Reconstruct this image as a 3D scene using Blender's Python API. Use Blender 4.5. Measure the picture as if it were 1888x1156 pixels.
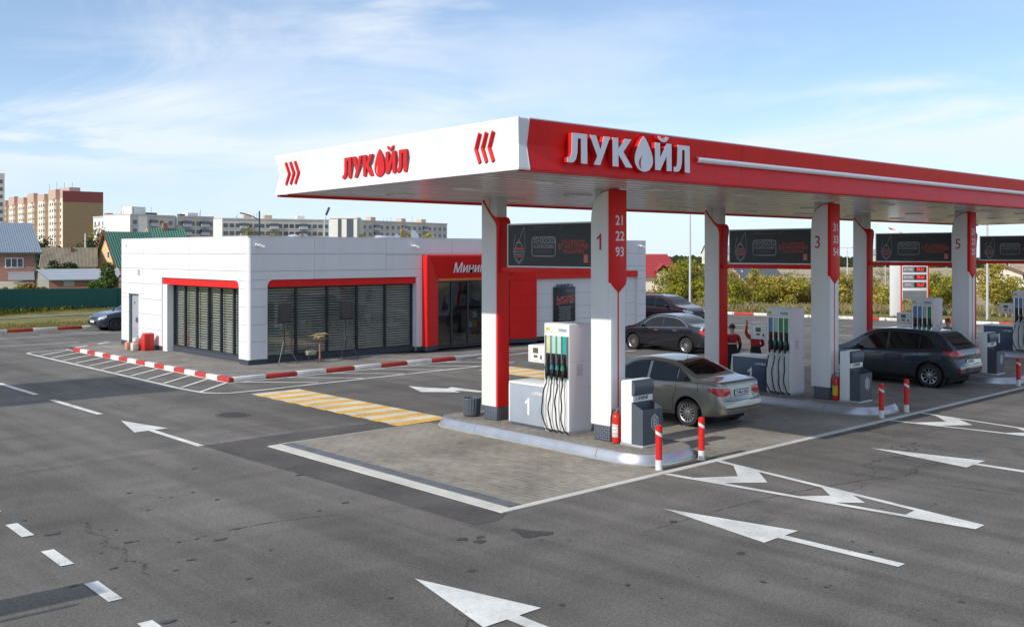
import bpy, bmesh, math, random
from mathutils import Vector, Matrix
from mathutils.bvhtree import BVHTree
random.seed(11)
R = math.radians
for _o in list(bpy.data.objects):
    bpy.data.objects.remove(_o)
sc = bpy.context.scene
COL = sc.collection

# ------------------------------------------------------------------ camera, sky, sun, exposure
cd = bpy.data.cameras.new('camera')
cd.lens = 35.168; cd.sensor_width = 36.0; cd.sensor_fit = 'HORIZONTAL'
cd.shift_y = -0.0602; cd.clip_start = 0.1; cd.clip_end = 6000
cam = bpy.data.objects.new('camera', cd); COL.objects.link(cam)
cam.location = (0, 0, 4.0); cam.rotation_euler = (R(90), 0, R(-42.745))
sc.camera = cam

SUN = Vector((-1.0, 0.03, 0.606)).normalized()      # towards the sun
SUN_EL = math.asin(SUN.z); SUN_AZ = math.atan2(SUN.x, SUN.y)
sd = bpy.data.lights.new('sun', 'SUN'); sd.energy = 3.35; sd.angle = R(0.53); sd.color = (1.0, 0.94, 0.85)
sun = bpy.data.objects.new('sun', sd); COL.objects.link(sun)
sun.rotation_euler = (-SUN).to_track_quat('-Z', 'Y').to_euler(); sun.location = (-30, 10, 40)

w = bpy.data.worlds.new('World'); sc.world = w; w.use_nodes = True
def build_world():
    nt = w.node_tree; N = nt.nodes; L = nt.links; N.clear()
    def nd(t, **k):
        n = N.new(t)
        for a, b in k.items(): setattr(n, a, b)
        return n
    def mth(op, a, b=None, c=None, clamp=False):
        n = nd('ShaderNodeMath', operation=op, use_clamp=clamp)
        for i, v in enumerate((a, b, c)):
            if v is None: continue
            if isinstance(v, (int, float)): n.inputs[i].default_value = v
            else: L.new(v, n.inputs[i])
        return n.outputs[0]
    out = nd('ShaderNodeOutputWorld'); bgn = nd('ShaderNodeBackground')
    sky = nd('ShaderNodeTexSky', sky_type='NISHITA', sun_disc=False)
    sky.sun_elevation = SUN_EL; sky.sun_rotation = SUN_AZ
    sky.altitude = 900; sky.air_density = 0.9; sky.dust_density = 0.15; sky.ozone_density = 3.5
    bgn.inputs[1].default_value = 0.143
    tc = nd('ShaderNodeTexCoord'); sx = nd('ShaderNodeSeparateXYZ'); L.new(tc.outputs['Generated'], sx.inputs[0])
    dz = mth('ADD', mth('MAXIMUM', sx.outputs[2], 0.0), 0.11)
    px = mth('DIVIDE', sx.outputs[0], dz); py = mth('DIVIDE', sx.outputs[1], dz)
    cb = nd('ShaderNodeCombineXYZ'); L.new(px, cb.inputs[0]); L.new(py, cb.inputs[1])
    def noise(scale, rot, stretch, det, rough, loc, dist=0.0):
        m0 = nd('ShaderNodeMapping'); m0.inputs['Rotation'].default_value = (0, 0, rot); L.new(cb.outputs[0], m0.inputs[0])
        mp = nd('ShaderNodeMapping'); mp.inputs['Scale'].default_value = (stretch, 1, 1); mp.inputs['Location'].default_value = loc
        L.new(m0.outputs[0], mp.inputs[0])
        n = nd('ShaderNodeTexNoise'); n.inputs['Scale'].default_value = scale; n.inputs['Detail'].default_value = det
        n.inputs['Roughness'].default_value = rough; n.inputs['Distortion'].default_value = dist
        L.new(mp.outputs[0], n.inputs['Vector']); return n.outputs['Fac']
    def ramp(v, lo, hi):
        m = nd('ShaderNodeMapRange', interpolation_type='SMOOTHSTEP')
        m.inputs[1].default_value = lo; m.inputs[2].default_value = hi; L.new(v, m.inputs[0]); return m.outputs[0]
    CL1, CL2, CL3 = (11.5, 7.9, 0), (19.5, 0.9, 0), (17.2, 5.8, 0)
    big = ramp(noise(0.42, R(60), 0.9, 3, 0.5, CL1), 0.37, 0.58)
    wis = ramp(noise(0.85, R(56), 0.75, 10, 0.60, CL2, 0.6), 0.42, 0.64)
    fine = ramp(noise(0.7, R(52), 0.65, 8, 0.60, CL3, 0.4), 0.50, 0.76)
    cov = mth('ADD', mth('MULTIPLY', mth('MULTIPLY', big, wis), 1.25), mth('MULTIPLY', fine, 0.48), clamp=True)
    hz = ramp(sx.outputs[2], 0.0, 0.10)
    cov = mth('MULTIPLY', cov, mth('ADD', mth('MULTIPLY', hz, 0.65), 0.15))
    mx = nd('ShaderNodeMix', data_type='RGBA'); L.new(cov, mx.inputs['Factor'])
    L.new(sky.outputs[0], mx.inputs['A']); mx.inputs['B'].default_value = (6.15, 6.3, 6.55, 1)
    # thin veil, thicker towards the horizon, that whitens the sky a little
    vl = nd('ShaderNodeMix', data_type='RGBA')
    vf = nd('ShaderNodeMapRange', interpolation_type='SMOOTHSTEP'); L.new(sx.outputs[2], vf.inputs[0])
    for i_, v_ in enumerate((-0.02, 0.19, 0.88, 0.22)): vf.inputs[i_ + 1].default_value = v_
    L.new(vf.outputs[0], vl.inputs['Factor'])
    L.new(mx.outputs['Result'], vl.inputs['A']); vl.inputs['B'].default_value = (4.4, 5.25, 6.0, 1)
    L.new(vl.outputs['Result'], bgn.inputs[0]); L.new(bgn.outputs[0], out.inputs[0])
build_world()
vs = sc.view_settings
vs.view_transform = 'Standard'; vs.look = 'None'; vs.exposure = 0.22; vs.gamma = 1.0; vs.use_curve_mapping = False
sc.render.engine = 'CYCLES'
try:
    sc.cycles.use_denoising = True; sc.cycles.denoiser = 'OPENIMAGEDENOISE'
    sc.cycles.max_bounces = 6; sc.cycles.transparent_max_bounces = 12
    sc.cycles.sample_clamp_indirect = 6
except Exception:
    pass

# ------------------------------------------------------------------ materials
MATS = {}
def mat(name, col, rough=0.5, metal=0.0, var=0.08, scale=3.0, bump=0.0, bscale=60.0, coat=0.0, emit=0.0, spec=0.5, stretch=None, var2=0.0, tint=None):
    """plain procedural material: colour with two noise scales, roughness variation, fine bump"""
    if name in MATS: return MATS[name]
    m = bpy.data.materials.new(name); m.use_nodes = True
    nt = m.node_tree; N = nt.nodes; L = nt.links; b = N['Principled BSDF']
    b.inputs['Roughness'].default_value = rough; b.inputs['Metallic'].default_value = metal
    b.inputs['Specular IOR Level'].default_value = spec
    if coat: b.inputs['Coat Weight'].default_value = coat; b.inputs['Coat Roughness'].default_value = 0.04
    g = N.new('ShaderNodeTexCoord')
    geo = N.new('ShaderNodeNewGeometry'); src = geo.outputs['Position']
    if stretch:
        mp = N.new('ShaderNodeMapping'); mp.inputs['Scale'].default_value = stretch; L.new(src, mp.inputs[0]); src = mp.outputs[0]
    n1 = N.new('ShaderNodeTexNoise'); n1.inputs['Scale'].default_value = scale; n1.inputs['Detail'].default_value = 6; L.new(src, n1.inputs['Vector'])
    n2 = N.new('ShaderNodeTexNoise'); n2.inputs['Scale'].default_value = scale * 9; n2.inputs['Detail'].default_value = 4; L.new(src, n2.inputs['Vector'])
    ad = N.new('ShaderNodeMath'); ad.operation = 'MULTIPLY_ADD'; L.new(n2.outputs[0], ad.inputs[0]); ad.inputs[1].default_value = 0.4; L.new(n1.outputs[0], ad.inputs[2])
    mr = N.new('ShaderNodeMapRange'); mr.inputs[1].default_value = 0.45; mr.inputs[2].default_value = 0.95; L.new(ad.outputs[0], mr.inputs[0])
    mx = N.new('ShaderNodeMix'); mx.data_type = 'RGBA'; L.new(mr.outputs[0], mx.inputs['Factor'])
    t = tint or (1, 1, 1)
    mx.inputs['A'].default_value = (*[max(0, c * (1 - var)) for c in col[:3]], 1)
    mx.inputs['B'].default_value = (*[min(1, c * (1 + var) * k) for c, k in zip(col[:3], t)], 1)
    colout = mx.outputs['Result']
    if var2:     # each object its own shade
        oi = N.new('ShaderNodeObjectInfo'); hs = N.new('ShaderNodeHueSaturation')
        m2 = N.new('ShaderNodeMapRange'); m2.inputs[3].default_value = 1 - var2; m2.inputs[4].default_value = 1 + var2
        L.new(oi.outputs['Random'], m2.inputs[0]); L.new(m2.outputs[0], hs.inputs['Value']); L.new(colout, hs.inputs['Color']); colout = hs.outputs[0]
    L.new(colout, b.inputs['Base Color'])
    rr = N.new('ShaderNodeMapRange'); rr.inputs[3].default_value = max(0.02, rough * 0.85); rr.inputs[4].default_value = min(1, rough * 1.15)
    L.new(n1.outputs[0], rr.inputs[0]); L.new(rr.outputs[0], b.inputs['Roughness'])
    if bump:
        n3 = N.new('ShaderNodeTexNoise'); n3.inputs['Scale'].default_value = bscale; n3.inputs['Detail'].default_value = 5; L.new(src, n3.inputs['Vector'])
        bp = N.new('ShaderNodeBump'); bp.inputs['Strength'].default_value = bump; bp.inputs['Distance'].default_value = 0.02
        L.new(n3.outputs[0], bp.inputs['Height']); L.new(bp.outputs[0], b.inputs['Normal'])
    if emit:
        b.inputs['Emission Color'].default_value = (*col[:3], 1); b.inputs['Emission Strength'].default_value = emit
    MATS[name] = m; return m

def glass(name, tint=(0.6, 0.66, 0.7), refl=0.10, rough=0.02):
    """architectural pane: see-through with mirror reflections that grow at grazing angles"""
    if name in MATS: return MATS[name]
    m = bpy.data.materials.new(name); m.use_nodes = True
    nt = m.node_tree; N = nt.nodes; L = nt.links; N.clear()
    o = N.new('ShaderNodeOutputMaterial'); tr = N.new('ShaderNodeBsdfTransparent'); gl = N.new('ShaderNodeBsdfGlossy')
    tr.inputs[0].default_value = (*tint, 1); gl.inputs['Roughness'].default_value = rough
    fr = N.new('ShaderNodeLayerWeight'); fr.inputs[0].default_value = 0.5
    pw_ = N.new('ShaderNodeMath'); pw_.operation = 'POWER'; pw_.inputs[1].default_value = 4.0; L.new(fr.outputs['Facing'], pw_.inputs[0])
    ad = N.new('ShaderNodeMath'); ad.operation = 'MULTIPLY_ADD'; ad.use_clamp = True; ad.inputs[1].default_value = 0.8; ad.inputs[2].default_value = refl; L.new(pw_.outputs[0], ad.inputs[0])
    nz = N.new('ShaderNodeTexNoise'); nz.inputs['Scale'].default_value = 0.7; ge = N.new('ShaderNodeNewGeometry'); L.new(ge.outputs['Position'], nz.inputs['Vector'])
    bp = N.new('ShaderNodeBump'); bp.inputs['Strength'].default_value = 0.06; bp.inputs['Distance'].default_value = 0.1
    L.new(nz.outputs[0], bp.inputs['Height']); L.new(bp.outputs[0], gl.inputs['Normal'])
    mx = N.new('ShaderNodeMixShader'); L.new(ad.outputs[0], mx.inputs[0]); L.new(tr.outputs[0], mx.inputs[1]); L.new(gl.outputs[0], mx.inputs[2])
    L.new(mx.outputs[0], o.inputs[0]); MATS[name] = m; return m

# ------------------------------------------------------------------ mesh building
class MB:
    """collects shapes; build() links them as one mesh object. off is subtracted from every point."""
    def __init__(s, off=(0, 0, 0)):
        s.v = []; s.f = []; s.o = Vector(off)
    def pts(s, ps):
        i = len(s.v); s.v += [tuple(Vector(p) - s.o) for p in ps]; return i
    def box(s, x0, x1, y0, y1, z0, z1):
        i = s.pts([(x0, y0, z0), (x1, y0, z0), (x1, y1, z0), (x0, y1, z0), (x0, y0, z1), (x1, y0, z1), (x1, y1, z1), (x0, y1, z1)])
        s.f += [tuple(i + k for k in q) for q in ((3, 2, 1, 0), (4, 5, 6, 7), (0, 1, 5, 4), (1, 2, 6, 5), (2, 3, 7, 6), (3, 0, 4, 7))]; return s
    def obox(s, c, ax, ay, az):
        """box from centre and three half-axis vectors"""
        c, ax, ay, az = map(Vector, (c, ax, ay, az))
        i = s.pts([c + sx * ax + sy * ay + sz * az for sz in (-1, 1) for sx, sy in ((-1, -1), (1, -1), (1, 1), (-1, 1))])
        s.f += [tuple(i + k for k in q) for q in ((3, 2, 1, 0), (4, 5, 6, 7), (0, 1, 5, 4), (1, 2, 6, 5), (2, 3, 7, 6), (3, 0, 4, 7))]; return s
    def prism(s, poly, fn, a, b):
        """poly: 2-D outline; fn(u, v, w) -> 3-D point; extruded from w=a to w=b"""
        n = len(poly); i = s.pts([fn(u, v, a) for u, v in poly]); j = s.pts([fn(u, v, b) for u, v in poly])
        s.f += [tuple(range(i, i + n)), tuple(range(j + n - 1, j - 1, -1))]
        s.f += [(i + k, j + k, j + (k + 1) % n, i + (k + 1) % n) for k in range(n)]; return s
    def face(s, ps):
        i = s.pts(ps); s.f.append(tuple(range(i, i + len(ps)))); return s
    def tube(s, path, r, n=8, cap=True):
        path = [Vector(p) for p in path]; rs = r if isinstance(r, (list, tuple)) else [r] * len(path)
        rings = []; up = Vector((0.13, 0.27, 0.95))
        for k, p in enumerate(path):
            d = (path[min(k + 1, len(path) - 1)] - path[max(k - 1, 0)]).normalized()
            a = d.cross(up)
            if a.length < 1e-3: a = d.cross(Vector((1, 0, 0)))
            a.normalize(); b = d.cross(a)
            rings.append(s.pts([p + rs[k] * (math.cos(2 * math.pi * q / n) * a + math.sin(2 * math.pi * q / n) * b) for q in range(n)]))
        for i, j in zip(rings, rings[1:]):
            s.f += [(i + q, i + (q + 1) % n, j + (q + 1) % n, j + q) for q in range(n)]
        if cap: s.f += [tuple(range(rings[0] + n - 1, rings[0] - 1, -1)), tuple(range(rings[-1], rings[-1] + n))]
        return s
    def lathe(s, prof, c=(0, 0, 0), n=24, axis='z', cap=True):
        """prof: (radius, height) pairs"""
        c = Vector(c); rings = []
        for r, h in prof:
            ps = []
            for q in range(n):
                a = 2 * math.pi * q / n; u, v = r * math.cos(a), r * math.sin(a)
                ps.append(c + Vector({'z': (u, v, h), 'x': (h, u, v), 'y': (u, h, v)}[axis]))
            rings.append(s.pts(ps))
        for i, j in zip(rings, rings[1:]):
            s.f += [(i + q, i + (q + 1) % n, j + (q + 1) % n, j + q) for q in range(n)]
        if cap: s.f += [tuple(range(rings[0] + n - 1, rings[0] - 1, -1)), tuple(range(rings[-1], rings[-1] + n))]
        return s
    def grid(s, rows):
        """rows of equally many points -> quads"""
        n = len(rows[0]); st = [s.pts(r) for r in rows]
        for i, j in zip(st, st[1:]): s.f += [(i + k, i + k + 1, j + k + 1, j + k) for k in range(n - 1)]
        return s
    def mesh(s, name, smooth=False, recalc=True, bevel=0.0, seg=2, sharp=35):
        me = bpy.data.meshes.new(name); me.from_pydata(s.v, [], s.f)
        if recalc or bevel:
            bm = bmesh.new(); bm.from_mesh(me)
            if recalc: bmesh.ops.recalc_face_normals(bm, faces=bm.faces)
            if bevel:
                es = [e for e in bm.edges if len(e.link_faces) == 2 and e.calc_face_angle(0) > 0.6]
                bmesh.ops.bevel(bm, geom=es, offset=bevel, segments=seg, profile=0.5, affect='EDGES', clamp_overlap=True)
            bm.to_mesh(me); bm.free()
        if smooth or bevel:
            me.polygons.foreach_set('use_smooth', [True] * len(me.polygons))
            me.set_sharp_from_angle(angle=R(sharp))
        me.update(); return me
    def build(s, name, m, parent=None, **k):
        me = s.mesh(name, **k)
        return put(name, me, m, parent)
def put(name, me, m, parent=None, loc=None, rot=None):
    o = bpy.data.objects.new(name, me); COL.objects.link(o)
    if m is not None and me is not None and not me.materials: me.materials.append(m)
    if parent is not None: o.parent = parent
    if loc is not None: o.location = loc
    if rot is not None: o.rotation_euler = rot
    return o
def tag(o, label, cat, group=None, kind=None):
    if label: o['label'] = label
    if cat: o['category'] = cat
    if group: o['group'] = group
    if kind: o['kind'] = kind
    return o
def struct(o, label=None):
    o['kind'] = 'structure'
    if label: o['label'] = label
    return o
def thing(name, label, cat, loc=(0, 0, 0), rz=0.0, group=None):
    o = bpy.data.objects.new(name, None); COL.objects.link(o); o.empty_display_size = 0.2
    o.location = loc; o.rotation_euler = (0, 0, rz); return tag(o, label, cat, group)
def children(o): return [c for c in bpy.data.objects if c.parent == o]
def copy_tree(o, label=None, loc=None, rz=None, parent=None, skip=()):
    c = o.copy(); COL.objects.link(c); c.parent = parent
    if label: c['label'] = label
    if loc is not None: c.location = loc
    if rz is not None: c.rotation_euler = (0, 0, rz)
    for ch in children(o):
        if ch.name.split('.')[0] not in skip: copy_tree(ch, parent=c)
    return c
def text_obj(name, s, size, m, parent, fn, depth=0.004, align='CENTER', sx=1.0, shear=0.0, bold=0.0):
    """flat lettering; fn(u, v, w) -> 3-D point"""
    cu = bpy.data.curves.new('lettering', 'FONT'); cu.body = s; cu.size = size; cu.align_x = align; cu.align_y = 'CENTER'
    cu.extrude = depth / 2; cu.shear = shear; cu.offset = bold; cu.resolution_u = 3
    to = bpy.data.objects.new('lettering', cu); COL.objects.link(to)
    dg = bpy.context.evaluated_depsgraph_get(); me = bpy.data.meshes.new_from_object(to.evaluated_get(dg))
    bpy.data.objects.remove(to); bpy.data.curves.remove(cu); me.name = name; me.materials.clear()
    for v in me.vertices: v.co = Vector(fn(v.co.x * sx, v.co.y, v.co.z + depth / 2))
    return put(name, me, m, parent)
def pX(X0, Yc, Zc, off=(0, 0, 0)):
    """picture plane facing -X: u to the right (-Y), v up, w out"""
    return lambda u, v, w: (X0 - w - off[0], Yc - u - off[1], Zc + v - off[2])
def pY(Y0, Xc, Zc, off=(0, 0, 0)):
    """picture plane facing -Y: u to the right (+X), v up, w out"""
    return lambda u, v, w: (Xc + u - off[0], Y0 - w - off[1], Zc + v - off[2])
def rot2(p, a):
    return (p[0] * math.cos(a) - p[1] * math.sin(a), p[0] * math.sin(a) + p[1] * math.cos(a))
FX, FY = 0.67882, 0.73431           # the camera's forward direction in plan; right is (FY, -FX)
def plan(px, d):
    """plan position of something seen in column px of the photograph at forward distance d"""
    r = (px - 944) / 1844.36 * d
    return (r * FY + d * FX, -r * FX + d * FY)
def facing(px): return R(-42.745) + math.atan((944 - px) / 1844.36)   # turns local -y straight towards the camera
def zat(py, d): return 4.0 + (464.35 - py) / 1844.36 * d

# ------------------------------------------------------------------ ground, asphalt, markings
def asphalt_mat():
    m = bpy.data.materials.new('asphalt'); m.use_nodes = True; nt = m.node_tree; N = nt.nodes; L = nt.links; b = N['Principled BSDF']
    ge = N.new('ShaderNodeNewGeometry'); P = ge.outputs['Position']
    def noise(s, det=5, ro=0.55, st=(1, 1, 1), rz=0, loc=(0, 0, 0), dist=0):
        mp = N.new('ShaderNodeMapping'); mp.inputs['Scale'].default_value = st; mp.inputs['Rotation'].default_value = (0, 0, rz); mp.inputs['Location'].default_value = loc
        L.new(P, mp.inputs[0]); n = N.new('ShaderNodeTexNoise'); n.inputs['Scale'].default_value = s; n.inputs['Detail'].default_value = det
        n.inputs['Roughness'].default_value = ro; n.inputs['Distortion'].default_value = dist; L.new(mp.outputs[0], n.inputs['Vector']); return n.outputs[0]
    def mr(v, a, b_, c, d):
        n = N.new('ShaderNodeMapRange'); n.interpolation_type = 'SMOOTHSTEP'
        for i, x in enumerate((a, b_, c, d)): n.inputs[i + 1].default_value = x
        L.new(v, n.inputs[0]); return n.outputs[0]
    def mul(a, b_):
        n = N.new('ShaderNodeMath'); n.operation = 'MULTIPLY'; L.new(a, n.inputs[0]); L.new(b_, n.inputs[1]); return n.outputs[0]
    big = mr(noise(0.16, 4, 0.5), 0.32, 0.70, 0.80, 1.12)
    mid = mr(noise(0.9, 6, 0.6, dist=0.6), 0.30, 0.72, 0.88, 1.08)
    tyre = mr(noise(1.0, 4, 0.55, (1.6, 0.10, 1), R(6), (3, 0, 0), 0.25), 0.36, 0.62, 0.82, 1.06)
    tyr2 = mr(noise(0.8, 4, 0.55, (0.12, 1.4, 1), R(-14), (9, 4, 0), 0.5), 0.36, 0.62, 0.90, 1.04)
    stain = mr(noise(0.55, 7, 0.62, loc=(17, 3, 0), dist=1.1), 0.58, 0.74, 1.0, 0.72)
    fleck = mr(noise(48, 3, 0.65), 0.25, 0.78, 0.64, 1.38)
    flec2 = mr(noise(21, 3, 0.7, loc=(5, 5, 0)), 0.30, 0.75, 0.78, 1.22)
    f = mul(mul(mul(big, mid), mul(tyre, tyr2)), mul(mul(stain, flec2), fleck))
    vo = N.new('ShaderNodeTexVoronoi'); vo.feature = 'DISTANCE_TO_EDGE'; vo.inputs['Scale'].default_value = 0.17
    wp = N.new('ShaderNodeMapping'); nz = N.new('ShaderNodeTexNoise'); nz.inputs['Scale'].default_value = 0.9; nz.inputs['Detail'].default_value = 6; L.new(P, nz.inputs['Vector'])
    va = N.new('ShaderNodeVectorMath'); va.operation = 'MULTIPLY_ADD'; L.new(nz.outputs['Color'], va.inputs[0]); va.inputs[1].default_value = (2.2, 2.2, 0); L.new(P, va.inputs[2]); L.new(va.outputs[0], vo.inputs['Vector'])
    crack = mr(vo.outputs['Distance'], 0.0006, 0.0034, 0.42, 1.0)
    cm = mr(noise(0.11, 2, 0.5, loc=(31, 8, 0)), 0.50, 0.58, 1.0, 0.0)
    mxc = N.new('ShaderNodeMix'); mxc.data_type = 'FLOAT'; L.new(cm, mxc.inputs['Factor']); L.new(crack, mxc.inputs['A']); mxc.inputs['B'].default_value = 1.0
    f = mul(f, mxc.outputs['Result'])
    cr = N.new('ShaderNodeMix'); cr.data_type = 'RGBA'; cr.blend_type = 'MULTIPLY'; cr.inputs['Factor'].default_value = 1
    tone = N.new('ShaderNodeMix'); tone.data_type = 'RGBA'; L.new(noise(0.3, 3, 0.5, loc=(40, 2, 0)), tone.inputs['Factor'])
    tone.inputs['A'].default_value = (0.180, 0.164, 0.146, 1); tone.inputs['B'].default_value = (0.164, 0.155, 0.144, 1)
    L.new(tone.outputs['Result'], cr.inputs['A']); L.new(f, cr.inputs['B']); L.new(cr.outputs['Result'], b.inputs['Base Color'])
    b.inputs['Roughness'].default_value = 0.88; b.inputs['Specular IOR Level'].default_value = 0.3
    bp = N.new('ShaderNodeBump'); bp.inputs['Strength'].default_value = 0.45; bp.inputs['Distance'].default_value = 0.01
    L.new(noise(75, 3, 0.7), bp.inputs['Height']); L.new(bp.outputs[0], b.inputs['Normal'])
    return m
M_ASPH = asphalt_mat()
def ground_mat():
    m = bpy.data.materials.new('dry_grass_ground'); m.use_nodes = True; nt = m.node_tree; N = nt.nodes; L = nt.links; b = N['Principled BSDF']
    ge = N.new('ShaderNodeNewGeometry'); P = ge.outputs['Position']
    def noise(s, det=5, loc=(0, 0, 0), st=(1, 1, 1)):
        mp = N.new('ShaderNodeMapping'); mp.inputs['Location'].default_value = loc; mp.inputs['Scale'].default_value = st; L.new(P, mp.inputs[0])
        n = N.new('ShaderNodeTexNoise'); n.inputs['Scale'].default_value = s; n.inputs['Detail'].default_value = det; L.new(mp.outputs[0], n.inputs['Vector']); return n.outputs[0]
    sx = N.new('ShaderNodeSeparateXYZ'); L.new(P, sx.inputs[0])
    cr = N.new('ShaderNodeValToRGB'); e = cr.color_ramp.elements
    e[0].position = 0.30; e[0].color = (0.10, 0.115, 0.035, 1); e[1].position = 0.70; e[1].color = (0.30, 0.25, 0.12, 1)
    x = e.new(0.5); x.color = (0.19, 0.18, 0.065, 1); L.new(noise(0.35, 8), cr.inputs[0])
    c2 = N.new('ShaderNodeValToRGB'); e = c2.color_ramp.elements                    # ploughed and mown fields further out
    e[0].position = 0.35; e[0].color = (0.36, 0.29, 0.19, 1); e[1].position = 0.65; e[1].color = (0.48, 0.41, 0.29, 1); L.new(noise(0.012, 4, st=(1, 3, 1)), c2.inputs[0])
    mr = N.new('ShaderNodeMapRange'); mr.inputs[1].default_value = 66; mr.inputs[2].default_value = 95; L.new(sx.outputs[0], mr.inputs[0])
    mx = N.new('ShaderNodeMix'); mx.data_type = 'RGBA'; L.new(mr.outputs[0], mx.inputs['Factor']); L.new(cr.outputs[0], mx.inputs['A']); L.new(c2.outputs[0], mx.inputs['B'])
    m2 = N.new('ShaderNodeMix'); m2.data_type = 'RGBA'; m2.blend_type = 'MULTIPLY'; m2.inputs['Factor'].default_value = 0.7
    r2 = N.new('ShaderNodeMapRange'); r2.inputs[3].default_value = 0.55; r2.inputs[4].default_value = 1.45; L.new(noise(6, 6), r2.inputs[0])
    L.new(mx.outputs['Result'], m2.inputs['A']); L.new(r2.outputs[0], m2.inputs['B']); L.new(m2.outputs['Result'], b.inputs['Base Color'])
    b.inputs['Roughness'].default_value = 0.95; b.inputs['Specular IOR Level'].default_value = 0.1
    bp = N.new('ShaderNodeBump'); bp.inputs['Strength'].default_value = 0.8; bp.inputs['Distance'].default_value = 0.08; L.new(noise(9, 6), bp.inputs['Height']); L.new(bp.outputs[0], b.inputs['Normal'])
    return m
def terrain_z(x, y):
    z = -0.03
    t = max(0.0, x - 72.0)
    side = min(1.0, max(0.0, (x - 0.9 * y + 25) / 60.0))      # the land falls away towards the fields on the right
    z -= side * (0.030 * min(t, 45) + 0.0085 * max(0.0, t - 45))
    return z
g = MB()
cs = [-3000, -1500, -700, -300, -120, -60, -20, 0, 20, 35, 45, 50, 54, 58, 62, 66, 70, 74, 78, 84, 90, 98, 108, 120, 140, 170, 210, 260, 330, 420, 560, 760, 1100, 1600, 2300, 3200]
g.grid([[(x, y, terrain_z(x, y)) for x in cs] for y in cs])
struct(g.build('ground', ground_mat(), recalc=False, smooth=True))
a = MB(); a.face([(-60, -30, 0), (67, -30, 0), (56.95, 20, 0), (53.1, 39.0, 0), (50, 52.5, 0), (14, 53.1, 0), (-60, 54.0, 0)])
struct(a.build('forecourt_asphalt', M_ASPH, recalc=False))

def paint_mat(name, c, wear=0.5):
    """road paint worn through in flecks and tyre bands: the asphalt below shows where it is gone"""
    m = mat(name, c, 0.75, var=0.24, scale=1.6, bump=0.3, bscale=70); nt = m.node_tree; N = nt.nodes; L = nt.links
    ge = N.new('ShaderNodeNewGeometry'); n1 = N.new('ShaderNodeTexNoise'); n1.inputs['Scale'].default_value = 34; n1.inputs['Detail'].default_value = 6; n1.inputs['Roughness'].default_value = .75
    n2 = N.new('ShaderNodeTexNoise'); n2.inputs['Scale'].default_value = 1.1; n2.inputs['Detail'].default_value = 5; L.new(ge.outputs['Position'], n1.inputs['Vector']); L.new(ge.outputs['Position'], n2.inputs['Vector'])
    ad = N.new('ShaderNodeMath'); ad.operation = 'MULTIPLY_ADD'; ad.inputs[1].default_value = .55; L.new(n2.outputs[0], ad.inputs[0]); L.new(n1.outputs[0], ad.inputs[2])
    mr = N.new('ShaderNodeMapRange'); mr.inputs[1].default_value = .86 + .04 * (1 - wear); mr.inputs[2].default_value = .98; mr.inputs[3].default_value = 1.0; mr.inputs[4].default_value = .25; L.new(ad.outputs[0], mr.inputs[0]); L.new(mr.outputs[0], N['Principled BSDF'].inputs['Alpha'])
    return m
M_LINE = paint_mat('road_paint', (0.68, 0.68, 0.65)); M_YEL = paint_mat('yellow_road_paint', (0.72, 0.42, 0.08)); M_CREAM = paint_mat('cream_road_paint', (0.64, 0.58, 0.45))
M_PATCH = mat('fresh_asphalt', (0.098, 0.092, 0.088), 0.88, var=0.34, scale=0.9, bump=0.4, bscale=75, spec=0.3)
M_CONC = mat('concrete', (0.40, 0.39, 0.36), 0.85, var=0.2, scale=1.7, bump=0.3, bscale=40)
M_CONCW = mat('whitened_concrete', (0.60, 0.58, 0.53), 0.8, var=0.16, scale=2.5, bump=0.3, bscale=40)
ZL = 0.0105
def sheet(polys, z=ZL):
    m = MB()
    for p in polys: m.face([(x, y, z) for x, y in p])
    return m
def marking(name, polys, m=None, z=ZL, label=None):
    me = sheet(polys, z)
    o = me.build(name, m or M_LINE, recalc=False)
    # painted faces look up
    for p in o.data.polygons:
        if p.normal.z < 0: p.flip()
    return struct(o, label)
def strip(p, q, wd):
    d = Vector((q[0] - p[0], q[1] - p[1])).normalized(); n = Vector((-d.y, d.x)) * wd / 2
    return [(p[0] + n.x, p[1] + n.y), (p[0] - n.x, p[1] - n.y), (q[0] - n.x, q[1] - n.y), (q[0] + n.x, q[1] + n.y)]
def arrow(x, y, head_len=2.1, head_w=0.86, tail=1.75, tw=0.18, sk=0.0):
    """straight-ahead arrow, tip at (x, y), pointing to +Y"""
    h = head_len
    return [[(x, y), (x + head_w / 2, y - h), (x + tw / 2, y - h), (x - tw / 2, y - h), (x - head_w / 2, y - h)],
            [(x + tw / 2, y - h), (x + tw / 2 + sk, y - h - tail), (x - tw / 2 + sk, y - h - tail), (x - tw / 2, y - h)]]
marking('lane_arrow', arrow(12.30, 9.84), label='white arrow on the asphalt beside the long triangular marking')
marking('lane_arrow', arrow(19.19, 10.0), label='white arrow between the two triangular markings')
marking('lane_arrow', arrow(7.43, 9.79, 1.77), label='white arrow at the bottom edge of the picture')
marking('lane_arrow', arrow(9.27, 23.66, 1.74, 0.77, 2.45, 0.14), label='white arrow on the open asphalt in front of the shop')
marking('turn_arrow', [[(17.94, 23.95), (17.46, 22.71), (18.22, 21.88), (18.35, 22.3), (18.45, 22.75), (18.1, 23.4)], [(18.35, 22.3), (18.62, 21.5), (18.75, 21.5), (18.95, 20.0), (19.05, 20.0), (18.80, 22.2), (18.73, 22.91), (18.45, 22.75)]], label='curved white arrow beyond the first pump island')
marking('lane_dash', [strip((9.22, 29.57), (9.18, 32.9), 0.16)]); marking('lane_dash', [strip((9.26, 24.93), (9.20, 28.27), 0.16)])
marking('lane_dash', [strip((9.15, 34.2), (9.1, 37.5), 0.16)])
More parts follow.
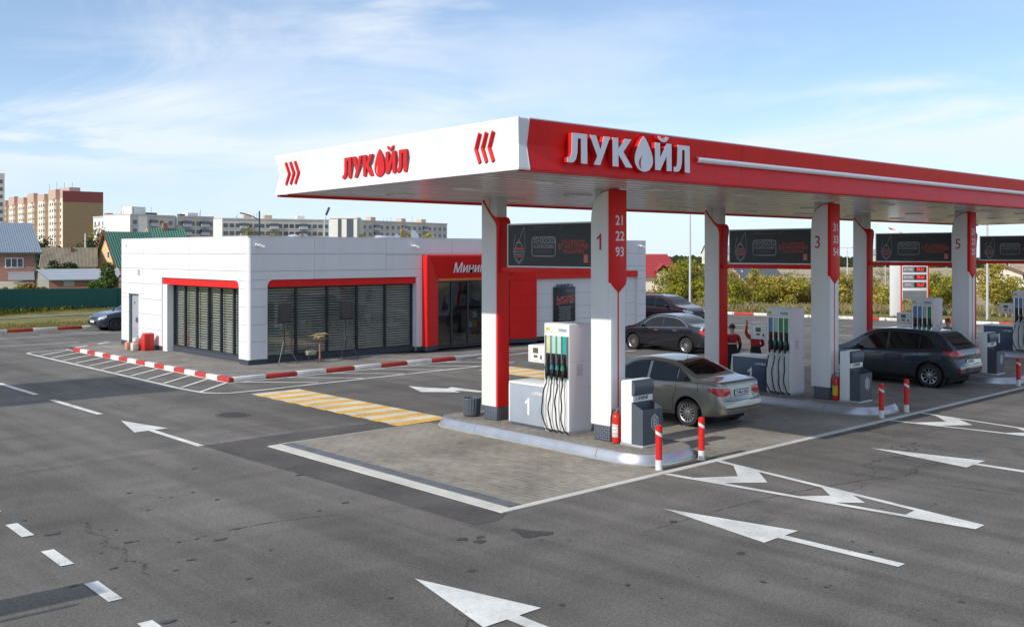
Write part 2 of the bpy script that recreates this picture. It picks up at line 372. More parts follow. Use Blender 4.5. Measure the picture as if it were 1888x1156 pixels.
for k in range(6):
    y = 15.77 - 1.715 * (k - 1); marking('short_dash', [strip((4.62 - .05 * k, y), (4.60 - .05 * k, y - 0.83), 0.165)])
def nose(cx, ap_y):
    """long hatched triangle running off the end of a pump island"""
    L0, R0 = (cx - 0.90, 11.33), (cx + 0.86, 11.45); A = (cx - 0.40, ap_y); B = (cx - 0.08, ap_y)
    def li(t): return (L0[0] + (A[0] - L0[0]) * t, L0[1] + (A[1] - L0[1]) * t)
    def ri(t): return (R0[0] + (B[0] - R0[0]) * t, R0[1] + (B[1] - R0[1]) * t)
    wd = 0.13
    P = [[L0, A, (A[0] + wd, A[1]), (L0[0] + wd, L0[1])], [R0, (R0[0] - wd, R0[1]), (B[0] - wd, B[1]), B]]
    def chev(t, h):
        l0 = li(t); r0 = ri(t); l1 = li(t + h); r1 = ri(t + h); m0 = ((l0[0] + r0[0]) / 2, l0[1] - 0.48 * (1 - t) ** 0.6); m1 = ((l1[0] + r1[0]) / 2, l1[1] - 0.50 * (1 - t) ** 0.6)
        return [(l0[0] + wd, l0[1]), m0, (r0[0] - wd, r0[1]), (r1[0] - wd, r1[1]), m1, (l1[0] + wd, l1[1])]
    for t in (0.10, 0.475):
        c = chev(t, 0.115); P += [[c[0], c[1], c[4], c[5]], [c[1], c[2], c[3], c[4]]]
    t = 0.80; P += [[(li(t)[0] + wd, li(t)[1]), (ri(t)[0] - wd, ri(t)[1]), (B[0] - wd, B[1]), (A[0] + wd, A[1])]]
    return P
for i, nm in enumerate(('nearest', 'second', 'third', 'fourth')):
    marking('island_nose_marking', nose(15.08 + 8.43 * i, 6.05), label='long white triangle with chevrons off the %s pump island' % nm)
# hatched border round the shop apron
outer = [(14.7, 42.5), (12.9, 42.1), (12.69, 41.8), (12.72, 27.96), (12.83, 26.75), (13.05, 26.42), (13.35, 26.2), (14.26, 26.13), (15.43, 26.19), (22.93, 26.40), (24.6, 26.5)]
polys = [strip(p, q, 0.13) for p, q in zip(outer, outer[1:])]
polys += [strip((14.36, 42.4), (14.32, 28.2), 0.10), strip((14.32, 28.18), (23.6, 28.26), 0.10)]
for k in range(12):
    y = 42.0 - 1.245 * k; polys.append(strip((14.32, y), (12.85, y - 1.32), 0.11))
for k in range(6):
    x = 14.7 + 1.62 * k; polys.append(strip((x, 28.15), (x + 1.68, 26.42), 0.11))
# the crossing strips are kept a hair apart in height so that they never share a plane
mm = MB()
for k, p in enumerate(polys): mm.face([(x, y, ZL + 0.0002 * k) for x, y in p])
ho = mm.build('hatched_border_marking', M_LINE, recalc=False); struct(ho, 'white hatched border painted round the shop apron kerb')
for p in ho.data.polygons:
    if p.normal.z < 0: p.flip()
def zebra(cx, name):
    x0, x1 = cx - 0.72, cx + 0.80; n = 18; y0, y1 = 18.62, 25.6; ww = []; yy = []
    for k in range(n):
        a0 = y0 + (y1 - y0) * k / n; a1 = y0 + (y1 - y0) * (k + 1) / n; s = 0.05
        q = [(x0 + s * (k % 2), a0), (x1 + s, a0 - 0.0), (x1 + s, a1), (x0 + s * (k % 2), a1)]
        (ww if k % 2 else yy).append(q)
    marking('crosswalk_yellow_bars', yy, M_YEL, ZL, 'yellow bars of the crosswalk at the %s island' % name)
    marking('crosswalk_white_bars', ww, M_CREAM, ZL, 'cream bars of the crosswalk at the %s island' % name)
zebra(14.35, 'nearest'); zebra(22.75, 'second')
marking('parking_lines', [strip((28.6, 28.7), (33.6, 28.9), .11), strip((28.8, 26.3), (31.2, 26.35), .11), strip((28.9, 23.8), (31.3, 23.85), .11), strip((24.5, 28.4), (28.6, 28.7), .11), strip((20.5, 28.0), (24.4, 29.2), .02)])
mk = []
for x, ys in ((47.5, (6, 10, 14, 18, 22, 26, 30, 34)), (50.3, (4, 9, 15, 20, 25, 30, 35)), (44.0, (8, 13, 18, 23, 28))):
    for y in ys: mk.append(strip((x - .23 * (y - 25) * .9, y), (x - .23 * (y + 2.6 - 25) * .9, y + 2.6), .13))
marking('road_dashes', mk)
marking('road_edge_line', [strip((-20, 49.0), (22, 49.7), .1), strip((-20, 45.3), (16, 45.6), .1), strip((15.9, 50.6), (19.2, 50.4), .12), strip((17.2, 51.3), (19.3, 50.45), .1)])
# fresh asphalt strips
pm = marking('asphalt_patch', [[(9.32, 19.5), (9.55, 11.15), (10.0, 11.1), (10.34, 11.3), (10.2, 18.55), (13.75, 18.6), (13.7, 19.35), (11.5, 19.55)]], M_PATCH, 0.0045, 'dark fresh asphalt strip round the paved lane')
# stains of oil and water
M_OIL = mat('oil_stain', (0.050, 0.045, 0.042), 0.5, var=0.35, scale=5, bump=0.2)
st = MB(); rs = random.Random(5)
def blot(x, y, r, e=1.0, n=14, jag=0.3, k=[0]):
    k[0] += 1
    ph = rs.random() * 6; st.face([(x + r * e * math.cos(t) * (1 + jag * (rs.random() - .5)), y + r * math.sin(t) * (1 + jag * (rs.random() - .5)), 0.0062 + 0.00003 * k[0]) for t in [ph + 2 * math.pi * q / n for q in range(n)]])
for dx, dy, r in ((0, 0, .15), (.13, -.08, .13), (.03, .16, .10), (.0, .29, .075), (.24, -.14, .08), (-.10, -.08, .07), (.05, .05, .13)): blot(9.80 + dx, 10.25 + dy, r, 1.0, 26, 0.5)
for x, y, r in ((9.05, 10.45, .07), (8.95, 10.7, .06), (9.2, 10.6, .05)): blot(x, y, r, 1.5, 12, .8)
for _ in range(60):
    x = rs.uniform(6.5, 16); y = rs.uniform(4.5, 10.2) - (x - 8) * .16; blot(x, y, rs.choice((.010, .014, .018, .025, .03, .045)), rs.uniform(.7, 1.6), 11, .8)
for _ in range(60):
    x = rs.gauss(6.6, 1.6); y = rs.gauss(14.8, 2.2); blot(x, y, rs.choice((.01, .018, .026, .04)), rs.uniform(1, 2.6), 9, .9)
for t in range(70):                                                     # cracked tar beside the short dashes
    y = 15.2 - 3.1 * t / 70; x = 5.35 + .06 * math.sin(t * .35) + rs.gauss(0, .02) - .008 * t * .4; blot(x, y, rs.uniform(.010, .024), rs.uniform(.5, 1.2), 7, 1.0)
def seam(p, q, wd, bow=.15, k=[0]):
    # worn joint or tyre scuff between two paving passes
    n = 46; k[0] += 1; z = 0.0052 + .0001 * k[0]; L_, R_ = [], []; d = Vector((q[0] - p[0], q[1] - p[1])); nn = Vector((-d.y, d.x)).normalized()
    for i in range(n + 1):
        t = i / n; b = bow * math.sin(math.pi * t) + rs.gauss(0, wd * .45); w_ = wd * rs.uniform(.15, 1.0) * math.sin(math.pi * min(.97, max(.03, t))) ** .3
        c = Vector(p) + d * t + nn * b; L_.append((c.x + nn.x * w_, c.y + nn.y * w_, z)); R_.append((c.x - nn.x * w_, c.y - nn.y * w_, z))
    st.grid([L_, R_])
for a_, b_, w_, bw in (((5.9, 13.2), (8.6, 12.9), .012, .25), ((11.0, 9.2), (17.5, 8.4), .009, .3), ((9.6, 21.0), (13.5, 20.4), .012, .1), ((2.5, 18.9), (9.0, 19.3), .012, .2), ((16.5, 9.9), (17.4, 5.2), .009, .15)): seam(a_, b_, w_, bw)
so = st.build('oil_stains', M_OIL, recalc=False); tag(so, 'dark oil spots and tar seams scattered over the asphalt', None, kind='stuff')
for p in so.data.polygons:
    if p.normal.z < 0: p.flip()
mh = thing('manhole_cover', 'round cast iron manhole cover on the open asphalt', 'manhole cover', (11.62, 22.67, 0))
M_IRON = mat('cast_iron', (0.10, 0.095, 0.09), 0.6, 0.4, var=0.3, scale=8)
MB().lathe([(.42, 0.001), (.42, .012), (.36, .012), (.355, .006), (0.01, .006)], n=32).build('rim', M_IRON, mh)
mg = MB()
for i in range(-6, 7):
    for j in range(-6, 7):
        if i * i + j * j < 36: mg.box(i * .055 - .018, i * .055 + .018, j * .055 - .018, j * .055 + .018, .005, .014)
mg.build('raised_studs', M_IRON, mh)

# ------------------------------------------------------------------ paved fuelling lanes
def paver_mat(name, c, sc_=(0.30, 0.15), rot=R(90), big=0.25):
    m = bpy.data.materials.new(name); m.use_nodes = True; nt = m.node_tree; N = nt.nodes; L = nt.links; b = N['Principled BSDF']
    ge = N.new('ShaderNodeNewGeometry'); mp = N.new('ShaderNodeMapping'); mp.inputs['Rotation'].default_value = (0, 0, rot); L.new(ge.outputs['Position'], mp.inputs[0])
    br = N.new('ShaderNodeTexBrick'); br.inputs['Scale'].default_value = 1.0; br.inputs['Brick Width'].default_value = sc_[0]; br.inputs['Row Height'].default_value = sc_[1]
    br.inputs['Mortar Size'].default_value = 0.006; br.inputs['Color1'].default_value = (*[k * .86 for k in c], 1); br.inputs['Color2'].default_value = (*[k * 1.12 for k in c], 1); br.inputs['Mortar'].default_value = (*[k * .45 for k in c], 1)
    L.new(mp.outputs[0], br.inputs['Vector'])
    nz = N.new('ShaderNodeTexNoise'); nz.inputs['Scale'].default_value = big * 4; nz.inputs['Detail'].default_value = 7; L.new(ge.outputs['Position'], nz.inputs['Vector'])
    mr = N.new('ShaderNodeMapRange'); mr.inputs[1].default_value = .3; mr.inputs[2].default_value = .7; mr.inputs[3].default_value = .72; mr.inputs[4].default_value = 1.16; L.new(nz.outputs[0], mr.inputs[0])
    mx = N.new('ShaderNodeMix'); mx.data_type = 'RGBA'; mx.blend_type = 'MULTIPLY'; mx.inputs['Factor'].default_value = 1; L.new(br.outputs[0], mx.inputs['A']); L.new(mr.outputs[0], mx.inputs['B']); L.new(mx.outputs['Result'], b.inputs['Base Color'])
    b.inputs['Roughness'].default_value = .85; b.inputs['Specular IOR Level'].default_value = .3
    bp = N.new('ShaderNodeBump'); bp.inputs['Strength'].default_value = .6; bp.inputs['Distance'].default_value = .01; L.new(br.outputs['Fac'], bp.inputs['Height']); bp.invert = True; L.new(bp.outputs[0], b.inputs['Normal'])
    return m
PAVC = (0.272, 0.245, 0.207)
M_PAVER = mat('paver', PAVC, 0.85, var=0.36, scale=0.55, bump=0.4, bscale=60, var2=0.10)
M_PAVED = paver_mat('paved_far', PAVC)
M_APRON = paver_mat('apron_paving', (0.27, 0.25, 0.225), (0.24, 0.12), 0.0)
M_BED = mat('paver_joint_sand', (0.12, 0.108, 0.09), 0.95, var=0.2)
bed = MB(); bed.box(10.5, 47.4, 11.5, 18.5, -0.05, 0.0045)
lane = struct(bed.build('paved_lane', M_BED))
fz = MB(); fz.face([(24.2, 11.52, .0125), (47.3, 11.52, .0125), (47.3, 18.48, .0125), (24.2, 18.48, .0125)]); fz.build('far_paving', M_PAVED, lane, recalc=False)
pw, pl = 0.15, 0.30
pvm = MB().box(-pw / 2 + .004, pw / 2 - .004, -pl / 2 + .004, pl / 2 - .004, -.004, .010).mesh('paver', bevel=0.003, seg=1); pvm.materials.append(M_PAVER)
cells = []
rp = random.Random(3)
nx = int((24.15 - 10.87) / pw)
for i in range(nx):
    x = 10.87 + pw * (i + .5)
    if 14.45 < x < 16.05: continue
    for j in range(-1, int(6.95 / pl) + 1):
        y = 11.54 + pl * (j + .5 + (.5 if i % 2 else 0))
        if y - pl / 2 < 11.5 or y + pl / 2 > 18.5: continue
        cells.append((x * FX + y * FY, x, y))
cells.sort()
rest = MB()
for i in range(nx):
    x = 10.87 + pw * (i + .5)
    if 14.45 < x < 16.05: continue
    ys = [y for d, xx, y in cells if abs(xx - x) < .01]
    for y0, y1 in ((11.502, min(ys) - pl / 2), (max(ys) + pl / 2, 18.498)):
        if y1 - y0 > .03: rest.box(x - pw / 2 + .004, x + pw / 2 - .004, y0 + .002, y1 - .002, -.002, .012)
for k, (d, x, y) in enumerate(cells):
    dz = rp.uniform(-.0015, .0018)
    if k < 300:
        o = put('paver', pvm, None, lane, (x, y, 0.002 + dz))
    else:
        t = rp.uniform(-.003, .003)
        rest.box(x - pw / 2 + .004, x + pw / 2 - .004, y - pl / 2 + .004, y + pl / 2 - .004, -.002, .012 + dz)
ro = rest.build('paver_field', M_PAVER, lane, recalc=False); ro['kind'] = 'stuff'
# concrete edging and the drain with its grating
ed = MB(); ed.box(10.28, 10.56, 11.35, 18.52, -.03, .0135); ed.build('edging', M_CONCW, lane)
ed = MB(); ed.box(10.563, 47.4, 11.35, 11.497, -.03, .013); ed.build('edging', M_CONCW, lane)
ed = MB(); ed.box(10.563, 14.2, 18.503, 18.56, -.03, .014); ed.build('edging', M_CONC, lane, bevel=.004)
dr = thing('drain_channel', 'narrow grated drain along the paved lane edge', 'drain', (10.71, 15.0, 0))
M_GRATE = mat('grating', (0.26, 0.27, 0.28), 0.5, 0.5, var=0.2)
db = MB((10.71, 15, 0)); db.box(10.57, 10.85, 11.52, 18.49, -.02, .006); db.build('channel', mat('drain_dark', (.03, .03, .03), .9), dr)
for k in range(14):
    y0 = 11.53 + k * .4965; gb = MB((10.71, 15, 0))
    for x in (10.585, 10.835): gb.box(x - .012, x + .012, y0, y0 + .49, .004, .018)
    for q in range(12): gb.box(10.598, 10.822, y0 + .01 + q * .0405, y0 + .032 + q * .0405, .004, .017)
    for q in range(3): gb.box(10.65 + .06 * q - .007, 10.65 + .06 * q + .007, y0, y0 + .49, .004, .0165)
    gb.build('grating', M_GRATE, dr, recalc=False)

# ------------------------------------------------------------------ shop apron and red and white kerbs
M_KRED = mat('red_kerb_paint', (0.47, 0.035, 0.028), 0.6, var=0.2, scale=4, bump=.3)
M_KWHT = mat('white_kerb_paint', (0.70, 0.69, 0.66), 0.6, var=0.14, scale=4, bump=.3)
ap = MB(); ap.face([(14.55, 28.5, .135), (23.6, 28.5, .135), (26.6, 29.4, .012), (37.6, 29.6, .012), (37.6, 45, .135), (14.55, 43.2, .135)]); 
apo = struct(ap.build('shop_apron', M_APRON, recalc=False))
sk = MB(); sk.face([(26.6, 29.36, .004), (26.6, 29.4, .0118), (23.6, 28.5, .1348), (23.6, 28.46, .004)]); sk.build('ramp_edge', M_CONC, apo, recalc=False)
kb = thing('apron_kerb', 'red and white kerb round the shop apron corner', 'kerb', (14.5, 28.4, 0))
def kerb(parent, org, p, q, n, first, h=.15, wd=.16, mats=None, base=0.0):
    d = Vector((q[0] - p[0], q[1] - p[1], 0)); L_ = d.length; d.normalize(); nn = Vector((-d.y, d.x, 0))
    for k in range(n):
        c = Vector((p[0], p[1], 0)) + d * L_ * (k + .5) / n
        m = MB(org); m.obox((c.x, c.y, base + h / 2), d * (L_ / n / 2 - .004), nn * wd / 2, (0, 0, h / 2))
        m.build('kerb_stone', (M_KRED, M_KWHT)[(k + first) % 2], parent, bevel=.018)
kerb(kb, (14.5, 28.4, 0), (14.47, 28.32), (14.40, 41.5), 17, 0)
kerb(kb, (14.5, 28.4, 0), (14.56, 28.40), (23.45, 28.50), 8, 1)
kerb(kb, (14.5, 28.4, 0), (14.42, 41.52), (16.4, 43.2), 3, 1, .14)
m = MB((14.5, 28.4, 0)); m.prism([(23.46, 0), (26.4, 0), (26.4, .02), (23.46, .145)], lambda u, v, w: (u, 28.50 + (u - 23.46) * .3 + w, v), -.07, .07); m.build('kerb_ramp', M_KWHT, kb)
k2 = thing('roadside_kerb', 'red and white kerb along the far road before the yellow bushes', 'kerb', (55, 30, 0))
kerb(k2, (55, 30, 0), (53.05, 39.6), (57.6, 17.0), 18, 0, .17, .2)
k3 = thing('verge_kerb', 'red and white kerb along the grass verge by the green fence', 'kerb', (15, 53, 0))
kerb(k3, (15, 53, 0), (-8.76, 53.2), (23.64, 53.35), 27, 0, .16, .18)

# ------------------------------------------------------------------ pump islands
M_WHITE = mat('white_panel', (0.79, 0.79, 0.785), 0.38, var=0.04, scale=0.6, stretch=(2.5, 2.5, .4))
M_WHITE2 = mat('white_powder_coat', (0.78, 0.78, 0.765), 0.42, var=0.03, scale=1.5)
M_RED = mat('red_panel', (0.76, 0.014, 0.012), 0.42, var=0.08, scale=0.7, spec=0.28, stretch=(2.5, 2.5, .4))
M_REDL = mat('red_letter', (0.66, 0.022, 0.02), 0.35, var=0.05)
M_STEEL = mat('brushed_steel', (0.43, 0.45, 0.49), 0.40, 0.75, var=0.10, scale=2.0)
M_GREY = mat('slate_grey_paint', (0.075, 0.09, 0.11), 0.42, var=0.08)
M_LGREY = mat('blue_grey_paint', (0.33, 0.37, 0.43), 0.4, var=0.06)
M_NAVY = mat('dark_blue_paint', (0.055, 0.085, 0.135), 0.4, var=0.08)
M_BLACK = mat('black_plastic', (0.016, 0.016, 0.018), 0.42, var=0.2)
M_RUB = mat('black_rubber', (0.014, 0.014, 0.015), 0.55, var=0.2)
M_PLATE = mat('dark_tread_plate', (0.085, 0.10, 0.125), 0.5, 0.35, var=0.15)
M_STUD = mat('tread_plate_stud', (0.32, 0.35, 0.40), 0.4, 0.5)
M_NECK = mat('neck_grey', (0.60, 0.60, 0.58), 0.45, var=0.03)  # plain light grey of the column necks
PITCH = 8.43
def rounded(hx, hy, r, n=8):
    p = []
    for cx, cy, a0 in ((hx - r, hy - r, 0), (-hx + r, hy - r, 90), (-hx + r, -hy + r, 180), (hx - r, -hy + r, 270)):
        for k in range(n + 1):
            a = R(a0 + 90 * k / n); p.append((cx + r * math.cos(a), cy + r * math.sin(a)))
    return p
ORD = ('nearest', 'second', 'third', 'fourth')
def make_island():
    t = thing('pump_island', 'nearest raised pump island with shiny steel skirt', 'pump island', (15.25, 15.10, 0), group='pump islands under the canopy')
    top = rounded(.87, 3.24, .72, 10); bot = rounded(.95, 3.32, .80, 10)
    m = MB(); n = len(top)
    i = m.pts([(x, y, .197) for x, y in top]); m.f.append(tuple(range(i, i + n))); m.build('paved_top', M_APRON, t, recalc=False)
    m = MB(); m.grid([[(x, y, .02) for x, y in bot + bot[:1]], [(x, y, .11) for x, y in rounded(.935, 3.305, .785, 10) + [rounded(.935, 3.305, .785, 10)[0]]], [(x, y, .20) for x, y in top + top[:1]]])
    s = m.build('steel_skirt', M_STEEL, t, smooth=True, sharp=50)
    m = MB(); bo = rounded(.985, 3.355, .83, 10); m.grid([[(x, y, .001) for x, y in bo + bo[:1]], [(x, y, .022) for x, y in bo + bo[:1]], [(x, y, .024) for x, y in rounded(.94, 3.31, .79, 10) + [rounded(.94, 3.31, .79, 10)[0]]]]); m.build('concrete_footing', M_CONC, t)
    m = MB()
    for y in (-2.0, 1.6): m.face([(-.9505, y - .005, .03), (-.9505, y + .005, .03), (-.937, y + .005, .11), (-.937, y - .005, .11)]); m.face([(-.937, y - .005, .11), (-.937, y + .005, .11), (-.874, y + .005, .197), (-.874, y - .005, .197)])
    m.build('skirt_seam', M_GREY, s, recalc=False)
    rm = MB(); rm.grid([[(x, y, .2005) for x, y in top + top[:1]], [(x * .965, y * .99, .2035) for x, y in top + top[:1]]]); rm.build('steel_rim', M_STEEL, t)
    return t
isl0 = make_island()
for i in range(1, 4): copy_tree(isl0, '%s raised pump island with shiny steel skirt' % ORD[i], (15.25 + PITCH * i, 15.10, 0))

# ------------------------------------------------------------------ canopy columns
def arc(cx, cy, rx, ry, a0, a1, n):
    return [(cx + rx * math.cos(R(a0 + (a1 - a0) * k / n)), cy + ry * math.sin(R(a0 + (a1 - a0) * k / n))) for k in range(n + 1)]
def base_plate(t, m_x=(-.17, .20), m_y=(-.225, .225), z0=.0, z1=.31):
    m = MB(); m.box(m_x[0], m_x[1], m_y[0], m_y[1], z0, z1); b = m.build('base', M_PLATE, t, bevel=.004)
    s = MB()
    for i in range(8):
        for j in range(6):
            y = m_y[0] + .04 + i * .053; z = z0 + .04 + j * .048; k = 1 if (i + j) % 2 else -1
            s.obox((m_x[0] - .002, y, z), (.003, 0, 0), (0, .013, .013 * k), (0, -.0045 * k, .0045))
    for i in range(6):
        for j in range(6):
            x = m_x[0] + .04 + i * .056; z = z0 + .04 + j * .048; k = 1 if (i + j) % 2 else -1
            s.obox((x, m_y[0] - .002, z), (0, .003, 0), (.013, 0, .013 * k), (-.0045 * k, 0, .0045))
    s.build('tread_studs', M_STUD, b, recalc=False)
# far column: local origin at (15.20, 16.98, 0.2); y runs to +Y (left in the picture)
def make_far_column():
    t = thing('canopy_column', '', 'column', (15.20, 16.98, .2), group='columns carrying the canopy')
    base_plate(t)
    white = [(-.22, .31), (.27, .31), (.27, 4.93), (.22, 4.90), (.10, 4.76), (-.02, 4.62), (-.12, 4.53), (-.18, 4.46), (-.215, 4.36), (-.22, 4.25)]
    f = lambda u, v, w: (w, u, v)
    m = MB(); m.prism(white, f, -.205, .205); m.build('white_shell', M_WHITE2, t, bevel=.014)
    red = [(-.26, .312), (.232, .312), (.232, 4.985), (.285, 4.985), (.255, 4.968), (.13, 4.82), (.01, 4.68), (-.10, 4.59), (-.17, 4.575), (-.25, 4.57), (-.305, 4.50), (-.315, 4.38), (-.29, 4.2), (-.275, 3.9), (-.265, 3.0)]
    red = [(-.262, .312), (.22, .312), (.22, 4.90), (.283, 4.975), (.27, 4.985), (.235, 4.965), (.11, 4.815), (-.01, 4.68), (-.11, 4.60), (-.17, 4.585), (-.25, 4.575), (-.305, 4.50), (-.315, 4.38), (-.29, 4.2), (-.272, 3.9), (-.265, 3.0)]
    m = MB(); m.prism(red, f, -.18, .165); m.build('red_spine', M_RED, t, bevel=.008)
    m = MB(); m.box(-.16, .15, -.20, .21, 4.3, 5.10); n = m.build('neck', M_NECK, t, bevel=.01)
    m = MB(); m.box(-.164, -.158, .03, .036, 4.5, 5.08); m.build('neck_seam', M_GREY, n)
    return t
# near column: local origin at (15.20, 13.58, 0.2)
def make_near_column():
    t = thing('canopy_column', '', 'column', (15.20, 13.58, .2), group='columns carrying the canopy')
    base_plate(t, (-.17, .20), (-.215, .225))
    f = lambda u, v, w: (w, u, v)
    cur = [(.285, 4.35), (.275, 4.55), (.25, 4.68), (.20, 4.80), (.12, 4.90), (.02, 4.97), (-.08, 5.005), (-.19, 5.02)]
    white = [(-.19, .31), (.285, .31)] + cur
    m = MB(); m.prism(white, f, -.205, .205); s = m.build('white_shell', M_WHITE2, t, bevel=.014)
    # pillar facet towards the road, a little narrower
    m = MB(); m.prism([(-.20, .31), (.235, .31), (.235, 5.02), (-.20, 5.02)], lambda u, v, w: (u, w, v), -.262, -.185); m.build('grey_facet', M_WHITE2, t, bevel=.012)
    back = [(-.15, .312), (.30, .312), (.302, 4.36), (.293, 4.57), (.268, 4.70), (.215, 4.825), (.13, 4.928), (.025, 5.00), (-.075, 5.035), (-.19, 5.05)]
    m = MB(); m.prism(back, f, -.165, .165); m.build('red_edge', M_RED, t, bevel=.004)
    blade = [(-.212, 5.045), (.240, 5.045), (.240, 3.20), (.215, 3.14), (.014, 2.98), (-.187, 3.14), (-.212, 3.20)]
    m = MB(); m.prism(blade, lambda u, v, w: (u, w, v), -.292, -.20); bl = m.build('red_blade', M_RED, t, bevel=.006)
    m = MB(); m.box(-.005, .033, -.2665, -.255, .32, 2.99); m.build('red_line', M_RED, t)
    m = MB(); m.box(-.16, .15, -.18, .22, 4.3, 5.10); n = m.build('neck', M_NECK, t, bevel=.01)
    m = MB(); m.box(-.164, -.158, .03, .036, 4.5, 5.08); m.build('neck_seam', M_GREY, n)
    return t, bl
fc0 = make_far_column(); nc0, _b = make_near_column()
M_DIGIT = mat('white_lettering', (0.82, 0.82, 0.80), 0.5, var=0.02)
M_RDIG = mat('red_lettering', (0.45, 0.02, 0.02), 0.5, var=0.04)
ONE = [(.05, -.5), (.20, -.5), (.20, .5), (.09, .5), (.04, .40), (-.04, .32), (-.15, .27), (-.15, .13), (-.04, .18), (.05, .25)]
NUM = ('1', '3', '5', '7'); FUEL = (('21', '22', '93'), ('31', '33', '54'), ('21', '23', '25'), ('21', '22', '95'))
for i in range(4):
    lf = 'slim white column with red S-curved trim at the far end of the %s island' % ORD[i]
    ln = 'white column with red arrow blade and red number %s' % NUM[i]
    if i == 0: f0, n0 = fc0, nc0; f0['label'] = lf; n0['label'] = ln
    else:
        f0 = copy_tree(fc0, lf, (15.20 + PITCH * i, 16.98, .2)); n0 = copy_tree(nc0, ln, (15.20 + PITCH * i, 13.58, .2), skip=('column_number', 'fuel_grade'))
    if NUM[i] == '1': m = MB(); m.prism([(a * .33, b * .33) for a, b in ONE], lambda u, v, w: (-.206 - w, .06 - u, 4.0 + v), 0, .004); m.build('column_number', M_RDIG, n0)
    else: text_obj('column_number', NUM[i], .46, M_RDIG, n0, lambda u, v, w: (-.206 - w, .09 - u, 4.03 + v), .004, sx=.85)
    for k, s in enumerate(FUEL[i]):
        text_obj('fuel_grade', s, .27, M_DIGIT, n0, lambda u, v, w, k=k: (.03 + u, -.293 - w, 4.42 - .315 * k + v), .004, bold=.004)

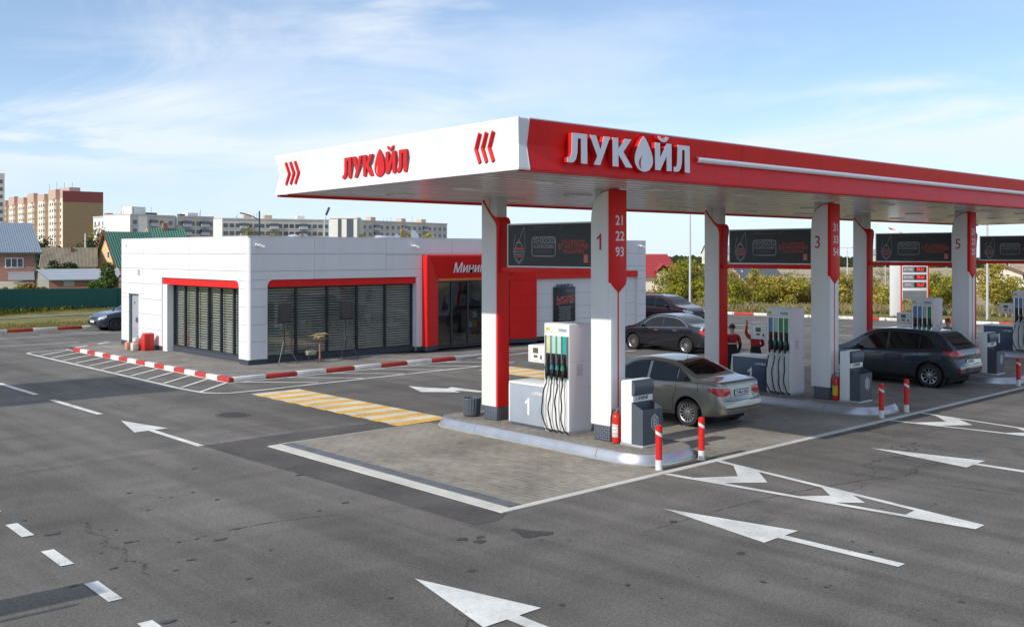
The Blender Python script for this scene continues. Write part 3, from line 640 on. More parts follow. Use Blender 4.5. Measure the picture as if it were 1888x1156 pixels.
# ------------------------------------------------------------------ advertising panels hung between the columns
M_AD = mat('dark_poster', (0.022, 0.024, 0.030), 0.35, var=0.3, scale=2.5)
M_ADG = mat('poster_grey_print', (0.42, 0.43, 0.45), 0.4, var=0.15); M_ADR = mat('poster_red_print', (0.55, 0.07, 0.035), 0.4, var=0.15)
M_ADD = mat('poster_dim_print', (0.13, 0.135, 0.145), 0.4, var=0.15); M_ALU = mat('aluminium_trim', (0.62, 0.62, 0.62), 0.35, 0.6, var=.05)
def ad_panel(i):
    org = (15.20 + PITCH * i, 15.18, 3.6)
    t = thing('advertising_panel', 'dark oil advertising panel hung above the %s pump' % ORD[i], 'advertising panel', org, group='advertising panels between the columns')
    y0, y1 = -1.29, 1.30; z0, z1 = .06, 1.02
    MB().box(-.10, .06, y0, y1, z0, z1).build('panel_box', M_GREY, t, bevel=.006)
    MB().box(-.108, -.101, y0 + .03, y1 - .03, z0 + .03, z1 - .03).build('poster', M_AD, t)
    fr = MB()
    for a, b, c, d in ((y0, y1, z1 - .03, z1), (y0, y1, z0, z0 + .03)): fr.box(-.113, -.1005, a, b, c, d)
    for a, b in ((y0, y0 + .03), (y1 - .03, y1)): fr.box(-.113, -.1005, a, b, z0 + .031, z1 - .031)
    fr.build('frame', M_ALU, t)
    m = MB(); m.box(-.13, .05, -1.32, 1.55, -.06, .055); m.build('red_rail', M_RED, t, bevel=.005)
    m = MB(); m.box(-.07, .05, -1.33, -1.293, .056, .92); m.build('red_bracket', M_RED, t, bevel=.003)
    P = lambda u, v, w: (-.1085 - w, -u, .54 + v)          # u: -1.26 .. 1.26
    # bottle of oil drawn in light lines
    bt = MB()
    def line(pts, wd=.011, mm=bt):
        for p, q in zip(pts, pts[1:]):
            d = Vector((q[0] - p[0], q[1] - p[1]))
            if d.length < 1e-6: continue
            d.normalize(); n = Vector((-d.y, d.x)) * wd / 2; e = d * wd * .3
            mm.prism([(p[0] + n.x - e.x, p[1] + n.y - e.y), (p[0] - n.x - e.x, p[1] - n.y - e.y), (q[0] - n.x + e.x, q[1] - n.y + e.y), (q[0] + n.x + e.x, q[1] + n.y + e.y)], P, 0, .003)
    cx = -.92
    line([(cx - .03, .10), (cx + .03, .14), (cx + .10, .30), (cx + .17, .40)]); line([(cx + .16, .40), (cx + .19, .1), (cx + .19, -.15), (cx + .12, -.33), (cx, -.42), (cx - .12, -.33), (cx - .18, -.15), (cx - .15, .1), (cx - .11, .25)], .008)
    line([(cx - .01, .12), (cx - .10, -.02), (cx - .155, -.16)], .016); line([(cx - .01, .12), (cx + .10, -.02), (cx + .15, -.16)], .016); line([(cx - .07, .06), (cx + .06, .06)], .02)
    for z, a in ((-.14, .14), (-.20, .15)): line([(cx - a, z), (cx + a, z)], .016)
    line([(cx - .1, -.29), (cx, -.38), (cx + .1, -.29)], .02)
    bt.build('bottle_drawing', M_ADG, t, recalc=False)
    rb = MB(); line([(cx - .08, -.075), (cx + .08, -.075)], .055, rb); line([(cx - .13, -.245), (cx + .13, -.245)], .03, rb); rb.build('bottle_label', M_ADR, t, recalc=False)
    fr2 = MB(); rr = [(x - .15, z - .03) for x, z in rounded(.36, .205, .07, 4)]
    line(rr + rr[:1], .016, fr2); fr2.build('text_frame', M_ADG, t, recalc=False)
    for s, z, sz, c in (('ЛЕНІGОІО', .085, .165, M_ADG), ('ОСМПЕСКОМИ', -.035, .10, M_ADG), ('Ьс рв товгуо s', -.135, .095, M_ADD)):
        text_obj('caption', s, sz, c, t, lambda u, v, w, z=z: P(u - .15, v + z, w), .002, sx=.82)
    for s, z, sz in (('МАСЛ СОВМЕСНОВАНО', .075, .075), ('Б\'Я НАЛ ПРИМИ', -.035, .155), ('ТОВ ЦЕ ОБОРТЕВНО', -.14, .085)):
        text_obj('red_caption', s, sz, M_ADR, t, lambda u, v, w, z=z: P(u + .74, v + z, w), .002, sx=.72, bold=.002)
    text_obj('top_caption', 'L | МОЛОТ 5 | Ⅲ  АЛ', .11, M_ADD, t, lambda u, v, w: P(u - .1, v + .36, w), .002)
    text_obj('small_print', 'условия акции уточняйте у операторов станции по телефону горячей линии', .042, M_ADD, t, lambda u, v, w: P(u - .0, v - .395, w), .002, sx=.8)
    lg = MB(); lg.prism([(1.03, -.37), (1.16, -.37), (1.16, -.19), (1.03, -.19)], P, 0, .003); l = lg.build('red_logo', mat('logo_orange_red', (.62, .07, .03), .4), t)
    sl = MB(); 
    for q in ((-.23, .016), (-.28, .016), (-.33, .016)): sl.prism([(1.05, q[0] - q[1]), (1.14, q[0] - q[1]), (1.14, q[0]), (1.05, q[0])], P, .0031, .0045)
    sl.prism([(1.088, -.35), (1.1, -.35), (1.1, -.21), (1.088, -.21)], P, .0046, .0055); sl.build('logo_bars', M_ADG, l, recalc=False)
for i in range(4): ad_panel(i)

# ------------------------------------------------------------------ canopy
CY0, CY1, CX0, CX1 = 11.40, 18.93, 10.68, 46.0
cn = thing('station_canopy', 'long red and white petrol station canopy with drop logo lettering', 'canopy', (CX0, CY0, 5.285))
cn.rotation_euler = (-math.atan2(.095, 7.53), 0, 0)
LW, LD, FH = CX1 - CX0, CY1 - CY0, .815                      # local: x 0..LW, y 0..LD, z 0 = underside, FH = top
REC = .07; ZM = .41
def fascia(x0, x1, side):
    """V-shaped fascia; side 'front' (-Y), 'back', 'left' (-X), 'right'"""
    m = MB(); prof = [(0, 0), (-.004, .03), (REC, ZM), (0, FH - .03), (0.0, FH), (.28, FH), (.28, .0)]
    def fn(u, v, w):
        if side == 'front': return (w, u, v)
        if side == 'back': return (w, LD - u, v)
        if side == 'left': return (u, w, v)
        return (LW - u, w, v)
    m.prism(prof, fn, x0, x1); return m
# joints between fascia panels are real gaps of a few millimetres
xs = [.235] + [.235 + 2.92 * k for k in range(1, 12)] + [LW - .29]
for a_, b_ in zip(xs, xs[1:]): fascia(a_ + .004, b_ - .004, 'front').build('red_fascia_panel', M_RED, cn)
xs = [0.0] + [2.95 * k for k in range(1, 12)] + [LW]
for a_, b_ in zip(xs, xs[1:]): fascia(a_ + .29 * (a_ == 0) + .002, b_ - .002 - .29 * (b_ == LW), 'back').build('red_fascia_panel', M_RED, cn)
# white end: mitred at the corners so that its V runs round the corner
m = MB(); prof = [(0, 0), (-.004, .03), (REC, ZM), (0, FH - .03), (0, FH)]
rows = []
for (u, v) in prof: rows.append([(u, LD - u, v), (u, u, v), (.235, u, v)])
m.grid(rows); m.grid([[(.0, LD, FH), (0, 0, FH), (.235, 0, FH)], [(.28, LD - .28, FH + .001), (.28, .28, FH + .001), (.29, .28, FH + .001)]])
m.build('white_end_fascia', M_WHITE, cn, recalc=False)
m = MB(); 
for a_, b_ in zip(prof, prof[1:]): pass
m.prism([(u - .004, v) for u, v in prof] + [(.01, FH + .012), (.02, FH + .012), (.02, FH), (REC + .02, ZM), (.02, .0)], lambda u, v, w: (w, u, v), .228, .242); m.build('corner_trim', M_WHITE, cn)
m = MB(); m.box(.24, LW, .004, .03, FH, FH + .018); m.box(.0, .03, .0, LD, FH, FH + .016); m.box(.03, LW, LD - .03, LD, FH, FH + .017); m.build('top_flashing', M_WHITE, cn)
fascia(.29, LD - .29, 'right').build('red_end_fascia', M_RED, cn)
m = MB(); m.box(.27, LW - .27, .27, LD - .27, FH - .2, FH - .12); m.build('roof_deck', M_CONC, cn)
m = MB(); m.box(.05, LW, LD - .10, LD + .006, -.035, .012); m.build('red_drip_edge', M_RED, cn)
# underside: long glossy slats, each one a strip of its own
M_SLAT = mat('canopy_slat', (0.78, 0.77, 0.75), 0.22, 0.1, var=0.04, scale=0.5, var2=.10)
ns = 17; sw = (LD - .40) / ns
sm_ = MB().prism([(0.0, .03), (.010, .0), (sw - .075, .0), (sw - .065, .03)], lambda u, v, w: (w, u, v), 0, LW - .3).mesh('ceiling_slat'); sm_.materials.append(M_SLAT)
for k in range(ns): put('ceiling_slat', sm_, None, cn, (.15, .17 + k * sw, .012))
m = MB(); m.box(.12, LW - .12, .12, LD - .12, .0165, .05); m.build('slat_backing', mat('dark_void', (.05, .05, .05), .9), cn)
M_LAMP = mat('lamp_diffuser', (.86, .86, .83), .3)
for k in range(11):
    for y in (1.55, 3.75, 5.9):
        m = MB(); x = 2.1 + 3.2 * k; m.box(x - .28, x + .28, y - .17, y + .17, -.012, .02); l = m.build('ceiling_light', M_WHITE2, cn, bevel=.004)
        m = MB(); m.box(x - .23, x + .23, y - .12, y + .12, -.016, -.0121); m.build('diffuser', M_LAMP, l)
# letters: Л У К (drop) Й Л
GL = [(0, 0), (0, .17), (.06, .17), (.115, .215), (.145, .36), (.165, 1), (.67, 1), (.67, 0), (.46, 0), (.46, .83), (.355, .83), (.335, .34), (.285, .12), (.20, .02), (.11, 0)]
GU = [(0, 1), (.22, 1), (.375, .53), (.50, 1), (.72, 1), (.36, 0), (.14, 0), (.265, .30)]
GK = [(0, 0), (0, 1), (.21, 1), (.21, .62), (.46, 1), (.70, 1), (.39, .53), (.73, 0), (.48, 0), (.21, .44), (.21, 0)]
GI = [(0, 0), (0, 1), (.20, 1), (.20, .45), (.46, 1), (.66, 1), (.66, 0), (.46, 0), (.46, .55), (.20, 0)]
BREVE = [(.10, 1.24), (.21, 1.24), (.26, 1.17), (.33, 1.15), (.40, 1.17), (.45, 1.24), (.56, 1.24), (.51, 1.13), (.43, 1.06), (.33, 1.035), (.23, 1.06), (.15, 1.13)]
def drop(wd=.70, h=1.27, z0=-.10, n=14):
    p = []
    r = wd / 2
    for k in range(n + 1):
        a = R(180 + 180 * k / n * 1.0); p.append((r + r * math.cos(a), z0 + r + .06 + (r + .06) * math.sin(a)))
    zc = z0 + r + .06; top = z0 + h
    right = [(1, 0), (.97, .14), (.86, .32), (.68, .52), (.46, .72), (.24, .88), (0, 1)]
    p += [(r + r * a, zc + (top - zc) * b) for a, b in right[1:]]
    p += [(r - r * a, zc + (top - zc) * b) for a, b in right[1:-1][::-1]]
    return p
def logo(fn, H, total, mface, mside, depth, back=None, gloss=None):
    """letters from u=0 to u=total, height H"""
    ws = [.67, .72, .73, .70, .66, .67]; gap = .085; k = total / (sum(ws) + gap * 5)
    u = 0
    for nm, poly, wd in (('letter_l', GL, .67), ('letter_u', GU, .72), ('letter_k', GK, .73), ('drop_emblem', drop(), .70), ('letter_i', GI, .66), ('letter_l', GL, .67)):
        q = [(u + a * k, b * H) for a, b in poly]
        m = MB(); m.prism(q, fn, .0, depth - .006); o = m.build(nm, mside, cn)
        cx = sum(p[0] for p in q) / len(q)
        m = MB(); m.prism(q, fn, depth - .0055, depth); f = m.build('face', mface, o)
        if nm == 'letter_i':
            q = [(u + a * k, b * H) for a, b in BREVE]
            m = MB(); m.prism(q, fn, .0, depth - .006); o2 = m.build('breve', mside, cn); m = MB(); m.prism(q, fn, depth - .0055, depth); m.build('face', mface, o2)
        if nm == 'drop_emblem' and gloss:
            cr = [(.17, .30), (.15, .18), (.18, .06), (.25, -.01), (.22, .10), (.225, .25), (.27, .46)]
            m = MB(); m.prism([(u + a * k, b * H) for a, b in cr], fn, depth + .0005, depth + .004); m.build('drop_shine', gloss, o)
        u += (wd + gap) * k
M_REDF = mat('red_letter_face', (0.60, 0.012, 0.014), 0.4, var=.04, spec=.3); M_REDS = mat('red_letter_rim', (0.42, 0.008, 0.010), 0.4)
M_WHF = mat('white_letter_face', (0.82, 0.83, 0.86), 0.4, var=.02); M_SIDE = mat('red_letter_side', (0.62, 0.012, 0.012), .4)
# on the white end: local y = LD-based, right in the picture is -y
logo(lambda u, v, w: (.022 - w, (16.36 - CY0) - u, .175 + v), .40, 2.06, M_REDF, M_REDS, .03, gloss=mat('pale_red', (.75, .25, .24), .3))
logo(lambda u, v, w: ((11.68 - CX0) + u, .03 - w, .165 + v), .49, 3.24, M_WHF, M_SIDE, .12, gloss=mat('drop_red', (.50, .015, .015), .4))
def chevron(ycen, d, z0, z1):
    """raised red stroke with a kink; follows the V of the fascia"""
    zm = (z0 + z1) / 2; P = []
    m = MB(); t = .035
    for (za, zb, ya, yb) in ((z0, zm, 0, d), (zm, z1, d, 0)):
        xa = .0 + REC * (1 - abs(za - ZM) / ZM) - .015; xb = REC * (1 - abs(zb - ZM) / ZM) - .015
        m.tube([(xa, ycen + ya, za), (xb, ycen + yb, zb)], .036, 8)
    return m
for k in range(3):
    chevron((18.50 - CY0) - .185 * k, -.07, .19, .655).build('red_chevron', M_REDF, cn, smooth=True)
    chevron((12.33 - CY0) - .165 * k, .15, .17, .655).build('red_chevron', M_REDF, cn, smooth=True)
m = MB(); x0 = 15.32 - CX0
for k in range(11):
    a_ = x0 + 2.4 * k; m2 = MB(); m2.tube([(a_ + .003, .03, .44), (a_ + 2.397, .03, .44)], .055, 10); m2.build('light_bar', M_WHF, cn, smooth=True)
    m2 = MB(); m2.box(a_ + .001, a_ + 2.399, .03, .10, .405, .475); m2.build('light_bar_back', M_SIDE, cn)

# ------------------------------------------------------------------ fuel dispensers
M_TEAL = mat('teal_label', (0.03, 0.36, 0.32), .4, var=.1); M_LIME = mat('pale_lime_label', (0.55, 0.58, 0.36), .45, var=.15)
M_MINT = mat('mint_label', (0.36, 0.60, 0.52), .45, var=.12); M_BLUEL = mat('blue_label', (0.12, 0.24, 0.50), .45, var=.1); M_GRNL = mat('green_label', (0.03, 0.28, 0.11), .45, var=.1)
M_LCD = mat('lcd_olive', (0.12, 0.11, 0.06), .2, var=.2); M_CHROME = mat('chrome', (0.72, 0.72, 0.72), .16, 1.0, var=.03)
M_GNOZ = mat('green_nozzle', (0.015, 0.20, 0.07), .4); M_TNOZ = mat('teal_nozzle', (0.02, 0.16, 0.15), .4)
M_YELT_ = mat('yellow_sticker', (.70, .48, .05), .5); M_CREAMP = mat('notice_paper', (.62, .62, .58), .6, var=.1, scale=9)
def make_dispenser(i, cab, labels):
    t = thing('fuel_dispenser', 'white fuel dispenser with four black hoses on the %s island' % ORD[i], 'fuel dispenser', (15.32 + PITCH * i, 15.38, .2), group='fuel dispensers')
    F = lambda u, v, w: (-.35 - w, -u, v)          # front face towards -X, u = right
    m = MB(); m.box(-.35, .35, -.93, -.19, .05, 2.29); m.build('tower', M_WHITE2, t, bevel=.022)
    m = MB(); m.box(-.33, .33, -.915, -.205, .0, .049); m.build('plinth', M_ALU, t)
    m = MB(); m.box(-.33, .33, -.188, .925, .055, .90); c = m.build('cabinet', cab, t, bevel=.012)
    m = MB(); m.box(-.345, .345, -.187, .935, .901, .955); m.build('cabinet_top', M_WHITE2, t, bevel=.02)
    m = MB(); m.box(-.34, .34, .90, .938, .06, .90); m.build('cabinet_side', M_WHITE2, t, bevel=.01)
    m = MB(); m.box(-.30, .30, -.15, .90, .0, .054); m.build('cabinet_foot', M_GREY, t)
    m = MB(); m.prism([(a * .37, b * .37) for a, b in ONE], lambda u, v, w: (-.331 - w, .36 - u, .45 + v), 0, .003); m.build('pump_number', M_DIGIT, c)
    text_obj('maker_name', 'L. ОПТОВОЗ', .075, M_DIGIT, c, lambda u, v, w: (-.331 - w, .02 - u, .745 + v), .003, sx=.8, bold=.002)
    # display head on the left of the tower
    m = MB(); m.box(-.352, .20, -.188, .305, 1.42, 1.79); h = m.build('display_head', M_WHITE2, t, bevel=.02)
    D = lambda u, v, w: (-.3525 - w, .06 - u, 1.605 + v)
    m = MB(); m.prism([(-.085, .02), (.075, .02), (.075, .135), (-.085, .135)], D, 0, .006); m.build('screen', M_LCD, h)
    m = MB(); m.prism([(-.06, -.075), (.05, -.075), (.05, -.02), (-.06, -.02)], D, 0, .006); m.build('small_screen', M_LCD, h)
    m = MB(); m.prism([(.14, -.10), (.18, -.10), (.18, -.02), (.14, -.02)], D, 0, .006); m.build('card_slot', M_BLACK, h)
    m = MB()
    for u, v in ((-.19, .13), (-.19, .07), (-.19, 0), (-.19, -.07), (-.17, -.13), (.15, .13), (.18, .07), (.14, .06), (-.02, -.14), (.05, -.14), (.2, -.13)): m.prism([(u - .012, v - .009), (u + .012, v - .009), (u + .012, v + .009), (u - .012, v + .009)], D, 0, .004)
    m.build('keys', M_LGREY, h, recalc=False)
    # panel seams, locks, stickers
    m = MB(); m.prism([(.20, 1.135), (.92, 1.135), (.92, 1.141), (.20, 1.141)], F, 0, .0012); m.prism([(.20, 2.10), (.92, 2.10), (.92, 2.105), (.20, 2.105)], F, 0, .0012); m.build('panel_seam', M_GREY, t, recalc=False)
    G_ = lambda u, v, w: (u, -.93 - w, v)
    m = MB(); m.prism([(-.30, .10), (.30, .10), (.30, .104), (-.30, .104)], G_, 0, .0012); m.prism([(-.30, 1.50), (.30, 1.50), (.30, 1.505), (-.30, 1.505)], G_, 0, .0012); m.prism([(.302, .10), (.306, .10), (.306, 2.2), (.302, 2.2)], G_, 0, .0012); m.build('side_seam', M_LGREY, t, recalc=False)
    m = MB(); m.lathe([(.014, 0), (.014, .004), (.004, .005)], (.24, -.934, .95), 12, 'y'); m.build('lock', M_CHROME, t)
    m = MB(); m.prism([(.24, 2.13), (.36, 2.13), (.36, 2.20), (.24, 2.20)], F, 0, .0012); m.build('round_sticker', M_YELT_, t); m = MB(); m.prism([(.62, 2.125), (.86, 2.125), (.86, 2.19), (.62, 2.19)], F, 0, .0012); m.build('instruction_sticker', M_LGREY, t)
    m = MB(); m.prism([(-.12, 1.20), (.06, 1.20), (.06, 1.44), (-.12, 1.44)], G_, 0, .0012); m.build('side_notice', M_CREAMP, t)
    # four nozzle bays
    fr = MB()
    for k in range(5): u = .265 + .158 * k; fr.prism([(u - .018, 1.16), (u + .018, 1.16), (u + .018, 2.035), (u - .018, 2.035)], F, 0, .03)
    fr.build('bay_divider', M_CHROME, t)
    for k in range(4):
        u = .344 + .158 * k
        m = MB(); m.prism([(u - .060, 1.66), (u + .060, 1.66), (u + .060, 2.03), (u - .060, 2.03)], F, 0, .012); m.build('grade_label', labels[k], t)
        m = MB(); m.prism([(u - .060, 1.17), (u + .060, 1.17), (u + .060, 1.655), (u - .060, 1.655)], F, 0, .010); m.build('nozzle_bay', M_BLACK, t)
        m = MB(); q = lambda a, b, w: F(u + a, b, w)
        m.tube([q(-.01, 1.60, .03), q(-.01, 1.50, .055), q(.0, 1.36, .08)], [.016, .02, .03], 8)
        m.tube([q(.0, 1.38, .08), q(.01, 1.28, .085), q(.0, 1.18, .08), q(-.012, 1.10, .07)], [.034, .042, .034, .02], 8)
        m.tube([q(.03, 1.36, .10), q(.055, 1.26, .115), q(.02, 1.17, .10)], .009, 6)
        n = m.build('nozzle', M_BLACK, t, smooth=True)
        m = MB(); m.tube([q(-.004, 1.43, .075), q(.004, 1.33, .085)], [.036, .047], 8); m.build('nozzle_guard', (M_BLACK, M_TNOZ, M_TNOZ, M_GNOZ)[k], n, smooth=True)
        m = MB(); m.tube([q(-.012, 1.10, .07), q(-.014, 1.02, .065)], .019, 8); m.build('hose_coupling', M_CHROME, n, smooth=True)
        # hose hangs down, swings out and runs back to the foot of the tower
        d = (-.10, -.05, -.01, .0)[k]; pts = []
        for s in range(15):
            a = s / 14; z = 1.03 - .97 * a
            uu = u - .014 + d * math.sin(a * math.pi * .85) + (.10 if k == 0 else .07) * max(0, a - .72) ** 1.3 * 6 * .55
            pts.append(F(uu, z, .065 + .05 * math.sin(a * math.pi) ))
        pts = [(p_[0] - .012 * math.sin(s_ * .9 + k * 1.7 + i), p_[1] + .010 * math.sin(s_ * .6 + k * 2.3 + i * 1.3), p_[2]) for s_, p_ in enumerate(pts)]; m = MB(); m.tube(pts, .0155, 8); m.build('hose', M_RUB, t, smooth=True)
        m = MB(); m.tube([pts[-1], F(u + .10, .02, .01)], .02, 8); m.build('hose_boot', M_RUB, t, smooth=True)
    m = MB()
    for k in range(4): u = .344 + .158 * k; m.prism([(u + .045, .08), (u + .053, .08), (u + .053, 1.15), (u + .045, 1.15)], F, 0, .006)
    m.build('tower_ribs', M_LGREY, t, recalc=False)
    return t
LAB = ((M_LIME, M_MINT, M_MINT, M_TEAL), (M_BLUEL, M_MINT, M_GRNL, M_GRNL), (M_BLUEL, M_BLUEL, M_MINT, M_GRNL), (M_BLUEL, M_BLUEL, M_GRNL, M_GRNL))
for i in range(4): make_dispenser(i, M_LGREY if i == 0 else M_NAVY, LAB[i])

# ------------------------------------------------------------------ service bins, extinguishers, bollards
def make_bin(i):
    t = thing('service_bin', 'white and slate service bin beside the column on the %s island' % ORD[i], 'litter bin', (15.27 + PITCH * i, 12.76, .2), group='service bins on the islands')
    f = lambda u, v, w: (w, u, v)                                        # u along y, v up
    side = [(.0, .06), (.275, .06), (.275, 1.27), (.03, 1.285)] + [(.0 - .0, 1.28)]
    m = MB(); m.prism([(0, .05), (.275, .05), (.275, 1.25), (.25, 1.275), (.05, 1.295), (0, 1.29)], f, -.30, .30); m.build('white_back', M_WHITE2, t, bevel=.015)
    hood = [(-.002, .99), (-.05, .99), (-.075, 1.05), (-.08, 1.14), (-.07, 1.22), (-.04, 1.268), (-.002, 1.285)]
    m = MB(); m.prism(hood, f, -.296, .296); m.build('hood', M_GREY, t, smooth=True)
    m = MB(); m.prism([(-.002, .865), (-.035, .865), (-.035, .983), (-.002, .983)], f, -.297, .297); b = m.build('white_band', M_WHITE2, t)
    text_obj('band_text', 'L. ОГРЕВОЙ', .078, M_GREY, b, lambda u, v, w: (u - .03, -.0355 - w, .925 + v), .003, sx=.8, bold=.003)
    # box with a real open mouth, its rim sloping down towards the front
    m = MB(); t_ = .014
    def wall(ps): m.prism(ps, f, 0, 0)
    y0, y1 = -.285, -.004; zb, zf = .855, .735
    m.prism([(y0, .05), (y1, .05), (y1, zb), (y0, zf)], f, -.30, -.30 + t_); m.prism([(y0, .05), (y1, .05), (y1, zb), (y0, zf)], f, .30 - t_, .30)
    m.box(-.30 + t_, .30 - t_, y0, y0 + t_, .05, zf); m.box(-.30 + t_, .30 - t_, y1 - t_, y1, .05, zb); m.box(-.30 + t_, .30 - t_, y0 + t_, y1 - t_, .05, .30)
    bx = m.build('slate_box', M_GREY, t)
    m = MB(); m.box(-.31, .31, -.295, .285, .0, .049); m.build('plinth', M_ALU, t, bevel=.004)
    # hexagonal leaf emblem in white lines
    e = MB(); E_ = lambda u, v, w: (.06 + u, y0 - .0005 - w, .47 + v)
    def ln(p, q, wd=.011):
        d = Vector((q[0] - p[0], q[1] - p[1])).normalized(); n = Vector((-d.y, d.x)) * wd / 2
        e.prism([(p[0] + n.x, p[1] + n.y), (p[0] - n.x, p[1] - n.y), (q[0] - n.x, q[1] - n.y), (q[0] + n.x, q[1] + n.y)], E_, 0, .003)
    hx = [(.115 * math.sin(R(60 * k)), .155 * math.cos(R(60 * k))) for k in range(6)]
    for k in range(6): ln(hx[k], hx[(k + 1) % 6])
    ln((0, -.12), (0, .12))
    for s in (-1, 1):
        for z in (-.06, .0, .06): ln((0, z - .03), (s * .06, z + .01), .01); ln((s * .06, z + .01), (s * .03, z + .045), .009)
    e.build('leaf_emblem', M_DIGIT, bx, recalc=False)
for i in range(4): make_bin(i)
M_FIRE = mat('extinguisher_red', (0.58, 0.022, 0.012), .28, var=.04, coat=.3); M_YELT = mat('yellow_tag', (.70, .45, .03), .5)
def make_ext(i, p):
    t = thing('fire_extinguisher', 'red fire extinguisher standing by the column on the %s island' % ORD[i], 'extinguisher', p, group='fire extinguishers')
    m = MB(); m.lathe([(.055, 0), (.088, .012), (.092, .03), (.092, .50), (.086, .54), (.065, .578), (.035, .60), (.028, .63)], n=20); m.build('cylinder', M_FIRE, t, smooth=True)
    m = MB(); m.tube([(0, 0, .63), (0, 0, .68)], .024, 10); m.box(-.015, .015, -.075, .02, .675, .69); m.box(-.013, .013, -.09, .02, .70, .712); m.build('valve', M_CHROME, t)
    m = MB(); m.tube([(0, .02, .66), (-.03, .08, .64), (-.05, .105, .50), (-.06, .105, .30), (-.06, .10, .22)], .012, 8); m.build('hose', M_RUB, t, smooth=True)
    lb = MB(); n = 10; rows = []
    for z in (.13, .38): rows.append([(-.0935 * math.cos(R(a)), -.0935 * math.sin(R(a)), z) for a in range(-45, 60, 10)])
    lb.grid(rows); lb.build('paper_label', M_KWHT if i == 0 else M_YELT, t, recalc=False, smooth=True)
    if i == 0:
        for z, s in ((.345, 'OПАСНО'), (.27, 'ОП-4'), (.20, 'пожарный'), (.16, 'огнетуш.')):
            text_obj('label_text', s, .035, M_RDIG, t, lambda u, v, w, z=z: (-.095 * math.cos(u / .093 - .1 + .2), -.095 * math.sin(-(u / .093) * -1 + .1), z + v), .0008)
make_ext(0, (15.045, 13.21, .2)); make_ext(1, (15.34 + PITCH - .25, 13.20, .2)); make_ext(2, (15.34 + 2 * PITCH - .25, 13.20, .2))
M_BOLR = mat('bollard_red', (0.62, 0.015, 0.012), .35, var=.06, coat=.1)
def make_bollard(label, p):
    t = thing('bollard', label, 'bollard', p, group='red and white bollards at the island ends')
    r = .062
    def ring(z0, z1, tilt0, tilt1, nm, mt, rr=r):
        m = MB(); rows = []
        for z, tl in ((z0, tilt0), (z1, tilt1)): rows.append([(rr * math.cos(R(a)), rr * math.sin(R(a)), z + tl * math.cos(R(a + 45))) for a in range(0, 361, 15)])
        m.grid(rows); return m.build(nm, mt, t, smooth=True, recalc=False)
    ring(.0, .185, 0, 0, 'white_foot', M_KWHT); ring(.185, .63, 0, -.035, 'red_sleeve', M_BOLR); ring(.63, .69, -.035, -.035, 'white_band', M_KWHT); ring(.69, .785, -.035, 0, 'red_collar', M_BOLR)
    m = MB(); m.lathe([(r - .001, .785), (r, .80), (.045, .815), (.012, .818), (.012, .83), (.004, .832)], n=24); m.build('cap', M_BOLR, t, smooth=True)
    m = MB(); m.lathe([(r + .02, .001), (r + .02, .008), (r - .001, .009)], n=24); m.build('flange', M_ALU, t)
    return t
for i in range(3):
    make_bollard('red and white bollard off the front corner of the %s island' % ORD[i], (14.41 + PITCH * i, 11.63, .012))
    make_bollard('red and white bollard off the rear corner of the %s island' % ORD[i], (15.70 + PITCH * i, 11.63, .012))
t = thing('litter_pot', 'small dark ribbed litter pot beside the first column', 'litter bin', (15.10, 17.72, .2))
m = MB(); n = 40; rows = []
for r, z in ((.175, .005), (.20, .03), (.21, .30), (.215, .40), (.205, .415), (.18, .41), (.165, .33)):
    rows.append([((r + (.006 if q % 2 else -.004) * (0.03 < z < .405)) * math.cos(2 * math.pi * q / n), (r + (.006 if q % 2 else -.004) * (0.03 < z < .405)) * math.sin(2 * math.pi * q / n), z) for q in range(n + 1)])
m.grid(rows); m.build('ribbed_body', M_GREY, t, recalc=False)
m = MB(); m.lathe([(.17, .30), (.06, .34), (.01, .345)], n=20); m.build('bin_liner', M_BLACK, t)
m = MB(); m.lathe([(.17, .0), (.172, .006)], n=20); m.build('bottom', M_BLACK, t)
t = thing('canister_rack', 'wire rack of orange canisters behind the first column', 'rack', (15.75, 16.62, .2))
m = MB()
for x in (-.15, .15):
    for y in (-.2, .2): m.tube([(x, y, 0), (x, y, .66)], .01, 6)
for z in (.04, .24, .44):
    for y in (-.2, 0, .2): m.tube([(-.15, y, z), (.15, y, z)], .006, 5)
    for x in (-.15, .15): m.tube([(x, -.2, z), (x, .2, z)], .006, 5)
m.build('wire_frame', M_ALU, t, recalc=False)
M_ORG = mat('orange_plastic', (.62, .24, .03), .4, var2=.25)
for z in (.05, .25, .45):
    for y in (-.13, 0, .13):
        m = MB(); m.box(-.10, .10, y - .055, y + .055, z, z + .14); m.tube([(0, y, z + .14), (0, y, z + .17)], .02, 8); m.build('canister', M_ORG, t, bevel=.008)

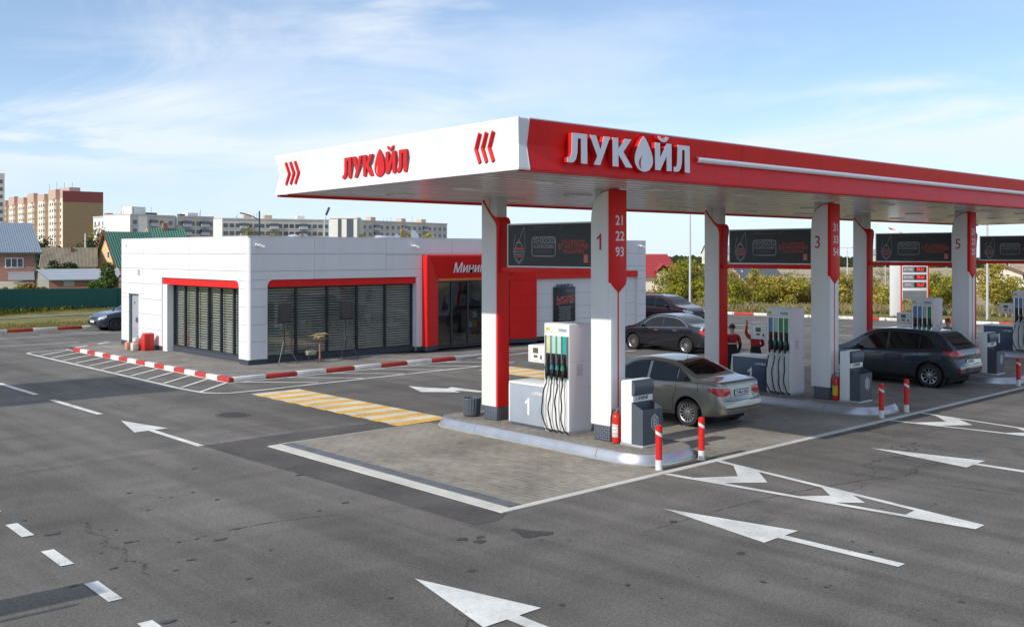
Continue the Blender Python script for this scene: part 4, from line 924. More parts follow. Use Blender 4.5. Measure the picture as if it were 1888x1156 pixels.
# ------------------------------------------------------------------ the shop
def S(v): return v * .9675                         # measured plan distances, referred to the raised apron
def SZ(z): return .135 + z * .9675
BX, BXR, BY, BYB = S(17.05), S(38.75), S(32.10), S(43.55)
ZT = SZ(4.52)
bo_ = (BX, BY, .135)
B = thing('minimarket_building', 'white panelled minimarket with red entrance portal', 'shop building', bo_)
M_PANEL = mat('facade_panel', (0.765, 0.765, 0.77), 0.36, var=0.045, scale=0.5, var2=.015, stretch=(3.0, 3.0, .35))
M_JOINT = mat('facade_joint', (0.26, 0.26, 0.28), .8); M_PLIN = mat('slate_plinth', (0.05, 0.06, 0.08), .5, var=.1)
M_FRAME = mat('dark_window_frame', (0.030, 0.036, 0.042), .4, var=.1)
zr = [SZ(z) for z in (.18, .81, 1.41, 2.04, 2.67, 3.30, 3.92, 4.52)]
def cut(rect, holes):
    out = [rect]
    for h in holes:
        nxt = []
        for a0, a1, b0, b1 in out:
            c0, c1, d0, d1 = max(a0, h[0]), min(a1, h[1]), max(b0, h[2]), min(b1, h[3])
            if c0 >= c1 or d0 >= d1: nxt.append((a0, a1, b0, b1)); continue
            if b0 < d0: nxt.append((a0, a1, b0, d0))
            if d1 < b1: nxt.append((a0, a1, d1, b1))
            if a0 < c0: nxt.append((a0, c0, d0, d1))
            if c1 < a1: nxt.append((c1, a1, d0, d1))
        out = nxt
    return [r for r in out if r[1] - r[0] > .02 and r[3] - r[2] > .02]
def panels(cols, holes, fn, th=.03):
    g_ = .006
    for c0, c1 in zip(cols, cols[1:]):
        for z0, z1 in zip(zr, zr[1:]):
            for a0, a1, b0, b1 in cut((c0, c1, z0, z1), holes):
                e0 = g_ if abs(a0 - c0) < 1e-6 else 0; e1 = g_ if abs(a1 - c1) < 1e-6 else 0
                m = MB(bo_); m.prism([(a0 + e0, b0 + g_), (a1 - e1, b0 + g_), (a1 - e1, b1 - g_), (a0 + e0, b1 - g_)], fn, 0, th)
                m.build('facade_panel', M_PANEL, B)
# left face (towards -X)
LWIN = (S(32.80), S(39.30), .0, SZ(2.955)); LDOOR = (S(41.63), S(42.66), .0, SZ(2.21))
yc = [S(v) for v in (32.22, 33.92, 36.77, 39.38, 41.09, 43.45)]
panels(yc, [LWIN, LDOOR], lambda u, v, w: (BX + .03 - w, u, v))
# front face (towards -Y)
FWIN = (S(17.80), S(24.47), .0, SZ(2.99)); PORT = (S(24.73), S(30.93), .0, SZ(3.87)); FR = (S(30.93), S(38.13), .0, SZ(3.07))
xc = [S(v) for v in (17.17, 19.74, 22.96, 26.29, 29.5, 32.7, 35.9, 38.75)]
panels(xc, [FWIN, PORT, FR], lambda u, v, w: (u, BY + .03 - w, v))
# recessed right bay with smaller panels
zr_old = zr; zr = [SZ(z) for z in (.18, .88, 1.48, 2.09, 2.77)]
panels([S(v) for v in (30.93, 31.19, 32.45, 33.7, 34.95, 36.2, 37.4, 38.12)], [], lambda u, v, w: (u, BY + .15 - w, v)); zr = zr_old
m = MB(bo_); m.prism([(S(30.94), SZ(2.775)), (S(38.12), SZ(2.775)), (S(38.12), SZ(3.0)), (S(38.05), SZ(3.065)), (S(30.94), SZ(3.065))], lambda u, v, w: (u, BY - w, v), -.10, .02); m.build('red_lintel', M_RED, B)
m = MB(bo_); m.box(S(38.125), S(38.16), BY + .005, BY + .16, SZ(.18), SZ(2.95)); m.build('white_reveal', M_WHITE, B)
# core walls behind the cladding
def core(x0, x1, y0, y1, z0, z1, nm='wall_core', mt=None):
    m = MB(bo_); m.box(x0, x1, y0, y1, z0, z1); return m.build(nm, mt or M_JOINT, B)
for a0, a1, b0, b1 in cut((BY + .05, BYB, .135, ZT - .01), [LWIN, LDOOR]): core(BX + .032, BX + .20, a0, a1, b0, b1)
for a0, a1, b0, b1 in cut((BX + .201, BXR - .03, .135, ZT - .01), [FWIN, (PORT[0] + .06, PORT[1] - .06, 0, PORT[3] - .06), FR]): core(a0, a1, BY + .032, BY + .17, b0, b1)
core(S(30.93), S(38.13), BY + .152, BY + .25, .135, SZ(3.08))
core(BXR - .03, BXR, BY + .03, BYB, .135, ZT - .01, 'wall_panel', M_PANEL); core(BX + .201, BXR - .031, BYB - .15, BYB, .135, ZT - .01, 'wall_panel', M_PANEL)
# rounded white corner, parapet cap, plinth
def cornerpost(x, y, nm, z0=SZ(.18), z1=ZT, r=.115):
    m = MB(bo_); pts = [(x + r - r * math.cos(R(a)), y + r - r * math.sin(R(a))) for a in range(0, 91, 10)] + [(x + r, y + r)]
    m.prism(pts, lambda u, v, w: (u, v, w), z0, z1); m.build(nm, M_WHITE, B, smooth=True)
cornerpost(BX, BY, 'corner_post')
m = MB(bo_); pts = [(BX + .11 - .11 * math.cos(R(a)), BYB - .11 + .11 * math.sin(R(a))) for a in range(0, 91, 10)] + [(BX + .11, BYB - .11)]; m.prism(pts, lambda u, v, w: (u, v, w), SZ(.18), ZT); m.build('corner_post', M_WHITE, B, smooth=True)
m = MB(bo_); 
m.box(BX - .012, BX + .22, BY + .12, BYB - .1, ZT + .001, ZT + .03); m.box(BX + .12, BXR, BY - .012, BY + .22, ZT + .001, ZT + .031); m.box(BX - .01, BX + .13, BY - .01, BY + .13, ZT + .001, ZT + .032); m.build('parapet_cap', M_WHITE, B)
m = MB(bo_); m.box(BX + .18, BXR, BY + .18, BYB, ZT - .45, ZT - .35); m.build('roof', mat('roof_membrane', (.30, .30, .31), .9, var=.15), B)
for q in ((BX + .02, BX + .15, LWIN[1], LDOOR[0], .136, SZ(.178)), (BX + .02, BX + .15, LDOOR[1], BYB, .136, SZ(.178)), (BX + .015, FWIN[0] - .005, BY + .015, LWIN[0] - .005, .136, SZ(.179)), (FR[0] + .02, FR[1], BY + .135, BY + .30, .136, SZ(.177)), (FR[1], BXR, BY + .02, BY + .3, .136, SZ(.176)), (FWIN[1] + .005, PORT[0], BY + .02, BY + .3, .136, SZ(.1765))):
    m = MB(bo_); m.box(*q); m.build('plinth', M_PLIN, B)
# ---- big windows: sill plinth, mullions, panes, blinds one slat at a time, dark room behind
M_GLASS = glass('shop_glass', (0.90, 0.925, 0.92), .075); M_BLIND = mat('blind_slat', (0.52, 0.51, 0.455), .7, var=.10, var2=.05)
M_REVEAL = mat('white_reveal_paint', (.72, .73, .74), .5, var=.03)
M_ROOM = mat('shop_interior', (.10, .095, .09), .8, var=.3)
def shopwin(side, lo, hi, zt, n, inset, big):
    fn = (lambda u, v, w: (BX + inset - w, u, v)) if side == 'left' else (lambda u, v, w: (u, BY + inset - w, v))
    z0, z1 = SZ(.19), SZ(zt)
    wn = bpy.data.objects.new('shop_window', None); COL.objects.link(wn); wn.parent = B
    def q(a, b, c, d, w0, w1, nm, mt, par=B, **k):
        m = MB(bo_); m.prism([(a, c), (b, c), (b, d), (a, d)], fn, w0, w1); return m.build(nm, mt, par, **k)
    q(lo, hi, .136, z0, -.12, .06, 'window_plinth', M_PLIN, wn)
    q(lo, hi, z0 + .001, z0 + .06, -.05, .045, 'frame_rail', M_FRAME, wn); q(lo, hi, z1 - .05, z1, -.05, .045, 'frame_rail', M_FRAME, wn)
    ws = [lo + (hi - lo) * k / n for k in range(n + 1)]
    for k, x in enumerate(ws):
        if side == 'left' or k in (0, n) or True: q(max(lo, x - .035), min(hi, x + .035), z0 + .061, z1 - .051, -.05, .05, 'mullion', M_FRAME, wn)
    for a, b in zip(ws, ws[1:]): q(a + .036, b - .036, z0 + .062, z1 - .052, -.012, -.004, 'pane', M_GLASS, wn)
    ns_ = 25; zz = (z1 - z0 - .12) / ns_
    for k in range(ns_): q(lo + .02, hi - .02, z0 + .07 + k * zz, z0 + .07 + k * zz + zz * .56, -.135, -.131, 'blind_slat', M_BLIND, wn)
    return fn
shopwin('left', LWIN[0], LWIN[1] - .40, 2.69, 6, .34, True)
shopwin('front', FWIN[0], FWIN[1] - .02, 2.73, 5, .30, True)
m = MB(bo_); m.box(BX + .04, BX + .40, LWIN[1] - .40, LWIN[1], .136, SZ(2.69)); m.build('white_reveal', M_REVEAL, B)
for q in ((BX + .001, BX + .37, LWIN[1] - .001, LWIN[1] + .03, SZ(.18), LWIN[3]), (BX + .001, BX + .37, LWIN[0] - .03, LWIN[0] + .001, SZ(.18), LWIN[3]), (FWIN[0] - .03, FWIN[0] + .001, BY + .002, BY + .33, SZ(.18), FWIN[3]), (FWIN[1] - .022, FWIN[1] + .24, BY + .002, BY + .33, SZ(.18), FWIN[3])):
    m = MB(bo_); m.box(*q); m.build('white_reveal', M_REVEAL, B)
# red lintels with one rounded corner
def lintel(fn, a, b, z0, z1, flip):
    r = .22; c = [(b - r + r * math.sin(R(t)), z1 - r + r * math.cos(R(t))) for t in range(0, 91, 15)]
    if flip: p = [(b, z0), (b, z1)] + [(a + r - r * math.sin(R(t)), z1 - r + r * math.cos(R(t))) for t in range(0, 91, 15)] + [(a, z0)]
    else: p = [(a, z0), (a, z1)] + c + [(b, z0)]
    m = MB(bo_); m.prism(p, fn, -.10, 0); return m.build('red_lintel', M_RED, B)
# u is mirrored for the left face so that the rounded corner sits at the building corner
lintel(lambda u, v, w: (BX + .06 - w, -u, v), -LWIN[1], -LWIN[0], SZ(2.69), LWIN[3] - .002, False)
lintel(lambda u, v, w: (BX + .06 - w, -u, v), -LWIN[1], -LWIN[0], SZ(2.60), SZ(2.689), False) if False else None
lintel(lambda u, v, w: (u, BY + .06 - w, v), FWIN[0], FWIN[1], SZ(2.73), FWIN[3] - .002, True)
def fillet(fn, x, z, sx):
    r = .22; p = [(x, z)] + [(x + sx * (r - r * math.sin(R(t))), z - r + r * math.cos(R(t))) for t in range(0, 91, 10)]
    m = MB(bo_); m.prism(p, fn, -.06, .0); m.build('corner_fillet', M_PANEL, B)
fillet(lambda u, v, w: (BX + .001 - w, u, v), LWIN[0], LWIN[3], 1)
fillet(lambda u, v, w: (u, BY + .001 - w, v), FWIN[0], FWIN[3], 1)
# room: floor, back wall, shelves
m = MB(bo_); m.box(BX + .35, BXR - .3, BY + 3.6, BY + 3.7, .14, SZ(3.2)); m.box(BX + .35, BXR - .3, BY + .5, BY + 3.6, .137, .15); m.box(BX + .35, BXR - .3, BY + .33, BY + 3.7, SZ(3.05), SZ(3.1)); m.box(BX + 3.4, BX + 3.5, BY + 3.7, BYB - .2, .14, SZ(3.1)); m.box(BX + .4, BX + 3.4, BY + 3.7, BYB - .2, SZ(3.05), SZ(3.1)); m.build('interior_shell', M_ROOM, B)
rs = random.Random(8); goods = [mat('goods_%s' % n, c, .5) for n, c in (('red', (.5, .06, .04)), ('yellow', (.55, .4, .06)), ('green', (.08, .25, .1)), ('white', (.6, .6, .58)), ('brown', (.25, .13, .06)))]
for k in range(5):
    x = BX + 1.2 + 1.9 * k + (3.4 if k > 3 else 0); m = MB(bo_); m.box(x - .7, x + .7, BY + 2.2, BY + 2.5, .16, 1.5); sh = m.build('shop_shelf', M_JOINT, B)
    for r_ in range(3):
        for c_ in range(5):
            m = MB(bo_); x0 = x - .65 + c_ * .27; z0 = .3 + r_ * .42; m.box(x0, x0 + .2, BY + 2.05, BY + 2.198, z0, z0 + rs.uniform(.18, .3)); m.build('goods', rs.choice(goods), sh)
# ---- door on the left face
d0, d1 = LDOOR[0], LDOOR[1]
m = MB(bo_); m.box(BX + .12, BX + .17, d0 + .05, d1 - .05, .16, LDOOR[3] - .05); D = m.build('service_door', mat('grey_door_paint', (.36, .37, .40), .45, var=.05), B)
m = MB(bo_); m.box(BX + .06, BX + .19, d0, d0 + .05, .14, LDOOR[3]); m.box(BX + .06, BX + .19, d1 - .05, d1, .14, LDOOR[3]); m.box(BX + .06, BX + .19, d0 + .05, d1 - .05, LDOOR[3] - .05, LDOOR[3]); m.build('door_frame', mat('teal_grey_frame', (.10, .14, .15), .5), D)
for q in ((d0 + .34, d0 + .58, 1.10, 1.30), (d0 + .62, d0 + .72, 1.85, 1.95)): m = MB(bo_); m.box(BX + .113, BX + .119, *q); m.build('door_notice', M_GREY, D)
m = MB(bo_); m.box(BX + .108, BX + .12, d0 + .12, d0 + .17, .95, 1.2); m.tube([(BX + .09, d0 + .14, 1.08), (BX + .09, d0 + .28, 1.08)], .012, 6); m.build('door_handle', M_CHROME, D)
m = MB(bo_); m.box(BX + .114, BX + .12, d0 + .2, d1 - .2, .25, .85); m.build('door_panel', mat('grey_door_paint2', (.32, .33, .36), .45), D)
m = MB(bo_); m.box(BX - .03, BX + .0, S(41.5), S(41.65), SZ(3.02), SZ(3.25)); m.build('vent_grille', M_ALU, B)
m = MB(bo_); m.tube([(BX - .02, S(42.9), SZ(4.25)), (BX + .02, S(42.9), SZ(4.25))], .05, 10); m.build('wall_lamp', M_ALU, B)
# ---- entrance portal: red frame with splayed cheeks
PX0, PX1, PZ = PORT[0], PORT[1], PORT[3]; PYF = BY - .28; IX0, IX1, IZ = S(25.64), S(29.62), SZ(2.90); OX0, OX1, OZ = PX0 + .17, PX1 - .10, PZ - .10; PIY = BY + .10
p = bpy.data.objects.new('entrance_portal', None); COL.objects.link(p); p.parent = B
zs = [SZ(z) for z in (.18, .90, 1.50, 2.10, 2.72)] + [OZ]
for nm, fo, sx in (('left', PX0, 1), ('right', PX1, -1)):
    ox = OX0 if sx > 0 else OX1; ix = IX0 if sx > 0 else IX1
    for k, (z0, z1) in enumerate(zip(zs, zs[1:])):
        m = MB(bo_)
        zi0, zi1 = min(z0, IZ), min(z1, IZ)
        # outer side, front edge, splayed cheek
        m.grid([[(fo, BY + .1, z0 + .003), (fo, PYF + .05, z0 + .003), (fo + sx * .015, PYF + .015, z0 + .003), (fo + sx * .05, PYF, z0 + .003), (ox, PYF, z0 + .003), (ix, PIY, zi0 + .003)],
                [(fo, BY + .1, z1 - .003), (fo, PYF + .05, z1 - .003), (fo + sx * .015, PYF + .015, z1 - .003), (fo + sx * .05, PYF, z1 - .003), (ox, PYF, z1 - .003), (ix, PIY, (IZ if k == len(zs) - 2 else zi1) - .003)]])
        m.build('red_cladding', M_RED, p, recalc=False)
    m = MB(bo_); m.prism([(fo + sx * .01, BY + .1), (fo + sx * .01, PYF + .02), (ox, PYF + .01), (ix, PIY), (ix, BY + .3), (fo + sx * .1, BY + .3)], lambda u, v, w: (u, v, w), .136, SZ(.178)); m.build('plinth', M_PLIN, p)
xs_ = [OX0, OX0 + (OX1 - OX0) * .28, OX0 + (OX1 - OX0) * .72, OX1]
xi = [IX0, IX0 + (IX1 - IX0) * .28, IX0 + (IX1 - IX0) * .72, IX1]
for k in range(3):
    m = MB(bo_); m.grid([[(xs_[k] + .002, PYF, OZ), (xs_[k + 1] - .002, PYF, OZ)], [(xi[k] + .002, PIY, IZ), (xi[k + 1] - .002, PIY, IZ)]]); m.build('red_header', M_RED, p, recalc=False)
m = MB(bo_); m.grid([[(PX0, BY + .1, PZ - .08), (PX1, BY + .1, PZ - .08)], [(PX0, BY + .1, PZ - .0), (PX1, BY + .1, PZ)], [(PX0 + .06, PYF + .03, PZ), (PX1 - .06, PYF + .03, PZ)], [(PX0 + .08, PYF, PZ - .03), (PX1 - .08, PYF, PZ - .03)], [(OX0, PYF, OZ), (OX1, PYF, OZ)]]); 
m.face([(PX0, BY + .1, PZ), (PX0 + .06, PYF + .03, PZ), (PX0 + .05, PYF, OZ - .003), (PX0, PYF + .05, OZ - .003), (PX0, BY + .1, OZ - .003)]); m.face([(PX0 + .05, PYF, OZ - .004), (OX0, PYF, OZ - .004), (PX0 + .08, PYF, PZ - .03)]); m.build('red_top_edge', M_RED, p, recalc=False)
m = MB(bo_); m.box(IX0, IX1, PIY - .02, PIY + .08, IZ - .10, IZ - .005); m.build('orange_light_strip', mat('orange_strip', (.75, .20, .03), .4), p)
hs = Vector((0, PIY - PYF, IZ - OZ)); hl = hs.length; hd = hs.normalized(); hn = Vector((0, -1, 0)) - hd * (Vector((0, -1, 0)).dot(hd)); hn.normalize()
hc = Vector(((OX0 + OX1) / 2 - .05, (PYF + PIY) / 2, (OZ + IZ) / 2 - .03))
def HF(u, v, w):
    q = hc + Vector((u, -.10 - w, v)); return (q.x - bo_[0], q.y - bo_[1], q.z - bo_[2])
text_obj('shop_sign', 'Минимаркет', .56, M_DIGIT, p, HF, .03, shear=.24, sx=.93, bold=.0)
# entrance glazing
z1 = IZ - .10; w0 = PIY + .10
for x in (IX0, S(26.42), S(27.31), S(28.2), S(28.95), IX1): m = MB(bo_); m.box(max(IX0, x - .04), min(IX1, x + .04), w0 - .03, w0 + .05, .14, z1); m.build('door_stile', M_FRAME, p)
for za, zb in ((z1 - .07, z1 - .001), (.14, .24)): m = MB(bo_); m.box(IX0 + .04, IX1 - .04, w0 - .025, w0 + .045, za, zb); m.build('door_rail', M_FRAME, p)
xg = [IX0, S(26.42), S(27.31), S(28.2), S(28.95), IX1]
for a_, b_ in zip(xg, xg[1:]): m = MB(bo_); m.box(a_ + .041, b_ - .041, w0 + .005, w0 + .013, .241, z1 - .071); m.build('door_pane', M_GLASS, p)
# ---- menu board on the wall and cameras, roof vents
t = thing('wall_poster_board', 'dark poster board with red cars print on the shop wall', 'poster', (S(33.0), BY, SZ(.78)))
Y_ = BY + .10; org = (S(33.0), BY, SZ(.78)); pw_, ph_ = S(33.72) - S(32.33), SZ(2.38) - SZ(.78); FN = pY(Y_, S(33.02), SZ(.78), org)
m = MB(); m.prism([(-pw_ / 2, 0), (pw_ / 2, 0), (pw_ / 2, ph_), (-pw_ / 2, ph_)], FN, .0, .06); m.build('board', M_AD, t, bevel=.005)
m = MB(); rs = random.Random(4)
for _ in range(60):
    u = rs.uniform(-.52, .5); v = rs.uniform(.80, 1.12) + .10 * u; a = rs.uniform(.03, .09); m.prism([(u - a, v - .018), (u + a, v - .03), (u + a * .7, v + .035), (u - a * .5, v + .03)], FN, .061, .0612 + .0002 * _ )
m.build('red_print', M_ADR, t, recalc=False)
m = MB()
for _ in range(40):
    u = rs.uniform(-.5, .5); v = rs.uniform(.80, 1.15); a = rs.uniform(.012, .04); m.prism([(u - a, v - .008), (u + a, v - .012), (u + a * .7, v + .012)], FN, .074, .0742 + .0001 * _)
m.build('white_print', M_ADG, t, recalc=False)
for k in range(6): text_obj('caption', rs.choice(('ПРЕМИАЛЬНЫЕ', 'БОНУСЫ И СКИДКИ', 'КОФЕ И ВЫПЕЧКА', 'УСЛОВИЯ АКЦИИ')), .10, M_ADG, t, lambda u, v, w, k=k: FN(u, v + .64 - .105 * k, w + .061), .003, sx=.8)
text_obj('caption', 'Сувенир', .11, M_ADG, t, lambda u, v, w: FN(u + .3, v + 1.38, w + .061), .003); text_obj('top_letters', 'БОЛЬШОЙ 12', .17, M_BLACK, t, lambda u, v, w: FN(u, v + ph_ + .06, w + .03), .02, sx=.95)
def cctv(label, p, s):
    t = thing('security_camera', label, 'security camera', p, group='security cameras on the shop parapet')
    m = MB(); m.tube([(0, .0, 0), (0, -.06, 0)], .045, 12); m.tube([(0, -.06, 0), (s * .08, -.14, -.04)], .018, 8); m.build('bracket', M_WHITE, t, smooth=True)
    m = MB(); m.tube([(s * .01, -.13, .0), (s * .20, -.20, -.09)], .055, 12); m.build('housing', M_WHITE, t, smooth=True)
    m = MB(); m.tube([(s * .195, -.198, -.088), (s * .205, -.202, -.093)], .046, 12); m.build('lens', M_BLACK, t)
cctv('white security camera at the shop corner nearest the big left window', (16.80, BY, 4.24), 1); cctv('white security camera above the shop entrance', (23.43, BY, 4.24), 1); cctv('white security camera at the far right end of the shop parapet', (36.97, BY, 4.29), 1)
M_VENT = mat('vent_metal', (.66, .68, .70), .35, .5)
def vent(label, px, d, r):
    x, y = plan(px, d); t = thing('roof_vent', label, 'roof vent', (x, y, ZT - .35), group='vents on the shop roof')
    m = MB(); m.lathe([(r * .5, 0), (r * .5, .35), (r, .36), (r * .96, .45), (r * .7, .55), (r * .35, .60), (.02, .61)], n=16); m.build('cowl', M_VENT, t, smooth=True)
vent('domed roof vent standing behind the white parapet by the lamp mast', 541, 44, .33); vent('domed roof vent beside the satellite dish on the shop roof', 700, 47, .36)
x, y = plan(715, 49); t = thing('roof_air_unit', 'boxy air unit with round fans on the shop roof', 'air unit', (x, y, ZT - .35))
m = MB(); m.box(-.55, .55, -.3, .3, .0, .62); m.build('casing', M_VENT, t, bevel=.02)
for s in (-1, 1): m = MB(); m.lathe([(.2, .0), (.22, .03), (.2, .05), (.05, .05)], (s * .27, -.3, .31), 16, 'y'); m.build('fan_ring', M_GREY, t)
x, y = plan(765, 50); t = thing('satellite_dish', 'tilted white antenna dish on the shop roof', 'antenna', (x, y, ZT - .35))
m = MB(); m.tube([(0, 0, 0), (0, 0, .55)], .02, 8); m.build('mast', M_VENT, t)
m = MB(); m.lathe([(.30, .0), (.24, -.05), (.12, -.085), (.01, -.095)], n=20); o = m.build('dish', M_WHITE, t, smooth=True); o.location = (0, 0, .66); o.rotation_euler = (R(58), R(30), 0)
x, y = plan(734, 48); t = thing('satellite_dish', 'small white antenna dish beside the air unit on the shop roof', 'antenna', (x, y, ZT - .35))
m = MB(); m.tube([(0, 0, 0), (0, 0, .45)], .02, 8); m.build('mast', M_VENT, t)
m = MB(); m.lathe([(.20, .0), (.16, -.04), (.08, -.06), (.01, -.07)], n=20); o = m.build('dish', M_WHITE, t, smooth=True); o.location = (0, 0, .52); o.rotation_euler = (R(70), R(-20), R(30))

# ------------------------------------------------------------------ things standing on the apron
AP = .135
M_TRI = mat('tripod_steel', (.22, .22, .23), .4, .7)
def speaker(label, x, y, rz):
    t = thing('loudspeaker', label + ' on its tripod', 'loudspeaker', (x, y, AP), rz, 'loudspeakers on tripods')
    m = MB(); m.tube([(0, 0, .35), (0, 0, 1.45)], .017, 8); m.build('pole', M_BLACK, t)
    m = MB(); m.tube([(0, 0, .74), (0, 0, .82)], .032, 8); m.build('collar', M_BLACK, t)
    for k in range(3):
        a = R(90 + 120 * k + 18); e = (.46 * math.cos(a), .46 * math.sin(a), .015)
        m = MB(); m.tube([(.03 * math.cos(a), .03 * math.sin(a), .78), e], .009, 8); l = m.build('leg', M_TRI, t, smooth=True)
        m = MB(); m.tube([(0, 0, .40), (e[0] * .52, e[1] * .52, .38)], .006, 6); m.build('brace', M_TRI, l)
        m = MB(); m.tube([(e[0] * .96, e[1] * .96, .035), (e[0], e[1], .0)], .02, 8); m.build('rubber_foot', M_RUB, l)
    f = lambda u, v, w: (u, w, v)
    m = MB(); m.prism([(-.19, 1.42), (.19, 1.42), (.19, 2.08), (-.19, 2.08)], f, -.17, -.12); m.prism([(-.19, 1.42), (.19, 1.42), (.15, 2.08), (-.15, 2.08)], lambda u, v, w: (u, w, v), -.1195, .16); c = m.build('cabinet', M_BLACK, t, bevel=.012)
    m = MB(); m.prism([(-.165, 1.45), (.165, 1.45), (.165, 2.05), (-.165, 2.05)], f, -.178, -.171); m.build('grille', mat('speaker_grille', (.035, .035, .038), .7, bump=.5, bscale=200), c)
speaker('black loudspeaker nearest the shop corner', 17.72, 30.80, R(-12)); speaker('black loudspeaker further from the shop corner', 20.25, 30.82, R(-12))
t = thing('pedestal_table', 'small pedestal table heaped with brown wicker goods between the loudspeakers', 'table', (18.9, 30.4, AP))
m = MB(); m.tube([(0, 0, .03), (0, 0, .80)], .03, 10); m.build('pedestal', mat('copper_post', (.38, .20, .12), .45, .3), t, smooth=True)
for k in range(4): a = R(45 + 90 * k); m = MB(); m.tube([(0, 0, .10), (.2 * math.cos(a), .2 * math.sin(a), .04), (.32 * math.cos(a), .32 * math.sin(a), .012)], .014, 6); m.build('foot', M_IRON, t)
m = MB(); m.lathe([(.05, .78), (.28, .80), (.30, .82), (.28, .835), (.01, .836)], n=24); m.build('table_top', mat('dark_wood', (.16, .10, .06), .5, var=.3), t)
t = thing('wicker_goods', 'heap of tan wicker goods lying on the pedestal table', 'wicker', (18.9, 30.4, AP + .836)); rs = random.Random(21)
M_WICK = mat('wicker', (.36, .27, .15), .8, var=.4, scale=20, bump=.6, bscale=90)
for k in range(6):
    x, y = (rs.uniform(-.2, .2), rs.uniform(-.15, .15)); r = rs.uniform(.06, .10); m = MB(); m.lathe([(r * .7, 0), (r, r * .6), (r * .9, r * 1.0), (r * .8, r * .9), (r * .6, .02)], (x, y, .001 * k), 12); m.build('basket', M_WICK, t, smooth=True)
m = MB(); m.tube([(-.36, .1, .08), (-.12, 0, .13), (.16, -.1, .15), (.40, -.05, .10)], [.012, .035, .045, .015], 8); m.build('loaf', M_WICK, t, smooth=True)
t = thing('basket', 'little cream basket on thin legs by the shop window', 'basket', (18.9, 31.02, AP))
for sx in (-1, 1):
    for sy in (-1, 1): m = MB(); m.tube([(sx * .12, sy * .08, 0), (sx * .1, sy * .06, .22)], .007, 5); m.build('leg', M_IRON, t)
m = MB(); m.prism([(-.17, .20), (.17, .20), (.2, .36), (-.2, .36)], lambda u, v, w: (u, w, v), -.1, .1); m.build('tray', mat('cream_tin', (.5, .47, .36), .5, var=.2), t, bevel=.01)
t = thing('power_cable', 'black cable lying on the apron between the loudspeakers', 'cable', (19, 30.6, AP))
m = MB(); m.tube([(-1.2, .25, .008), (-.8, .05, .008), (-.3, .22, .008), (.2, -.2, .008), (.6, -.45, .008), (.9, -.2, .008), (1.25, .2, .008)], .008, 6); m.build('cord', M_RUB, t, smooth=True)
# crates, sacks and canisters by the service door
t = thing('red_crate', 'red plastic bin of goods beside the shop window', 'crate', (16.12, 38.55, AP))
m = MB(); m.prism([(-.25, 0), (.25, 0), (.25, .66), (.05, .70), (-.25, .42)], lambda u, v, w: (w, -u, v), -.2, .2); m.build('tub', mat('red_plastic', (.55, .03, .02), .35, var=.08), t, bevel=.02); m = MB(); m.box(-.18, .18, -.2, .2, .4, .52); m.build('contents', M_CREAM, t, bevel=.05)
t = thing('white_canister', 'tall white plastic canister among the goods by the door', 'canister', (15.9, 38.95, AP)); m = MB(); m.box(-.15, .15, -.16, .16, 0, .48); m.build('tank', mat('milky_plastic', (.55, .54, .50), .4, var=.1), t, bevel=.04); m = MB(); m.tube([(0, 0, .48), (0, 0, .56)], .05, 10); m.build('cap', M_LGREY, t)
t = thing('white_canister', 'shorter white canister in front of the tall one', 'canister', (15.72, 38.78, AP)); m = MB(); m.box(-.12, .12, -.13, .13, 0, .30); m.build('tank', mat('milky_plastic2', (.62, .61, .57), .4, var=.1), t, bevel=.04); m = MB(); m.tube([(0, 0, .30), (0, 0, .36)], .035, 10); m.build('cap', M_ORG, t)
t = thing('orange_canister', 'small orange canister at the left end of the goods', 'canister', (15.68, 39.3, AP)); m = MB(); m.box(-.1, .1, -.12, .12, 0, .30); m.build('tank', mat('salmon_plastic', (.62, .27, .15), .45, var=.1), t, bevel=.03); m = MB(); m.tube([(0, 0, .30), (0, 0, .36)], .03, 10); m.build('cap', M_WHITE2, t)

# ------------------------------------------------------------------ cars
def curve(pts):
    """smooth monotone interpolation through (s, value) control points"""
    xs = [p[0] for p in pts]; ys = [p[1] for p in pts]; n = len(xs)
    d = [(ys[i + 1] - ys[i]) / (xs[i + 1] - xs[i]) for i in range(n - 1)]
    m = [d[0]] + [0 if d[i - 1] * d[i] <= 0 else 2 * d[i - 1] * d[i] / (d[i - 1] + d[i]) for i in range(1, n - 1)] + [d[-1]]
    def f(x):
        if x <= xs[0]: return ys[0]
        if x >= xs[-1]: return ys[-1]
        i = max(k for k in range(n - 1) if xs[k] <= x); h = xs[i + 1] - xs[i]; t = (x - xs[i]) / h
        return (1 + 2 * t) * (1 - t) ** 2 * ys[i] + t * (1 - t) ** 2 * h * m[i] + t * t * (3 - 2 * t) * ys[i + 1] + t * t * (t - 1) * h * m[i + 1]
    return f
M_TYRE = mat('tyre', (0.018, 0.018, 0.019), .8, var=.3, scale=10); M_RIM = mat('alloy_rim', (0.55, 0.55, 0.56), .28, .9, var=.05)
M_RIMD = mat('dark_alloy', (0.08, 0.08, 0.085), .35, .7); M_WELL = mat('wheel_well', (0.012, 0.012, 0.012), .9)
M_CGL = mat('car_glass', (0.008, 0.010, 0.012), .04, var=.2, spec=.5); M_CGR = mat('tinted_rear_glass', (0.016, 0.008, 0.007), .05, var=.2, spec=.5)
M_TAIL = mat('tail_lamp_red', (0.50, 0.010, 0.016), .15, var=.15, scale=14, coat=.6); M_HEAD = mat('head_lamp_glass', (0.62, 0.65, 0.68), .12, .2, var=.2, scale=14, coat=.5)
M_TRIM = mat('car_black_trim', (0.014, 0.014, 0.015), .5); M_SEAM = mat('car_seam', (0.010, 0.010, 0.010), .8); M_PLT = mat('licence_plate', (0.70, 0.70, 0.70), .4); M_AMB = mat('reflector_red', (.35, .01, .01), .3)
